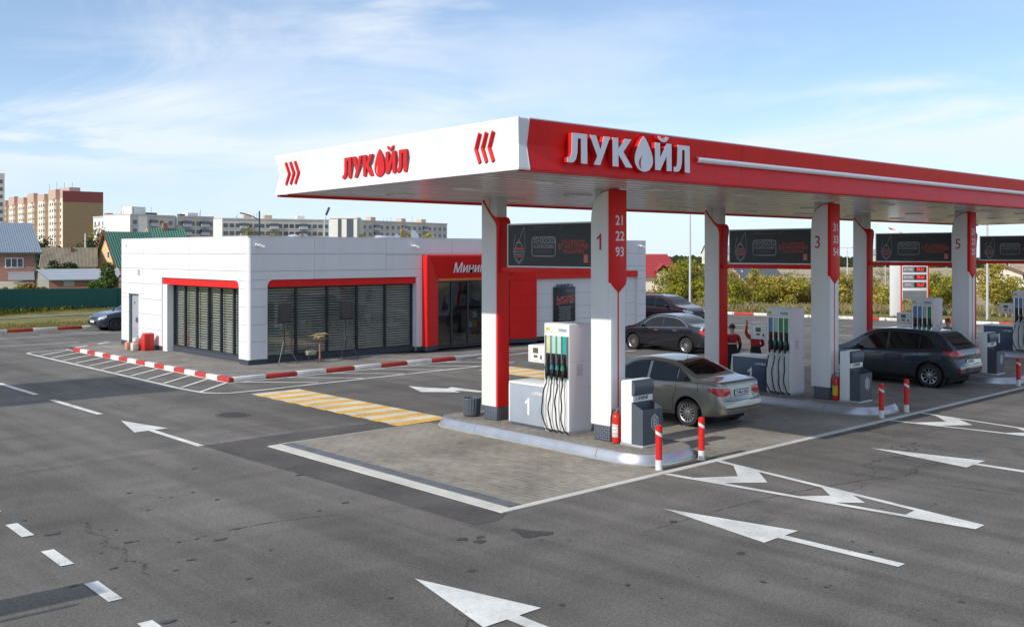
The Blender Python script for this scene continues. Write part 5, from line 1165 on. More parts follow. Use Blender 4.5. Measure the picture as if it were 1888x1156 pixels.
def paint(name, c, metal=.55, rough=.32): return mat(name, c, rough, metal, var=.05, scale=1.5, coat=.9)
def wheel_parts(car, x, y, r, wd, side, mrim, spokes, seed=0):
    """side -1: outer face towards -x"""
    o = bpy.data.objects.new('wheel', None); COL.objects.link(o); o.parent = car; o.location = (x, y, r)
    h = wd / 2; s = side
    m = MB(); m.lathe([(r * .66, -h), (r * .80, -h * 1.02), (r * .93, -h * .98), (r * .985, -h * .75), (r, -h * .4), (r, h * .4), (r * .985, h * .75), (r * .93, h * .98), (r * .80, h * 1.02), (r * .66, h)], n=40, axis='x', cap=False); m.build('tyre', M_TYRE, o, smooth=True)
    m = MB(); m.lathe([(r * .69, s * h * .93), (r * .655, s * h * 1.0), (r * .62, s * h * .9), (r * .60, s * h * .3), (r * .58, -s * h * .6), (.02, -s * h * .6)], n=36, axis='x', cap=False); m.build('rim', M_RIMD if mrim is M_RIM else mrim, o, smooth=True)
    m = MB(); m.lathe([(r * .672, s * h * .95), (r * .66, s * h * 1.02), (r * .625, s * h * .97)], n=36, axis='x', cap=False)
    for k in range(spokes):
        a = 2 * math.pi * k / spokes + .2; c, q = math.cos(a), math.sin(a); w0, w1 = r * .055, r * .040
        if spokes > 8: w0, w1 = r * .040, r * .030
        ps = []
        for rr, ww, xx in ((r * .10, w0, .86), (r * .40, w0, .82), (r * .64, w1 * 1.2, .95)):
            for sg in (-1, 1):
                for dp in (0, .16): ps.append((s * h * (xx - dp), c * rr - q * ww * sg, q * rr + c * ww * sg))
        i = m.pts(ps)
        for b in (0, 4): m.f += [(i + b, i + b + 2, i + b + 6, i + b + 4), (i + b, i + b + 4, i + b + 5, i + b + 1), (i + b + 2, i + b + 3, i + b + 7, i + b + 6)]
    m.build('spokes', mrim, o, recalc=True)
    m = MB(); m.lathe([(r * .17, s * h * .70), (r * .16, s * h * .90), (r * .10, s * h * .94), (.005, s * h * .94)], n=16, axis='x', cap=False); m.build('hub_cap', mrim, o, smooth=True)
    m = MB(); m.lathe([(r * .42, s * h * .1), (r * .42, s * h * .2), (.02, s * h * .2)], n=24, axis='x', cap=False); m.build('brake_disc', M_IRON, o)
    return o
def make_car(name, label, loc, rz, P, group=None):
    """local: +Y forward, origin on the ground under the rear bumper's middle"""
    car = thing(name, label, 'car', loc, rz, group)
    L_, W = P['L'], P['W'] / 2; top = curve(P['top']); bel = curve(P['belt']); bot = curve(P['bot']); pln = curve(P['plan']); tum = P.get('tumble', .36)
    rear = curve(P['rear']); front = curve(P['front'])
    def section(s):
        w_, zb, zt = W * pln(s), bot(s), top(s); be = min(bel(s), zt - .012); h = zt - be; mid = zb + (be - zb) * .52
        sh = P.get('shoulder', .975)
        pts = [(0, zb), (.55 * w_, zb), (.86 * w_, zb + .012), (.945 * w_, zb + .05), (.972 * w_, zb + .13), (.990 * w_, mid - .10), (1.0 * w_, mid + .06), (.998 * w_, be - .16), (.990 * w_, be - .09), (sh * w_, be - .035), ((sh - .022) * w_, be - .006)]
        wb = (sh - .04) * w_; wr = max(.55 * w_, wb - tum * h)
        for t in (.02, .25, .5, .72, .86): pts.append((wb + (wr - wb) * t, be + h * t * .97))
        pts += [(wr * .985, be + h * .925), (wr * .945, be + h * .962), (wr * .87, be + h * .985), (wr * .6, be + h * .997), (wr * .3, be + h * 1.0), (0, zt)]
        return pts
    st = [0, .012, .03, .06, .10] + [.10 + (L_ - .20) * k / 70 for k in range(1, 70)] + [L_ - .10, L_ - .06, L_ - .03, L_ - .012, L_]
    rows = []
    for s in st:
        half = section(s); full = [(-x, z) for x, z in half] + [(x, z) for x, z in half[-2:0:-1]]
        row = []
        for x, z in full:
            y = s
            if s < .6: y += rear(z) * (1 - s / .6) ** 1.5
            if s > L_ - .6: y -= front(z) * (1 - (L_ - s) / .6) ** 1.5
            row.append((x, y, z))
        rows.append(row + row[:1])
    m = MB(); m.grid(rows); n = len(rows[0]) - 1
    a = m.pts(rows[0][:-1]); b = m.pts(rows[-1][:-1]); 
    # end caps as strips between the two flanks
    h = n // 2
    for base in (a, b):
        for k in range(h): 
            q = [base + k, base + k + 1, base + (n - k - 1) % n, base + (n - k) % n]
            q2 = list(dict.fromkeys(q)); 
            if len(q2) >= 3: m.f.append(tuple(q2))
    me = m.mesh('body', recalc=False)
    bm = bmesh.new(); bm.from_mesh(me); bmesh.ops.remove_doubles(bm, verts=bm.verts, dist=.0004); bmesh.ops.recalc_face_normals(bm, faces=bm.faces); bm.to_mesh(me); bm.free()
    # wheel arches cut out of the flanks
    tmp = bpy.data.objects.new('tmp', me); COL.objects.link(tmp); cutters = []
    r = P['wr']; ar = P.get('arch', r + .055)
    for y in (P['ry'], P['fy']):
        for s in (-1, 1):
            c = MB(); c.lathe([(ar, s * (W + .12)), (ar, s * (W - .27))], (0, y, r + .015), 40, 'x'); cm = c.mesh('cut'); co = bpy.data.objects.new('cut', cm); COL.objects.link(co); cutters.append(co)
            md = tmp.modifiers.new('b', 'BOOLEAN'); md.operation = 'DIFFERENCE'; md.object = co; md.solver = 'EXACT'
    dg = bpy.context.evaluated_depsgraph_get(); dg.update(); bme = bpy.data.meshes.new_from_object(tmp.evaluated_get(dg))
    for o in [tmp] + cutters: bpy.data.objects.remove(o)
    tree = BVHTree.FromPolygons([v.co.copy() for v in me.vertices], [p.vertices[:] for p in me.polygons])
    bme.polygons.foreach_set('use_smooth', [True] * len(bme.polygons)); bme.set_sharp_from_angle(angle=R(38)); bme.materials.clear(); bme.name = 'body'
    body = put('body', bme, P['paint'], car)
    for y in (P['ry'], P['fy']):
        for s in (-1, 1):
            c = MB(); c.lathe([(ar + .004, s * (W - .03)), (ar + .004, s * (W - .275)), (.02, s * (W - .275))], (0, y, r + .015), 32, 'x', cap=False); c.build('wheel_well', M_WELL, body)
            wheel_parts(car, s * (W - P.get('ww', .20) / 2 - .012), y, r, P.get('ww', .20), s, P['rim'], P['spokes'])
    c = MB(); c.box(-W + .3, W - .3, .35, L_ - .35, .16, .34); c.build('underbody', M_WELL, car)
    # ---- patches laid on the skin
    def hit(o, d):
        q = tree.ray_cast(Vector(o), Vector(d)); return q
    def patch(nm, lower, upper, axis, mt, n=14, mrows=6, off=.004, par=None):
        """lower/upper: polylines in the projection plane; axis: 'left','right','rear','front','top'"""
        def res(poly, k):
            ln = [0]
            for p, q in zip(poly, poly[1:]): ln.append(ln[-1] + math.hypot(q[0] - p[0], q[1] - p[1]))
            out = []
            for i in range(k + 1):
                t = ln[-1] * i / k; j = max(q for q in range(len(ln)) if ln[q] <= t + 1e-9); j = min(j, len(poly) - 2); f = (t - ln[j]) / max(1e-9, ln[j + 1] - ln[j])
                out.append((poly[j][0] + (poly[j + 1][0] - poly[j][0]) * f, poly[j][1] + (poly[j + 1][1] - poly[j][1]) * f))
            return out
        lo, up = res(lower, n), res(upper, n); g = []
        for j in range(mrows + 1):
            t = j / mrows; row = []
            for (a0, b0), (a1, b1) in zip(lo, up):
                u, v = a0 + (a1 - a0) * t, b0 + (b1 - b0) * t
                o, d = {'left': ((-3, u, v), (1, 0, 0)), 'right': ((3, u, v), (-1, 0, 0)), 'rear': ((u, -3, v), (0, 1, 0)), 'front': ((u, L_ + 3, v), (0, -1, 0)), 'top': ((u, v, 4), (0, 0, -1))}[axis]
                q = hit(o, d)
                if q[0] is None: row.append(None); continue
                nn = q[1] if q[1].dot(Vector(d)) < 0 else -q[1]
                row.append(tuple(q[0] + nn * off))
            g.append(row)
        mb = MB(); idx = {}
        for j, row in enumerate(g):
            for i, p in enumerate(row):
                if p is not None: idx[(j, i)] = mb.pts([p])
        for j in range(mrows):
            for i in range(n):
                k = [(j, i), (j, i + 1), (j + 1, i + 1), (j + 1, i)]
                if all(q in idx for q in k): mb.f.append(tuple(idx[q] for q in k))
        if not mb.f: return None
        return mb.build(nm, mt, par or car, smooth=True, recalc=False, sharp=60)
    def lnpatch(nm, pts, wd, axis, mt, par=None, off=.0035):
        lo, up = [], []
        for k, p in enumerate(pts):
            q0, q1 = pts[max(0, k - 1)], pts[min(len(pts) - 1, k + 1)]; d = Vector((q1[0] - q0[0], q1[1] - q0[1])).normalized()
            lo.append((p[0] + d.y * wd / 2, p[1] - d.x * wd / 2)); up.append((p[0] - d.y * wd / 2, p[1] + d.x * wd / 2))
        return patch(nm, lo, up, axis, mt, max(8, 6 * (len(pts) - 1)), 1, off, par)
    for side in ('left', 'right'):
        for nm, lo, up in P['sidewin']: patch(nm, lo, up, side, M_CGL if nm != 'rear_quarter_window' else M_CGL)
        for pts in P['chrome']: lnpatch('window_trim', pts, .016, side, P.get('trimmat', M_TRIM), body, .006)
        for pts in P['seams']: lnpatch('door_seam', pts, .010, side, M_SEAM, body)
        for y, z in P['handles']:
            s = -1 if side == 'left' else 1; q = hit((s * 3, y, z), (-s, 0, 0))
            if q[0]: m = MB(); x = q[0].x; m.tube([(x - s * .004, y - .09, z), (x + s * .028, y - .07, z + .006), (x + s * .028, y + .07, z + .008), (x - s * .004, y + .09, z + .002)], .011, 6); m.build('door_handle', P.get('handlemat', P['paint']), body, smooth=True)
        for nm, lo, up, mt in P.get('sidebits', ()): patch(nm, lo, up, side, mt, 12, 4, .005)
        s = -1 if side == 'left' else 1; y, z = P['mirror']; q = hit((s * 3, y, z), (-s, 0, 0))
        if q[0]:
            x = q[0].x; m = MB(); m.tube([(x - s * .01, y, z - .03), (x + s * .09, y - .02, z)], .018, 6)
            rows_ = []
            for a, sc_ in ((-.06, .55), (-.045, .95), (0, 1.05), (.05, .85), (.085, .45)): rows_.append([(x + s * .15 + .105 * sc_ * math.cos(t), y + a, z + .03 + .07 * sc_ * math.sin(t)) for t in [2 * math.pi * k / 14 for k in range(15)]])
            m.grid(rows_); m.face(rows_[0][:-1]); m.face(rows_[-1][:-1]); m.build('wing_mirror', P.get('mirmat', P['paint']), car, smooth=True)
    for nm, lo, up, ax, mt in P['patches']: patch(nm, lo, up, ax, mt, 18, 8, .004)
    for nm, pts, wd, ax, mt in P.get('lines', ()): lnpatch(nm, pts, wd, ax, mt, body)
    if 'plate' in P:
        z, txt = P['plate']; q = hit((0, -3, z), (0, 1, 0)); y = q[0].y if q[0] else 0
        m = MB(); m.box(-.26, .26, y - .022, y + .03, z - .056, z + .056); pl_ = m.build('licence_plate', M_PLT, car, bevel=.004)
        text_obj('plate_characters', txt, .092, M_BLACK, pl_, lambda u, v, w: (u, y - .0225 - w, z + v), .002, sx=.78, bold=.002)
        m = MB(); m.box(-.275, .275, y - .016, y + .03, z - .07, z + .07); m.build('plate_frame', M_TRIM, car)
    if P.get('antenna'):
        y = P['antenna']; m = MB(); z = top(y); m.tube([(0, y, z - .01), (0, y - .06, z + .32)], [.006, .003], 6); m.build('roof_antenna', M_BLACK, car)
    if P.get('rails'):
        for s in (-1, 1):
            m = MB(); ys = [P['rails'][0] + (P['rails'][1] - P['rails'][0]) * k / 12 for k in range(13)]
            pt = []
            for k, y in enumerate(ys):
                q = hit((s * .56 * W / .92, y, 4), (0, 0, -1)); pt.append((s * .58 * W / .92, y, (q[0].z if q[0] else top(y)) + (.0 if k in (0, 12) else .045)))
            m.tube(pt, .016, 6); m.build('roof_rail', M_TRIM, car, smooth=True)
    return car, patch
# saloon proportions
SED = dict(L=4.40, W=1.764, wr=.315, ry=.90, fy=3.535, ww=.205, tumble=.40,
    top=[(0, .86), (.05, 1.00), (.12, 1.045), (.35, 1.075), (.62, 1.095), (.80, 1.15), (1.10, 1.29), (1.42, 1.41), (1.75, 1.475), (2.1, 1.495), (2.5, 1.475), (2.75, 1.43), (3.0, 1.32), (3.25, 1.17), (3.45, 1.055), (3.60, 1.005), (3.9, .955), (4.15, .88), (4.30, .78), (4.40, .60)],
    belt=[(0, .84), (.12, .99), (.4, 1.03), (.8, 1.03), (1.5, .985), (2.5, .95), (3.2, .925), (3.6, .90), (4.1, .80), (4.4, .58)],
    bot=[(0, .34), (.15, .27), (.6, .22), (1.2, .20), (3.2, .20), (3.9, .20), (4.25, .20), (4.4, .30)],
    plan=[(0, .80), (.05, .865), (.15, .915), (.35, .955), (.8, .99), (1.6, 1.0), (3.0, 1.0), (3.6, .985), (4.0, .94), (4.2, .87), (4.32, .78), (4.40, .62)],
    rear=[(.2, .06), (.34, -.015), (.48, -.045), (.60, -.045), (.655, -.005), (.72, .03), (.9, .035), (1.0, .01), (1.06, .01)],
    front=[(.2, .05), (.35, -.01), (.5, -.01), (.7, .05), (.9, .12)],
    sidewin=[('rear_quarter_window', [(.86, 1.045), (1.22, 1.02)], [(.86, 1.055), (.98, 1.14), (1.22, 1.265)]), ('rear_door_window', [(1.25, 1.02), (2.05, .985)], [(1.25, 1.275), (1.45, 1.335), (1.7, 1.375), (2.05, 1.395)]), ('front_door_window', [(2.13, .98), (3.10, .945)], [(2.13, 1.395), (2.40, 1.375), (2.65, 1.315), (2.9, 1.18), (3.10, .965)])],
    chrome=[[(.84, 1.035), (1.25, 1.008), (2.05, .973), (3.14, .935)], [(.84, 1.06), (1.0, 1.17), (1.25, 1.295), (1.5, 1.365), (2.05, 1.41), (2.42, 1.39), (2.68, 1.325), (2.92, 1.19), (3.14, .955)]],
    seams=[[(2.09, .96), (2.09, .32)], [(1.24, 1.0), (1.22, .80), (1.33, .55), (1.30, .38), (1.36, .30), (2.09, .28), (3.05, .28)], [(3.12, .93), (3.16, .62), (3.08, .30)], [(1.27, 1.3), (1.24, 1.0)], [(.62, 1.03), (.60, .80)]],
    handles=[(1.42, .88), (2.35, .855)], mirror=(2.98, .99), antenna=1.55)
def rearlamp(x0, x1, z0, z1): return [(x0, z0), ((x0 + x1) / 2, z0 - .01), (x1, z0 + .04)], [(x0, z1), ((x0 + x1) / 2, z1 + .02), (x1, z1)]
BEIGE = dict(SED, paint=paint('champagne_grey_paint', (.345, .33, .28), .6, .30), rim=M_RIM, spokes=14, plate=(.80, 'О 488 32 СКО'), handlemat=None)
BEIGE['handlemat'] = BEIGE['paint']
BEIGE['patches'] = [
    ('rear_window', [(-.60, .86), (0, .79), (.60, .86)], [(-.50, 1.50), (0, 1.54), (.50, 1.50)], 'top', M_CGR),
    ('windscreen', [(-.62, 2.78), (0, 2.82), (.62, 2.78)], [(-.70, 3.38), (0, 3.48), (.70, 3.38)], 'top', M_CGL),
    ('tail_lamp', [(-.795, .755), (-.60, .735), (-.42, .80)], [(-.80, .925), (-.60, .92), (-.42, .90)], 'rear', M_TAIL), ('tail_lamp', [(.42, .80), (.60, .735), (.795, .755)], [(.42, .90), (.60, .92), (.80, .925)], 'rear', M_TAIL)]
BEIGE['sidebits'] = [('tail_lamp_wrap', [(-.0, .76), (.20, .80), (.34, .87)], [(-.0, .925), (.20, .93), (.35, .91)], M_TAIL)]
BEIGE['lines'] = [('boot_seam', [(-.66, .66), (-.4, .63), (.4, .63), (.66, .66)], .012, 'rear', M_SEAM), ('boot_seam', [(-.62, 1.015), (-.43, .80), (-.42, .67)], .010, 'rear', M_SEAM), ('boot_seam', [(.62, 1.015), (.43, .80), (.42, .67)], .010, 'rear', M_SEAM), ('bumper_crease', [(-.78, .50), (-.4, .46), (.4, .46), (.78, .50)], .014, 'rear', M_SEAM), ('lower_trim', [(-.6, .36), (.6, .36)], .06, 'rear', M_TRIM)]
make_car('saloon_car', 'grey beige saloon car parked between the first and second pumps', (19.32, 13.17, .012), R(0.0), BEIGE)
BLACKC = dict(SED, paint=paint('black_violet_paint', (.012, .013, .018), .15, .2), rim=M_RIM, spokes=10)
BLACKC['trimmat'] = M_CHROME; BLACKC['patches'] = [BEIGE['patches'][1], ('rear_window', BEIGE['patches'][0][1], BEIGE['patches'][0][2], 'top', M_CGL)] + BEIGE['patches'][2:]; BLACKC['sidebits'] = [('tail_lamp_wrap', [(-.0, .76), (.16, .78), (.30, .85)], [(-.0, .925), (.20, .94), (.31, .90)], M_TAIL), ('head_lamp', [(4.0, .68), (4.25, .66), (4.36, .62)], [(3.98, .80), (4.2, .80), (4.34, .72)], M_HEAD)]
BLACKC['lines'] = BEIGE['lines']; BLACKC['handlemat'] = M_CHROME
make_car('saloon_car', 'black saloon car parked on the forecourt near the shop end', (32.50, 23.30, .004), R(1.5), BLACKC)
DARKB = dict(SED, paint=paint('dark_steel_blue_paint', (.045, .055, .075), .5, .25), rim=M_RIMD, spokes=10); DARKB['patches'] = BLACKC['patches']; DARKB['sidebits'] = BLACKC['sidebits']; DARKB['lines'] = BEIGE['lines'] ; DARKB['patches'] = BLACKC['patches'] + [('head_lamp', [(-.80, .62), (-.55, .60)], [(-.80, .73), (-.55, .71)], 'front', M_HEAD), ('head_lamp', [(.55, .60), (.80, .62)], [(.55, .71), (.80, .73)], 'front', M_HEAD), ('grille', [(-.42, .58), (.42, .58)], [(-.42, .67), (.42, .67)], 'front', M_TRIM), ('licence_plate', [(-.26, .42), (.26, .42)], [(-.26, .53), (.26, .53)], 'front', M_PLT)]
DARKB['top'] = [(0, .86), (.05, 1.00), (.12, 1.03), (.5, 1.06), (.8, 1.13), (1.2, 1.31), (1.6, 1.40), (2.0, 1.415), (2.35, 1.37), (2.6, 1.27), (2.9, 1.08), (3.1, .98), (3.5, .93), (3.9, .86), (4.15, .78), (4.30, .70), (4.40, .56)]
make_car('saloon_car', 'dark blue saloon car half hidden behind the shop by the grass verge', (23.15, 51.55, .004), R(90), DARKB)
# crossover
SUV = dict(L=4.52, W=1.84, wr=.355, ry=.80, fy=3.62, ww=.23, tumble=.34, arch=.425, rim=M_RIM, spokes=10, paint=paint('dark_blue_grey_paint', (.040, .052, .072), .5, .25),
    top=[(0, .98), (.04, 1.07), (.12, 1.155), (.30, 1.33), (.48, 1.50), (.60, 1.585), (.85, 1.64), (1.3, 1.665), (1.9, 1.68), (2.4, 1.655), (2.7, 1.60), (3.0, 1.46), (3.3, 1.27), (3.5, 1.16), (3.65, 1.11), (4.0, 1.05), (4.25, .96), (4.42, .84), (4.52, .66)],
    belt=[(0, .98), (.1, 1.14), (.5, 1.13), (1.2, 1.075), (2.2, 1.03), (3.2, 1.0), (3.7, .98), (4.2, .86), (4.52, .64)],
    bot=[(0, .42), (.15, .34), (.6, .27), (1.2, .25), (3.2, .25), (4.2, .25), (4.52, .36)],
    plan=[(0, .82), (.05, .875), (.15, .925), (.4, .97), (.9, .995), (1.6, 1.0), (3.2, 1.0), (3.7, .985), (4.1, .94), (4.32, .86), (4.45, .76), (4.52, .62)],
    rear=[(.25, .06), (.40, -.03), (.56, -.055), (.68, -.05), (.75, -.01), (.85, .015), (1.0, .005), (1.1, 0.0)],
    front=[(.2, .05), (.4, -.01), (.6, -.01), (.8, .06), (1.0, .12)],
    sidewin=[('rear_quarter_window', [(.66, 1.19), (1.12, 1.12)], [(.66, 1.20), (.76, 1.34), (.92, 1.48), (1.12, 1.535)]), ('rear_door_window', [(1.16, 1.115), (2.08, 1.065)], [(1.16, 1.54), (1.6, 1.565), (2.08, 1.57)]), ('front_door_window', [(2.16, 1.06), (3.14, 1.02)], [(2.16, 1.565), (2.42, 1.535), (2.65, 1.465), (2.9, 1.31), (3.14, 1.04)])],
    chrome=[[(.64, 1.175), (1.14, 1.10), (2.1, 1.05), (3.18, 1.0)]],
    seams=[[(2.12, 1.04), (2.12, .36)], [(1.16, 1.1), (1.18, .92), (1.38, .62), (1.42, .36), (2.12, .33), (3.1, .33)], [(3.16, 1.0), (3.2, .7), (3.12, .34)]],
    handles=[(1.40, .955), (2.38, .93)], mirror=(3.02, 1.07), plate=(.78, 'К 741 АВ'), antenna=.9)
SUV['patches'] = [('rear_window', [(-.60, 1.155), (0, 1.145), (.60, 1.155)], [(-.52, 1.52), (0, 1.535), (.52, 1.52)], 'rear', M_CGL), ('windscreen', [(-.62, 2.72), (0, 2.78), (.62, 2.72)], [(-.70, 3.42), (0, 3.52), (.70, 3.42)], 'top', M_CGL),
    ('tail_lamp', [(-.86, .955), (-.62, .95), (-.40, .985)], [(-.86, 1.095), (-.62, 1.10), (-.40, 1.06)], 'rear', M_TAIL), ('tail_lamp', [(.40, .985), (.62, .95), (.86, .955)], [(.40, 1.06), (.62, 1.10), (.86, 1.095)], 'rear', M_TAIL),
    ('bumper_reflector', [(-.78, .50), (-.52, .50)], [(-.78, .545), (-.52, .545)], 'rear', M_AMB), ('bumper_reflector', [(.52, .50), (.78, .50)], [(.52, .545), (.78, .545)], 'rear', M_AMB), ('lower_bumper', [(-.66, .39), (.66, .39)], [(-.70, .47), (.70, .47)], 'rear', M_TRIM), ('roof_spoiler', [(-.52, .50), (0, .48), (.52, .50)], [(-.54, .62), (0, .62), (.54, .62)], 'top', M_TRIM)]
SUV['sidebits'] = [('tail_lamp_wrap', [(-.0, .955), (.22, .985), (.42, 1.05)], [(-.0, 1.095), (.22, 1.11), (.44, 1.085)], M_TAIL), ('sill_trim', [(1.40, .27), (3.15, .27)], [(1.40, .36), (3.15, .36)], M_TRIM)]
SUV['lines'] = [('tailgate_seam', [(-.80, .70), (-.4, .68), (.4, .68), (.80, .70)], .012, 'rear', M_SEAM)]
make_car('crossover_car', 'dark blue grey crossover parked between the second and third pumps', (29.80, 12.44, .012), R(0), SUV)
PURP = dict(SUV, rails=(.7, 2.5), paint=paint('plum_paint', (.060, .010, .028), .45, .25)); PURP.pop('plate'); PURP['patches'] = SUV['patches'][:4] + [('head_lamp', [(-.84, .78), (-.5, .74)], [(-.84, .92), (-.5, .86)], 'front', M_HEAD), ('head_lamp', [(.5, .74), (.84, .78)], [(.5, .86), (.84, .92)], 'front', M_HEAD), ('grille', [(-.46, .6), (.46, .6)], [(-.46, .84), (.46, .84)], 'front', M_TRIM)]
PURP['sidebits'] = [('head_lamp_wrap', [(4.05, .86), (4.25, .82), (4.42, .76)], [(4.02, .95), (4.25, .92), (4.40, .84)], M_HEAD)]
make_car('estate_car', 'plum coloured estate car behind the black saloon at the shop end', (43.2, 36.6, .004), R(180), PURP)

# ------------------------------------------------------------------ vegetation
def leaf_mat(name, c0, c1, c2):
    m = bpy.data.materials.new(name); m.use_nodes = True; nt = m.node_tree; N = nt.nodes; L = nt.links; b = N['Principled BSDF']
    ge = N.new('ShaderNodeNewGeometry'); nz = N.new('ShaderNodeTexNoise'); nz.inputs['Scale'].default_value = 1.3; nz.inputs['Detail'].default_value = 8; nz.inputs['Roughness'].default_value = .7; L.new(ge.outputs['Position'], nz.inputs['Vector'])
    rp = N.new('ShaderNodeMath'); rp.operation = 'MULTIPLY_ADD'; rp.inputs[1].default_value = .30; L.new(ge.outputs['Random Per Island'], rp.inputs[0]); L.new(nz.outputs[0], rp.inputs[2])
    cr = N.new('ShaderNodeValToRGB'); e = cr.color_ramp.elements; e[0].position = .42; e[0].color = (*c0, 1); e[1].position = .88; e[1].color = (*c2, 1); x = e.new(.64); x.color = (*c1, 1); L.new(rp.outputs[0], cr.inputs[0])
    L.new(cr.outputs[0], b.inputs['Base Color']); b.inputs['Roughness'].default_value = .6; b.inputs['Specular IOR Level'].default_value = .25
    tr = N.new('ShaderNodeBsdfTranslucent'); L.new(cr.outputs[0], tr.inputs[0]); mx = N.new('ShaderNodeMixShader'); mx.inputs[0].default_value = .28
    o = N['Material Output']; L.new(b.outputs[0], mx.inputs[1]); L.new(tr.outputs[0], mx.inputs[2]); L.new(mx.outputs[0], o.inputs[0]); MATS[name] = m; return m
LF_GREEN = leaf_mat('green_leaves', (.04, .08, .018), (.09, .14, .03), (.19, .22, .045))
LF_YEL = leaf_mat('yellow_autumn_leaves', (.14, .145, .025), (.40, .33, .05), (.60, .47, .09))
LF_YG = leaf_mat('yellow_green_leaves', (.085, .115, .016), (.25, .25, .026), (.50, .40, .04))
LF_DARK = leaf_mat('dark_leaves', (.018, .032, .010), (.040, .060, .016), (.085, .090, .030))
LF_RUST = leaf_mat('rusty_leaves', (.09, .08, .02), (.28, .16, .04), (.50, .26, .05))
LF_DRY = leaf_mat('dry_weeds', (.17, .15, .06), (.32, .27, .12), (.46, .38, .20))
LF_OLIVE = leaf_mat('olive_thin_leaves', (.10, .115, .03), (.22, .205, .065), (.36, .28, .09))
M_BARK = mat('bark', (.11, .085, .06), .9, var=.3, scale=6, bump=.6, bscale=30)
def leaves(blobs, n, size, rnd, up=.3):
    """leaf faces spread through the outer volume of ellipsoid clumps"""
    m = MB(); tot = sum(r[0] * r[1] * r[2] for _, r in blobs)
    for (c, r) in blobs:
        k = int(n * r[0] * r[1] * r[2] / tot) + 1
        for _ in range(k):
            d = Vector((rnd.gauss(0, 1), rnd.gauss(0, 1), rnd.gauss(0, 1))).normalized(); q = rnd.uniform(.35, 1.08) ** .6
            p = Vector((c[0] + d.x * r[0] * q, c[1] + d.y * r[1] * q, c[2] + d.z * r[2] * q))
            if p.z < .02: continue
            nn = (d + Vector((rnd.gauss(0, .7), rnd.gauss(0, .7), rnd.gauss(0, .7) + up))).normalized(); a = nn.cross(Vector((rnd.gauss(0, 1), rnd.gauss(0, 1), rnd.gauss(0, 1)))).normalized(); b = nn.cross(a); s = size * rnd.uniform(.6, 1.35)
            i = len(m.v); m.v += [tuple(p + a * s), tuple(p + b * s * .55), tuple(p - a * s), tuple(p - b * s * .55)]; m.f.append((i, i + 1, i + 2, i + 3))
    return m
def tree(name, label, cat, loc, blobs, n, size, lm, trunk=None, group=None, seed=0, stems=1):
    rnd = random.Random(seed); t = thing(name, label, cat, loc, rnd.uniform(0, 6), group)
    m = MB()
    if trunk:
        h, r = trunk; m.tube([(0, 0, -.1), (.03 * h, .02 * h, h * .35), (-.01 * h, .03 * h, h * .7), (0, 0, h)], [r, r * .8, r * .55, r * .25], 8)
        for c, rr in blobs: m.tube([(0, 0, h * .4), ((c[0]) * .5, c[1] * .5, (h * .5 + c[2]) / 2 + .1), (c[0] * .9, c[1] * .9, c[2])], [r * .5, r * .3, r * .1], 6)
    else:
        for k in range(7):
            c, rr = blobs[k % len(blobs)]; a = rnd.uniform(0, 6.28); x, y = c[0] + .5 * rr[0] * math.cos(a), c[1] + .5 * rr[1] * math.sin(a); m.tube([(c[0] * .6, c[1] * .6, -.1), ((x + c[0] * .6) / 2, (y + c[1] * .6) / 2, c[2] * .6), (x, y, c[2] + rr[2] * .5)], [.035, .025, .008], 5)
    m.build('trunk' if trunk else 'stems', M_BARK, t, smooth=True, recalc=False)
    leaves(blobs, n, size, rnd).build('crown', lm, t, recalc=False); return t
def clump(rnd, rx, ry, h, k, base=.15):
    """random clumps filling a bush rx by ry by h"""
    out = []
    for i in range(int(k * 1.5)):
        a = rnd.uniform(0, 6.28); q = rnd.uniform(0, .85); z = h * rnd.uniform(base + .08, .92 - .35 * q); s = rnd.choice((.14, .2, .26, .34, .42)) * rnd.uniform(.8, 1.1) * (1.1 - .45 * z / h); e = rnd.uniform(.7, 1.5)
        out.append(((rx * q * math.cos(a), ry * q * math.sin(a), z), (rx * s, ry * s * 1.1, h * s * .62 * e)))
    return out
FACE = R(-42.745)                                              # turns local x to the camera's right, local y away from it
def gz(p): return terrain_z(p[0], p[1])
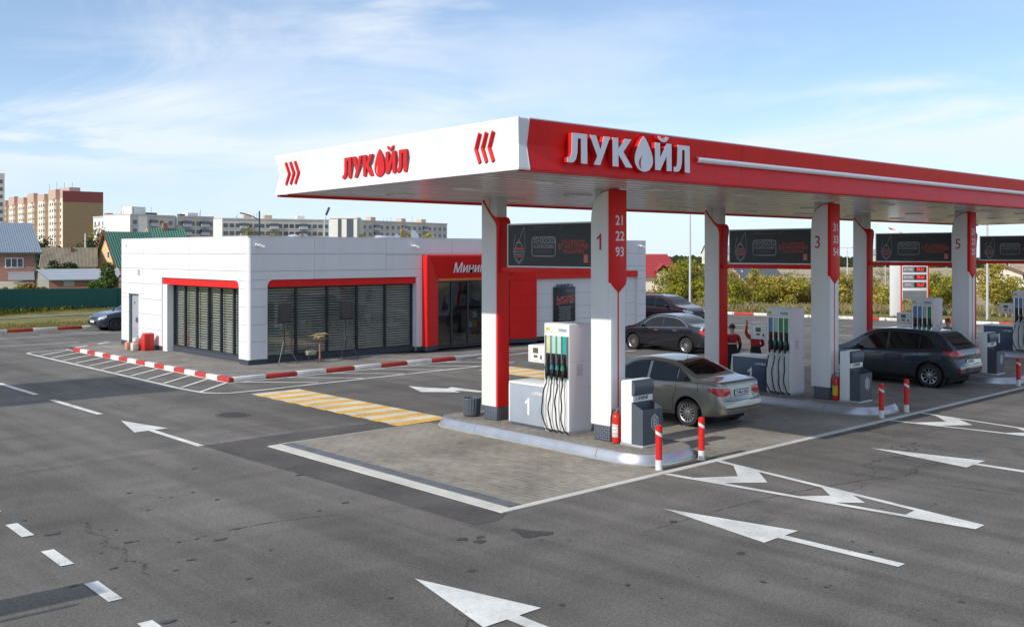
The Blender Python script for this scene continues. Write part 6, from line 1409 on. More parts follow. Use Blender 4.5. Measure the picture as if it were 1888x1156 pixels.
# trees and bushes beyond the far road: (photo column, distance, half width, height, leaves, material, what, label)
VEG = [
 (1258, 75, 2.0, 4.0, 5200, LF_YG, 'tree', 'broad yellow green tree beside the lamp mast past the road'),
 (1225, 72, 1.5, 2.2, 1800, LF_YG, 'bush', 'low yellow green bush at the foot of the broad tree'),
 (1300, 73, 1.6, 2.6, 2200, LF_YG, 'bush', 'yellow green bush just left of the second island column'),
 (1200, 70, 1.3, 1.5, 1300, LF_RUST, 'bush', 'rusty low bush next to the shop wall end'),
 (1325, 80, 1.6, 2.9, 1800, LF_OLIVE, 'bush', 'thin olive bush behind the second island column'),
 (1362, 70, 1.5, 2.1, 2000, LF_YG, 'bush', 'yellow green bush leftmost below the second advertising panel'),
 (1395, 71, 1.7, 2.6, 2600, LF_YEL, 'bush', 'bright yellow bush below the bottle on the second advertising panel'),
 (1432, 72, 1.8, 2.9, 2800, LF_YEL, 'bush', 'tall bright yellow bush in the middle below the second advertising panel'),
 (1468, 71, 1.6, 2.5, 2400, LF_YEL, 'bush', 'bright yellow bush right below the second advertising panel'),
 (1500, 74, 1.6, 2.7, 2200, LF_YG, 'bush', 'yellow green bush behind the column with number 3'),
 (1555, 71, 1.5, 2.7, 2200, LF_YEL, 'bush', 'yellow bush seen between the column with number 3 and the next slim one'),
 (1575, 73, 1.5, 2.4, 1800, LF_YG, 'bush', 'yellow green bush behind the slim column of the third island'),
 (1622, 70, 1.4, 2.3, 2000, LF_YEL, 'bush', 'yellow bush left of the price sign'),
 (1690, 78, 1.6, 2.2, 1700, LF_YG, 'bush', 'bush behind the price sign'),
 (1728, 71, 1.4, 2.7, 2200, LF_YG, 'bush', 'yellow green bush right of the price sign'),
 (1745, 76, 1.6, 3.1, 1800, LF_YEL, 'bush', 'taller yellow bush behind the red capped worker'),
 (1835, 66, 1.5, 3.1, 2800, LF_YEL, 'tree', 'yellow tree near the cream cottage right of the column with number 5'),
 (1862, 72, 1.5, 2.5, 1600, LF_YG, 'bush', 'green bush in front of the cream cottage'),
 (1900, 70, 1.6, 2.2, 1400, LF_YG, 'bush', 'yellow green bush at the right picture edge')]
for k, (px, d, hw, h, n, lm, what, lab) in enumerate(VEG):
    rnd = random.Random(100 + k); x, y = plan(px, d)
    bl = clump(rnd, hw * 1.4, hw * 1.4, h * rnd.uniform(.9, 1.15), 9 if what == 'bush' else 12, .1 if what == 'bush' else .25)
    tree('autumn_bush' if what == 'bush' else 'autumn_tree', lab, what, (x, y, gz((x, y))), bl, int(n * rnd.uniform(.75, 1.25)), .10, lm, (h * .8, .09) if what == 'tree' else None, 'bushes and trees beyond the far road', 100 + k)
def scatter(name, label, pts, n, hgt, size, lm, seed, spread=.5):
    rnd = random.Random(seed); m = MB()
    for _ in range(n):
        k = rnd.randrange(len(pts) - 1); t = rnd.random(); p, q = pts[k], pts[k + 1]
        x = p[0] + (q[0] - p[0]) * t + rnd.gauss(0, spread); y = p[1] + (q[1] - p[1]) * t + rnd.gauss(0, spread); z = gz((x, y)); h = hgt * rnd.uniform(.3, 1.0)
        a = rnd.uniform(0, 6.28); w_ = size * rnd.uniform(.5, 1.2); dx, dy = math.cos(a) * w_, math.sin(a) * w_; lx, ly = rnd.gauss(0, .25) * h, rnd.gauss(0, .25) * h; zz = z + hgt * rnd.uniform(0, .55)
        i = len(m.v); m.v += [(x - dx, y - dy, zz), (x + dx, y + dy, zz), (x + lx + dx * .2, y + ly + dy * .2, zz + h * .6)]; m.f.append((i, i + 1, i + 2))
    o = m.build(name, lm, None, recalc=False); tag(o, label, None, kind='stuff'); return o
far = [plan(px, d) for px, d in ((1170, 71), (1250, 69.5), (1350, 68), (1500, 67), (1620, 66.5), (1760, 65), (1900, 62))]
scatter('dry_undergrowth', 'dry tan and olive weeds in front of the yellow bushes', far, 15000, .62, .05, LF_DRY, 61, 1.1)
scatter('weeds', 'dry grass tufts behind the far kerb', [(54.2, 39.6), (58.9, 17.0)], 5000, .28, .04, LF_OLIVE, 62, .6)
scatter('grass_verge', 'short green and straw grass on the verge by the fence', [(6, 56.5), (36, 57.5)], 26000, .10, .035, LF_OLIVE, 63, 1.7)
scatter('grass_strip', 'short grass between the dirt path and the green fence', [(10, 67.6), (34, 73.6)], 12000, .14, .04, LF_OLIVE, 64, .9)
scatter('fence_weeds', 'taller weeds along the foot of the green fence', [(12, 65.9), (22, 70.6), (29, 73.2), (33, 74.6)], 2600, .42, .06, LF_YG, 65, .28)
M_DIRT = mat('dirt_path', (.24, .21, .185), .95, var=.2, scale=1.5, bump=.5, bscale=20)
marking('dirt_path', [[(-10, 62.6), (18.2, 64.4), (26, 66.1), (40, 69.5), (40, 70.6), (26, 67.3), (18.2, 65.5), (-10, 63.8)]], M_DIRT, .0, 'dirt path between verge and fence')
# trees at the left, behind the fence
LV = [
 (196, 79, 1.45, 3.0, 3200, LF_GREEN, 'tree', 'green tree against the shop wall end behind the fence', 0),
 (168, 78, 1.1, 1.7, 1500, LF_GREEN, 'bush', 'low green bush left of the green tree behind the fence', 0),
 (105, 97, 2.2, 3.1, 3000, LF_DARK, 'bush', 'dark bush before the tan slate roof', 0), (132, 98, 1.5, 2.9, 1800, LF_DARK, 'bush', 'smaller dark bush right of the first before the slate roof', 0), (168, 100, 1.3, 2.0, 1200, LF_GREEN, 'bush', 'green bush below the yellow gable', 0),
 (52, 76, 1.0, 1.9, 1500, LF_RUST, 'bush', 'rusty yellow bush behind the fence before the brick house', 0), (36, 76, .9, 1.5, 1200, LF_YG, 'bush', 'yellow green bush behind the fence under the porch roof', 0), (10, 75, .8, 1.6, 1000, LF_OLIVE, 'bush', 'olive bush behind the fence at the left picture edge', 0),
 (84, 150, 2.0, 7.0, 1700, LF_DARK, 'tree', 'narrow dark conifer like tree before the tall brick flats', 1), (96, 152, 1.9, 5.4, 1300, LF_RUST, 'tree', 'rusty tree right of the narrow dark one', 1),
 (160, 150, 2.4, 6.3, 1700, LF_DARK, 'tree', 'dark green tree left of the slim pole behind the houses', 1), (180, 155, 3.4, 8.4, 2000, LF_OLIVE, 'tree', 'tall olive tree above the yellow gable', 1), (203, 160, 2.4, 7.6, 1300, LF_OLIVE, 'tree', 'thin olive tree right of the tall one', 1),
 (328, 170, 1.8, 7.6, 1200, LF_RUST, 'tree', 'rusty tree at the end of the green roof', 1), (290, 140, 2.2, 5.4, 900, LF_RUST, 'tree', 'rusty tree below the brick chimney', 1), (345, 175, 2.2, 6.4, 900, LF_DARK, 'tree', 'dark tree right of the rusty one behind the shop roof', 1), (382, 210, 2.2, 8.6, 900, LF_RUST, 'tree', 'rusty tree before the second white block', 1),
 (462, 250, 4.4, 11.0, 1500, LF_OLIVE, 'tree', 'olive tree before the long block near the dark mast', 1), (505, 260, 4.0, 10.0, 1200, LF_OLIVE, 'tree', 'olive tree right of the dark mast', 1), (560, 270, 3.0, 9.5, 900, LF_OLIVE, 'tree', 'olive tree left of the striped office', 1), (668, 280, 3.0, 10.0, 900, LF_OLIVE, 'tree', 'thin olive tree right of the striped office', 1), (745, 290, 3.0, 11.5, 900, LF_YEL, 'tree', 'yellow tree before the far long block', 1), (788, 300, 2.2, 12.0, 800, LF_YEL, 'tree', 'slim yellow tree at the right of the far long block', 1)]
for k, (px, d, hw, h, n, lm, what, lab, tall) in enumerate(LV):
    rnd = random.Random(300 + k); x, y = plan(px, d); bl = clump(rnd, hw * 1.2, hw * 1.2, h, 9 + 3 * tall, .15)
    tree('leafy_tree' if what == 'tree' else 'garden_bush', lab, what, (x, y, 0), bl, n, .11 + .0010 * (d - 75), lm, (h * .85, .1 + .01 * h) if what == 'tree' else None, 'trees and bushes behind the fence', 300 + k)

# ------------------------------------------------------------------ fence, houses
M_FGRN = mat('green_fence_steel', (.008, .105, .085), .45, var=.10); M_BRK = None
def brick_mat(name, c0, c1, mo, sx=.26, sy=.075):
    m = bpy.data.materials.new(name); m.use_nodes = True; nt = m.node_tree; N = nt.nodes; L = nt.links; b = N['Principled BSDF']
    tc = N.new('ShaderNodeTexCoord'); sp = N.new('ShaderNodeSeparateXYZ'); L.new(tc.outputs['Object'], sp.inputs[0]); ad = N.new('ShaderNodeMath'); L.new(sp.outputs[0], ad.inputs[0]); L.new(sp.outputs[1], ad.inputs[1]); cb = N.new('ShaderNodeCombineXYZ'); L.new(ad.outputs[0], cb.inputs[0]); L.new(sp.outputs[2], cb.inputs[1])
    br = N.new('ShaderNodeTexBrick'); br.inputs['Scale'].default_value = 1; br.inputs['Brick Width'].default_value = sx; br.inputs['Row Height'].default_value = sy; br.inputs['Mortar Size'].default_value = sy * .1
    br.inputs['Color1'].default_value = (*c0, 1); br.inputs['Color2'].default_value = (*c1, 1); br.inputs['Mortar'].default_value = (*mo, 1); L.new(cb.outputs[0], br.inputs['Vector']); L.new(br.outputs[0], b.inputs['Base Color']); b.inputs['Roughness'].default_value = .85; return m
M_BPINK = brick_mat('pink_brick', (.36, .17, .135), (.30, .13, .10), (.36, .26, .22)); M_BRED = brick_mat('red_brick', (.34, .15, .09), (.27, .11, .07), (.35, .28, .22)); M_TAN = brick_mat('tan_brick', (.34, .24, .12), (.30, .21, .105), (.30, .23, .14), 1.2, .35)
M_BLUER = mat('blue_grey_metal_roof', (.25, .31, .38), .4, .35, var=.06); M_GRNR = mat('green_metal_roof', (.07, .20, .15), .5, .1, var=.12); M_SLATE = mat('tan_slate_roof', (.30, .26, .19), .9, var=.25, scale=1.2); M_REDR = mat('red_tile_roof', (.36, .035, .04), .5, var=.12); M_GREYR = mat('light_metal_roof', (.42, .44, .46), .4, .4, var=.06)
M_YWALL = mat('yellow_plaster', (.72, .50, .26), .85, var=.06); M_CWALL = mat('cream_plaster', (.68, .62, .52), .85, var=.06); M_WPAINT = mat('white_window_paint', (.78, .78, .76), .5); M_WPANE = mat('house_window_glass', (.055, .07, .085), .08, var=.3, spec=.8)
M_MAROON = mat('maroon_trim', (.26, .025, .02), .6)
def corr(m, a, b, c, d, n, h=.035):
    """trapezoid-corrugated sheet between lower edge a-b and upper edge d-c"""
    a, b, c, d = map(Vector, (a, b, c, d)); nn = (b - a).cross(d - a).normalized()
    lo, up = [], []
    for k in range(n):
        for t, q in ((0, 0), (.35, 0), (.5, 1), (.85, 1)): f = (k + t) / n; lo.append(a.lerp(b, f) + nn * h * q); up.append(d.lerp(c, f) + nn * h * q)
    lo.append(b); up.append(c); m.grid([[tuple(p) for p in lo], [tuple(p) for p in up]])
def sheets(nm, a, b, c, d, n, mt, par, ribs=5, h=.035):
    """a surface of n separate corrugated sheets"""
    a, b, c, d = map(Vector, (a, b, c, d))
    for k in range(n):
        m = MB(); corr(m, a.lerp(b, k / n), a.lerp(b, (k + 1) / n), d.lerp(c, (k + 1) / n), d.lerp(c, k / n), ribs, h); m.build(nm, mt, par, recalc=False)
fp = [plan(-420, 50), plan(0, 65), plan(218, 72), plan(330, 76)]; fo = (fp[1][0], fp[1][1], 0)
t = thing('green_fence', 'dark green corrugated steel fence behind the grass verge', 'fence', fo)
ft = [1.70, 1.57, 1.38, 1.30]
for (p, q, h0, h1, n) in ((fp[0], fp[1], ft[0], ft[1], 16), (fp[1], fp[2], ft[1], ft[2], 10), (fp[2], fp[3], ft[2], ft[3], 5)):
    for k in range(n):
        f0, f1 = k / n, (k + 1) / n; a = Vector((p[0] + (q[0] - p[0]) * f0 - fo[0], p[1] + (q[1] - p[1]) * f0 - fo[1], -.05)); b = Vector((p[0] + (q[0] - p[0]) * f1 - fo[0], p[1] + (q[1] - p[1]) * f1 - fo[1], -.05)); z0, z1 = h0 + (h1 - h0) * f0, h0 + (h1 - h0) * f1
        m = MB(); corr(m, a, b, (b.x, b.y, z1), (a.x, a.y, z0), 6, .03); m.build('fence_sheet', M_FGRN, t, recalc=False)
    m = MB(); m.obox((p[0] - fo[0] + .02, p[1] - fo[1] - .05, h0 / 2), (.035, 0, 0), (0, .035, 0), (0, 0, h0 / 2 + .02)); m.build('fence_post', M_FGRN, t)
def lwin(par, x, z, w_, h, y, n=2):
    """house window in a wall facing local -y"""
    m = MB(); m.box(x, x + w_, y - .04, y - .001, z, z + h); f = m.build('window', M_WPAINT, par, bevel=.01)
    for k in range(n): m = MB(); g = .07; pw = (w_ - g * (n + 1)) / n; m.box(x + g + k * (pw + g), x + g + k * (pw + g) + pw, y - .046, y - .0405, z + g, z + h - g); m.build('pane', M_WPANE, f)
# brick house with the blue metal roof
x, y = plan(0, 85); t = thing('brick_house', 'pink brick house with blue grey metal roof at the left', 'house', (x, y, 0), facing(20)); u = 85 / 1844.36 * .91
m = MB(); m.box(-8, 64 * u, 0, 7, 0, 3.95); m.build('wall', M_BPINK, t)
sheets('roof_sheet', (-8, -.45, 3.93), (77 * u, -.45, 3.93), (60 * u, 3.4, 6.55), (-8, 3.4, 6.55), 10, M_BLUER, t, 6, .03)
m = MB(); m.face([(77 * u, -.45, 3.93), (77 * u, 7.3, 3.93), (60 * u, 3.4, 6.55)]); m.face([(-8, 3.4, 6.55), (60 * u, 3.4, 6.55), (77 * u, 7.3, 3.93), (-8, 7.3, 3.93)]); m.build('roof_back', M_BLUER, t, recalc=False)
m = MB(); m.box(-8, 77 * u, -.44, -.36, 3.80, 3.92); m.build('eaves_board', M_GREY, t); m = MB(); m.tube([(74 * u, -.42, 3.85), (66 * u, -.1, 3.55), (65 * u, -.08, 0)], .05, 8); m.build('downpipe', M_GREY, t)
lwin(t, .37, 2.62, 1.42, .86, 0, 3)
m = MB(); m.box(-6, 60 * u, -2.2, -.01, 0, 1.45); m.build('porch_wall', M_CWALL, t); m = MB(); m.prism([(-2.4, 1.62), (-.005, 2.22), (-.005, 2.30), (-2.4, 1.70)], lambda a, b, w_: (w_, a, b), .6, 62 * u); m.build('porch_roof', M_GREYR, t)
# low brick garage
x, y = plan(100, 79); t = thing('brick_garage', 'low red brick garage with pale metal roof behind the fence', 'garage', (x, y, 0), facing(130)); u = 79 / 1844.36 * .92
m = MB(); m.box(-9 * u, 120 * u, 0, 4, 0, 1.72); m.build('wall', M_BRED, t); m = MB(); m.prism([(-30 * u, 0), (-9.5 * u, 0), (-9.5 * u, 1.72), (-30 * u, 2.35)], lambda a, b, w_: (a, w_ + 0.02, b), .0, 4); m.build('lit_wall', M_CWALL, t)  # side wall's sunlit brightness is put into the paler cream colour
m = MB(); m.prism([(-.25, 1.74), (4.2, 2.52), (4.2, 2.58), (-.25, 1.82)], lambda a, b, w_: (w_, a, b), -12 * u, 125 * u); rf = m.build('roof', M_GREYR, t)
m = MB(); m.face([(-12 * u, -.25, 1.8), (-37 * u, 4.2, 2.55), (-12 * u, 4.2, 2.55)]); m.build('roof_flap', M_GREYR, t, recalc=False)
m = MB(); m.box(17 * u, 37 * u, -.03, -.001, 1.28, 1.70); m.build('grey_lintel', M_CONC, t)
# tan slate roof
x, y = plan(128, 105); t = thing('slate_roofed_house', 'low house under a worn tan slate roof', 'house', (x, y, 0), facing(128)); u = 105 / 1844.36 * .92
m = MB(); m.box(-52 * u, 49 * u, .2, 5, 0, 2.45); m.build('wall', M_CWALL, t); sheets('roof_sheet', (-56 * u, -.2, 2.38), (52 * u, -.2, 2.38), (53 * u, 2.6, 4.42), (-52 * u, 2.6, 4.42), 7, M_SLATE, t, 6, .05); m = MB(); m.face([(-52 * u, 2.6, 4.42), (53 * u, 2.6, 4.42), (52 * u, 5.4, 2.4), (-56 * u, 5.4, 2.4)]); m.build('roof_back', M_SLATE, t, recalc=False)
m = MB(); m.box(2 * u, 6 * u, 1.9, 2.4, 3.7, 4.5); m.build('chimney', M_MAROON, t)
def gable_house(name, label, px, d, theta, w_, L_, eave, ridge, wall, roof, trim, dx=0, chim=None, cat='house'):
    x, y = plan(px, d); t = thing(name, label, cat, (x, y, 0), FACE + theta)        # gable plane at x=0, ridge runs to +x
    m = MB(); m.prism([(-w_ / 2, 0), (w_ / 2, 0), (w_ / 2, eave), (0, ridge), (-w_ / 2, eave)], lambda a, b, c: (c, a, b), 0, L_); m.build('wall', wall, t)
    for s in (-1, 1):
        n = max(3, int(L_ / 1.1)); o = .35; k = o * (ridge - eave) / (w_ / 2)
        a, b, c, d_ = (-.35, s * (w_ / 2 + o), eave - k + .06), (L_ + .3, s * (w_ / 2 + o), eave - k + .06), (L_ + .3, 0, ridge + .07), (-.35, 0, ridge + .07)
        if s > 0: a, b, c, d_ = b, a, d_, c
        sheets('roof_sheet', a, b, c, d_, n, roof, t, 5, .04)
        m = MB(); m.prism([(s * (w_ / 2 + o), eave - k - .12), (s * (w_ / 2 + o), eave - k + .10), (0, ridge + .14), (0, ridge - .10)], lambda p, q, r: (r, p, q), -.40, -.36); m.build('verge_board', trim, t)
    for yy, zz, ww, hh in ((-.45, eave + .55, .5, .75), (-w_ * .32, 1.25, .5, .9), (w_ * .18, 1.25, .5, .9)):
        m = MB(); m.box(-.03, -.001, yy - ww / 2, yy + ww / 2, zz, zz + hh); f = m.build('window', M_WPAINT, t); m = MB(); m.box(-.036, -.031, yy - ww / 2 + .07, yy + ww / 2 - .07, zz + .07, zz + hh - .07); m.build('pane', M_WPANE, f)
    if chim: m = MB(); m.box(chim - .28, chim + .28, -.3, .3, ridge - .5, ridge + chim * 0 + .75); m.build('chimney', M_BRED, t)
    return t
gable_house('yellow_house', 'yellow gabled house with green roof and maroon verge boards', 196, 108, R(50), 4.6, 5.0, 2.75, 6.1, M_YWALL, M_GRNR, M_MAROON)
gable_house('green_roofed_house', 'further house with speckled green roof and brick chimney', 276, 128, R(38), 5.0, 4.2, 4.0, 6.95, M_CWALL, M_GRNR, M_YWALL, chim=1.9)
# red roofed house on the right
x, y = plan(1212, 95); t = thing('red_roofed_house', 'white house with red tiled roof beyond the shop end', 'house', (x, y, gz((x, y)) - .1), FACE); u = 95 / 1844.36
m = MB(); m.box(-30 * u, 38 * u, 0, 6, 0, 1.9); m.build('wall', M_CWALL, t)
for k in range(9):
    f0, f1 = k / 9, (k + 1) / 9; z0, z1 = 1.85 + 2.1 * f0, 1.85 + 2.1 * f1; y0, y1 = -.5 + 3.4 * f0, -.5 + 3.4 * f1; xr0, xr1 = (44 - 18 * f0) * u, (44 - 18 * f1) * u
    m = MB(); m.prism([(y0 - .06, z0), (y1, z1 - .03), (y1, z1 + .02), (y0 - .06, z0 + .06)], lambda a, b, c: (c, a, b), -40 * u, (xr0 + xr1) / 2); m.build('tile_course', M_REDR, t)
m = MB(); m.face([(44 * u, -.5, 1.85), (44 * u, 6.3, 1.85), (26 * u, 2.9, 3.95)]); m.face([(-40 * u, 2.9, 3.95), (26 * u, 2.9, 3.95), (44 * u, 6.3, 1.85), (-40 * u, 6.3, 1.85)]); m.build('roof_back', M_REDR, t, recalc=False)
m = MB(); m.box(-2 * u, 16 * u, -1.2, 1.5, 0, 2.35); m.build('dormer_wall', M_CWALL, t); m = MB(); m.prism([(-6 * u, 2.3), (7 * u, 2.95), (22 * u, 2.3), (22 * u, 2.42), (7 * u, 3.07), (-6 * u, 2.42)], lambda a, b, c: (a, c, b), -1.5, 2.0); m.build('dormer_roof', M_REDR, t)
lwin(t, 2 * u, 1.2, .8, .8, -1.2, 2)
gable_house('dark_roofed_house', 'small house with dark grey roof behind the yellow bushes', 1350, 100, R(20), 5, 4, 1.5, 3.0, M_BRED, M_GREY, M_GREY)
gable_house('cream_cottage', 'cream cottage with brown roof edge at the right picture edge', 1850, 100, R(24), 7.5, 8, 1.6, 2.7, M_CWALL, M_SLATE, mat('brown_trim', (.2, .1, .06), .7))
for k, (px, d, w_, h, lab) in enumerate(((1300, 330, 9, 6, 'far white shed left of the second island column'), (1322, 340, 12, 5, 'far pale low building behind the thin bush'), (1415, 420, 9, 4.0, 'tiny far house with reddish roof in the fields'), (1590, 420, 14, 5, 'far long barn in the fields'), (1716, 400, 10, 5, 'far shed right of the price sign'))):
    gable_house('far_house', lab, px, d, R(10), 6, w_, h * .6, h, M_CWALL, (M_GREYR, M_SLATE, M_REDR, M_GREYR, M_SLATE)[k], M_GREY, cat='house')
# far tree line on the horizon
rnd = random.Random(77); m = MB()
for k in range(1300):
    px = rnd.uniform(1150, 2050); d = rnd.uniform(560, 900); x, y = plan(px, d); z = gz((x, y)); r = rnd.uniform(1.6, 3.6)
    for q in range(4):
        a = rnd.uniform(0, 6.28); s = r * rnd.uniform(.5, 1); cx, cy, cz = x + rnd.gauss(0, r), y + rnd.gauss(0, r), z + rnd.uniform(.5, 4.6)
        i = len(m.v); m.v += [(cx - s * FY, cy + s * FX, cz), (cx, cy, cz - s * .8), (cx + s * FY, cy - s * FX, cz + s * .1), (cx + .3, cy, cz + s * .8)]; m.f.append((i, i + 1, i + 2, i + 3))
tag(m.build('treeline', LF_DARK, None, recalc=False), 'distant dark line of trees along the horizon', None, kind='stuff')
m = MB()
for k in range(160):
    px = rnd.uniform(1180, 1900); d = rnd.uniform(110, 300); x, y = plan(px, d); z = gz((x, y)); r = rnd.uniform(.4, 1.1)
    for q in range(40):
        v = Vector((rnd.gauss(0, r), rnd.gauss(0, r), abs(rnd.gauss(0, r * .8)))); s = .22; a = Vector((rnd.gauss(0, 1), rnd.gauss(0, 1), rnd.gauss(0, 1))).normalized() * s; b = a.cross(Vector((rnd.gauss(0, 1), rnd.gauss(0, 1), 1))).normalized() * s * .7; c = Vector((x, y, z + .2)) + v
        i = len(m.v); m.v += [tuple(c + a), tuple(c + b), tuple(c - a), tuple(c - b)]; m.f.append((i, i + 1, i + 2, i + 3))
tag(m.build('field_scrub', LF_OLIVE, None, recalc=False), 'scattered scrub on the far fields', None, kind='stuff')

# ------------------------------------------------------------------ blocks of flats
M_CONW = mat('pale_concrete_panel', (.74, .725, .68), .85, var=.08, scale=.15); M_CONG = mat('grey_and_shaded_panel', (.50, .485, .455), .85, var=.14, scale=.15); M_CREAMB = mat('cream_render', (.78, .69, .55), .85, var=.08, scale=.1); M_RBAY = mat('rust_brick_bay', (.58, .43, .32), .85, var=.12, scale=.2); M_MTOP = mat('maroon_parapet', (.24, .065, .06), .8, var=.1); M_SALM = mat('salmon_parapet', (.52, .36, .30), .85, var=.1)  # grey panel also puts shade into the fronts of the white blocks
M_BALC = mat('balcony_panel', (.45, .47, .50), .8, var=.2)
wnm = MB().box(-.5, .5, -.06, .0, -.5, .5).mesh('window'); wnm.materials.append(M_WPANE)
def slab_block(name, label, pA, pB, depth, H, wall, gable, rows, cols, z0f, floor_h=2.9, balc=(), roofbits=(), win=(1.7, 1.45), parapet=None, end=None):
    """front face from pA to pB (plan points, left to right as seen); end: plan point of the far edge of the left end wall"""
    a, b = Vector((*pA, 0)), Vector((*pB, 0)); L_ = (b - a).length; rz = math.atan2(b.y - a.y, b.x - a.x); t = thing(name, label, 'block of flats', (a.x, a.y, 0), rz)
    e = (-.001, depth)
    if end: e = rot2((end[0] - a.x, end[1] - a.y), -rz)
    up = lambda u_, v_, w_: (u_, v_, w_)
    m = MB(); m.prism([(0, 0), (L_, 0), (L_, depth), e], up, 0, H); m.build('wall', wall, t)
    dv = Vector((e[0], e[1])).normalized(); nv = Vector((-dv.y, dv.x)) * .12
    m = MB(); m.prism([(nv.x * .1, nv.y * .1), (e[0] + nv.x * .1, e[1] + nv.y * .1), (e[0] + nv.x, e[1] + nv.y), (nv.x, nv.y)], up, 0, H - .01); m.build('end_wall', gable, t)  # end walls paler than fronts: sun and shade put into the wall colours
    m = MB(); m.prism([(-.1, -.2), (L_ + .2, -.2), (L_ + .2, depth + .2), (e[0] - .15, e[1] + .1)], up, H + .001, H + .5); m.build('parapet', parapet or M_CONG, t)
    for r in rows:
        z = z0f + floor_h * r
        m = MB(); m.box(.1, L_ - .1, -.03, -.001, z - 1.45, z - 1.38); m.build('floor_joint', M_CONG if wall is not M_CONG else M_GREY, t)
        for c in range(cols):
            x = L_ * (c + .5) / cols
            if c in balc:
                m = MB(); m.box(x - 1.6, x + 1.6, -1.0, -.02, z - 1.25, z - .15); m.build('balcony', M_BALC, t); m = MB(); m.box(x - 1.5, x + 1.5, -.9, -.03, z - .14, z + .9); m.build('balcony_glazing', M_WPANE, t); continue
            o = put('window', wnm, None, t, (x, -.0, z)); o.scale = (win[0], 1, win[1])
    for (x, y, w_, d_, h, mt) in roofbits: m = MB(); m.box(x, x + w_, y, y + d_, H + .4, H + h); m.build('roof_hut', mt, t)
    rnd = random.Random(len(label))
    for k in range(5): x = rnd.uniform(.1, .9) * L_; m = MB(); m.tube([(x, depth / 2, H), (x, depth / 2, H + rnd.uniform(1.5, 3.5))], .06, 5); m.build('antenna', M_GREY, t)
    return t
FH_ = 2.9
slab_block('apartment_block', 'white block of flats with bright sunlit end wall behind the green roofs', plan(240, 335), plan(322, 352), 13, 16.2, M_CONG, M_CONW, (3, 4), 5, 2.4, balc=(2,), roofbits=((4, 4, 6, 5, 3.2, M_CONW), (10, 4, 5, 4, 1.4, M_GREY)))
a_, b_ = plan(172, 360), plan(239, 336); slab_block('apartment_wing', 'sunlit white wing of the flats facing the street', a_, b_, 6, 16.1, M_CONW, M_CONW, (3, 4), 9, 2.4, roofbits=((5, 2, 3, 2, 1.6, M_MTOP),), win=(1.3, 1.4))  # sunlit face of the same block, its brightness put into the pale panel
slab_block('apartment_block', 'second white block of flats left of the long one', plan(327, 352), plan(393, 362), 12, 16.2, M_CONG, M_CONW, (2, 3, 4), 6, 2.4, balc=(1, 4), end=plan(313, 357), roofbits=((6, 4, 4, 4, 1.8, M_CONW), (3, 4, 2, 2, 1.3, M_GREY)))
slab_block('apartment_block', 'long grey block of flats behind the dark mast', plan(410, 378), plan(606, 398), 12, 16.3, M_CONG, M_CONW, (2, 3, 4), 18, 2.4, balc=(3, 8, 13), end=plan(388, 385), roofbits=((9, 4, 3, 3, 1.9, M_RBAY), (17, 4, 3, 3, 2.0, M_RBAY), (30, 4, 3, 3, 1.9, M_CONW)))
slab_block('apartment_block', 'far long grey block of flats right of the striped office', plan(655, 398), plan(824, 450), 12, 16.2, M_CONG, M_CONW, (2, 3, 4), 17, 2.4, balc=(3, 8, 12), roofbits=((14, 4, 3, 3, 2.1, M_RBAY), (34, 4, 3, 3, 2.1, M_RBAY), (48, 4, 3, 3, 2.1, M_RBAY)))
x, y = plan(608, 355); t = thing('office_block', 'white office block with two dark vertical stripes', 'office block', (x, y, 0), FACE); u = 355 / 1844.36
m = MB(); m.box(0, 50 * u, 0, 9, 0, zat(403, 355)); m.build('wall', M_CONW, t)
m = MB(); m.box(-.3, 50 * u + .2, -.3, 9.2, zat(403, 355) + .001, zat(400.5, 355)); m.build('parapet', M_CONW, t)
for a_, b_ in ((15, 21), (31, 43)): m = MB(); m.box(a_ * u, b_ * u, -.15, -.001, 0, zat(404, 355)); m.build('dark_stripe', M_GREY, t)
m = MB(); m.box(50 * u + .01, 56 * u, 1.5, 8, 0, zat(404.5, 355)); m.build('side_wing', M_CONG, t)
# tall brick flats: bays step in and out along the front
A, Bp, Cp = plan(115, 470), plan(4, 562), plan(170, 487)
a3, b3 = Vector((*Bp, 0)), Vector((*A, 0)); L_ = (b3 - a3).length; rz = math.atan2(b3.y - a3.y, b3.x - a3.x)
t = thing('brick_flats', 'tall tan and cream brick flats with maroon top', 'block of flats', (a3.x, a3.y, 0), rz); H = zat(352, 470)
gl = (Vector((*Cp, 0)) - b3).length
m = MB(); m.box(0, L_, .3, 14, 0, H - 3.4); m.build('front_wall', M_CREAMB, t)
m = MB(); m.box(L_ + .002, L_ + .6, .0, gl, 0, H - 5.2); m.build('side_wall', M_TAN, t); m = MB(); m.box(L_ + .003, L_ + .62, -.01, gl, H - 5.199, H); m.build('maroon_band', M_MTOP, t)
m = MB(); m.box(0, L_, .31, 13, H - 3.399, H - .6); m.build('attic', M_SALM, t)
nb = 6
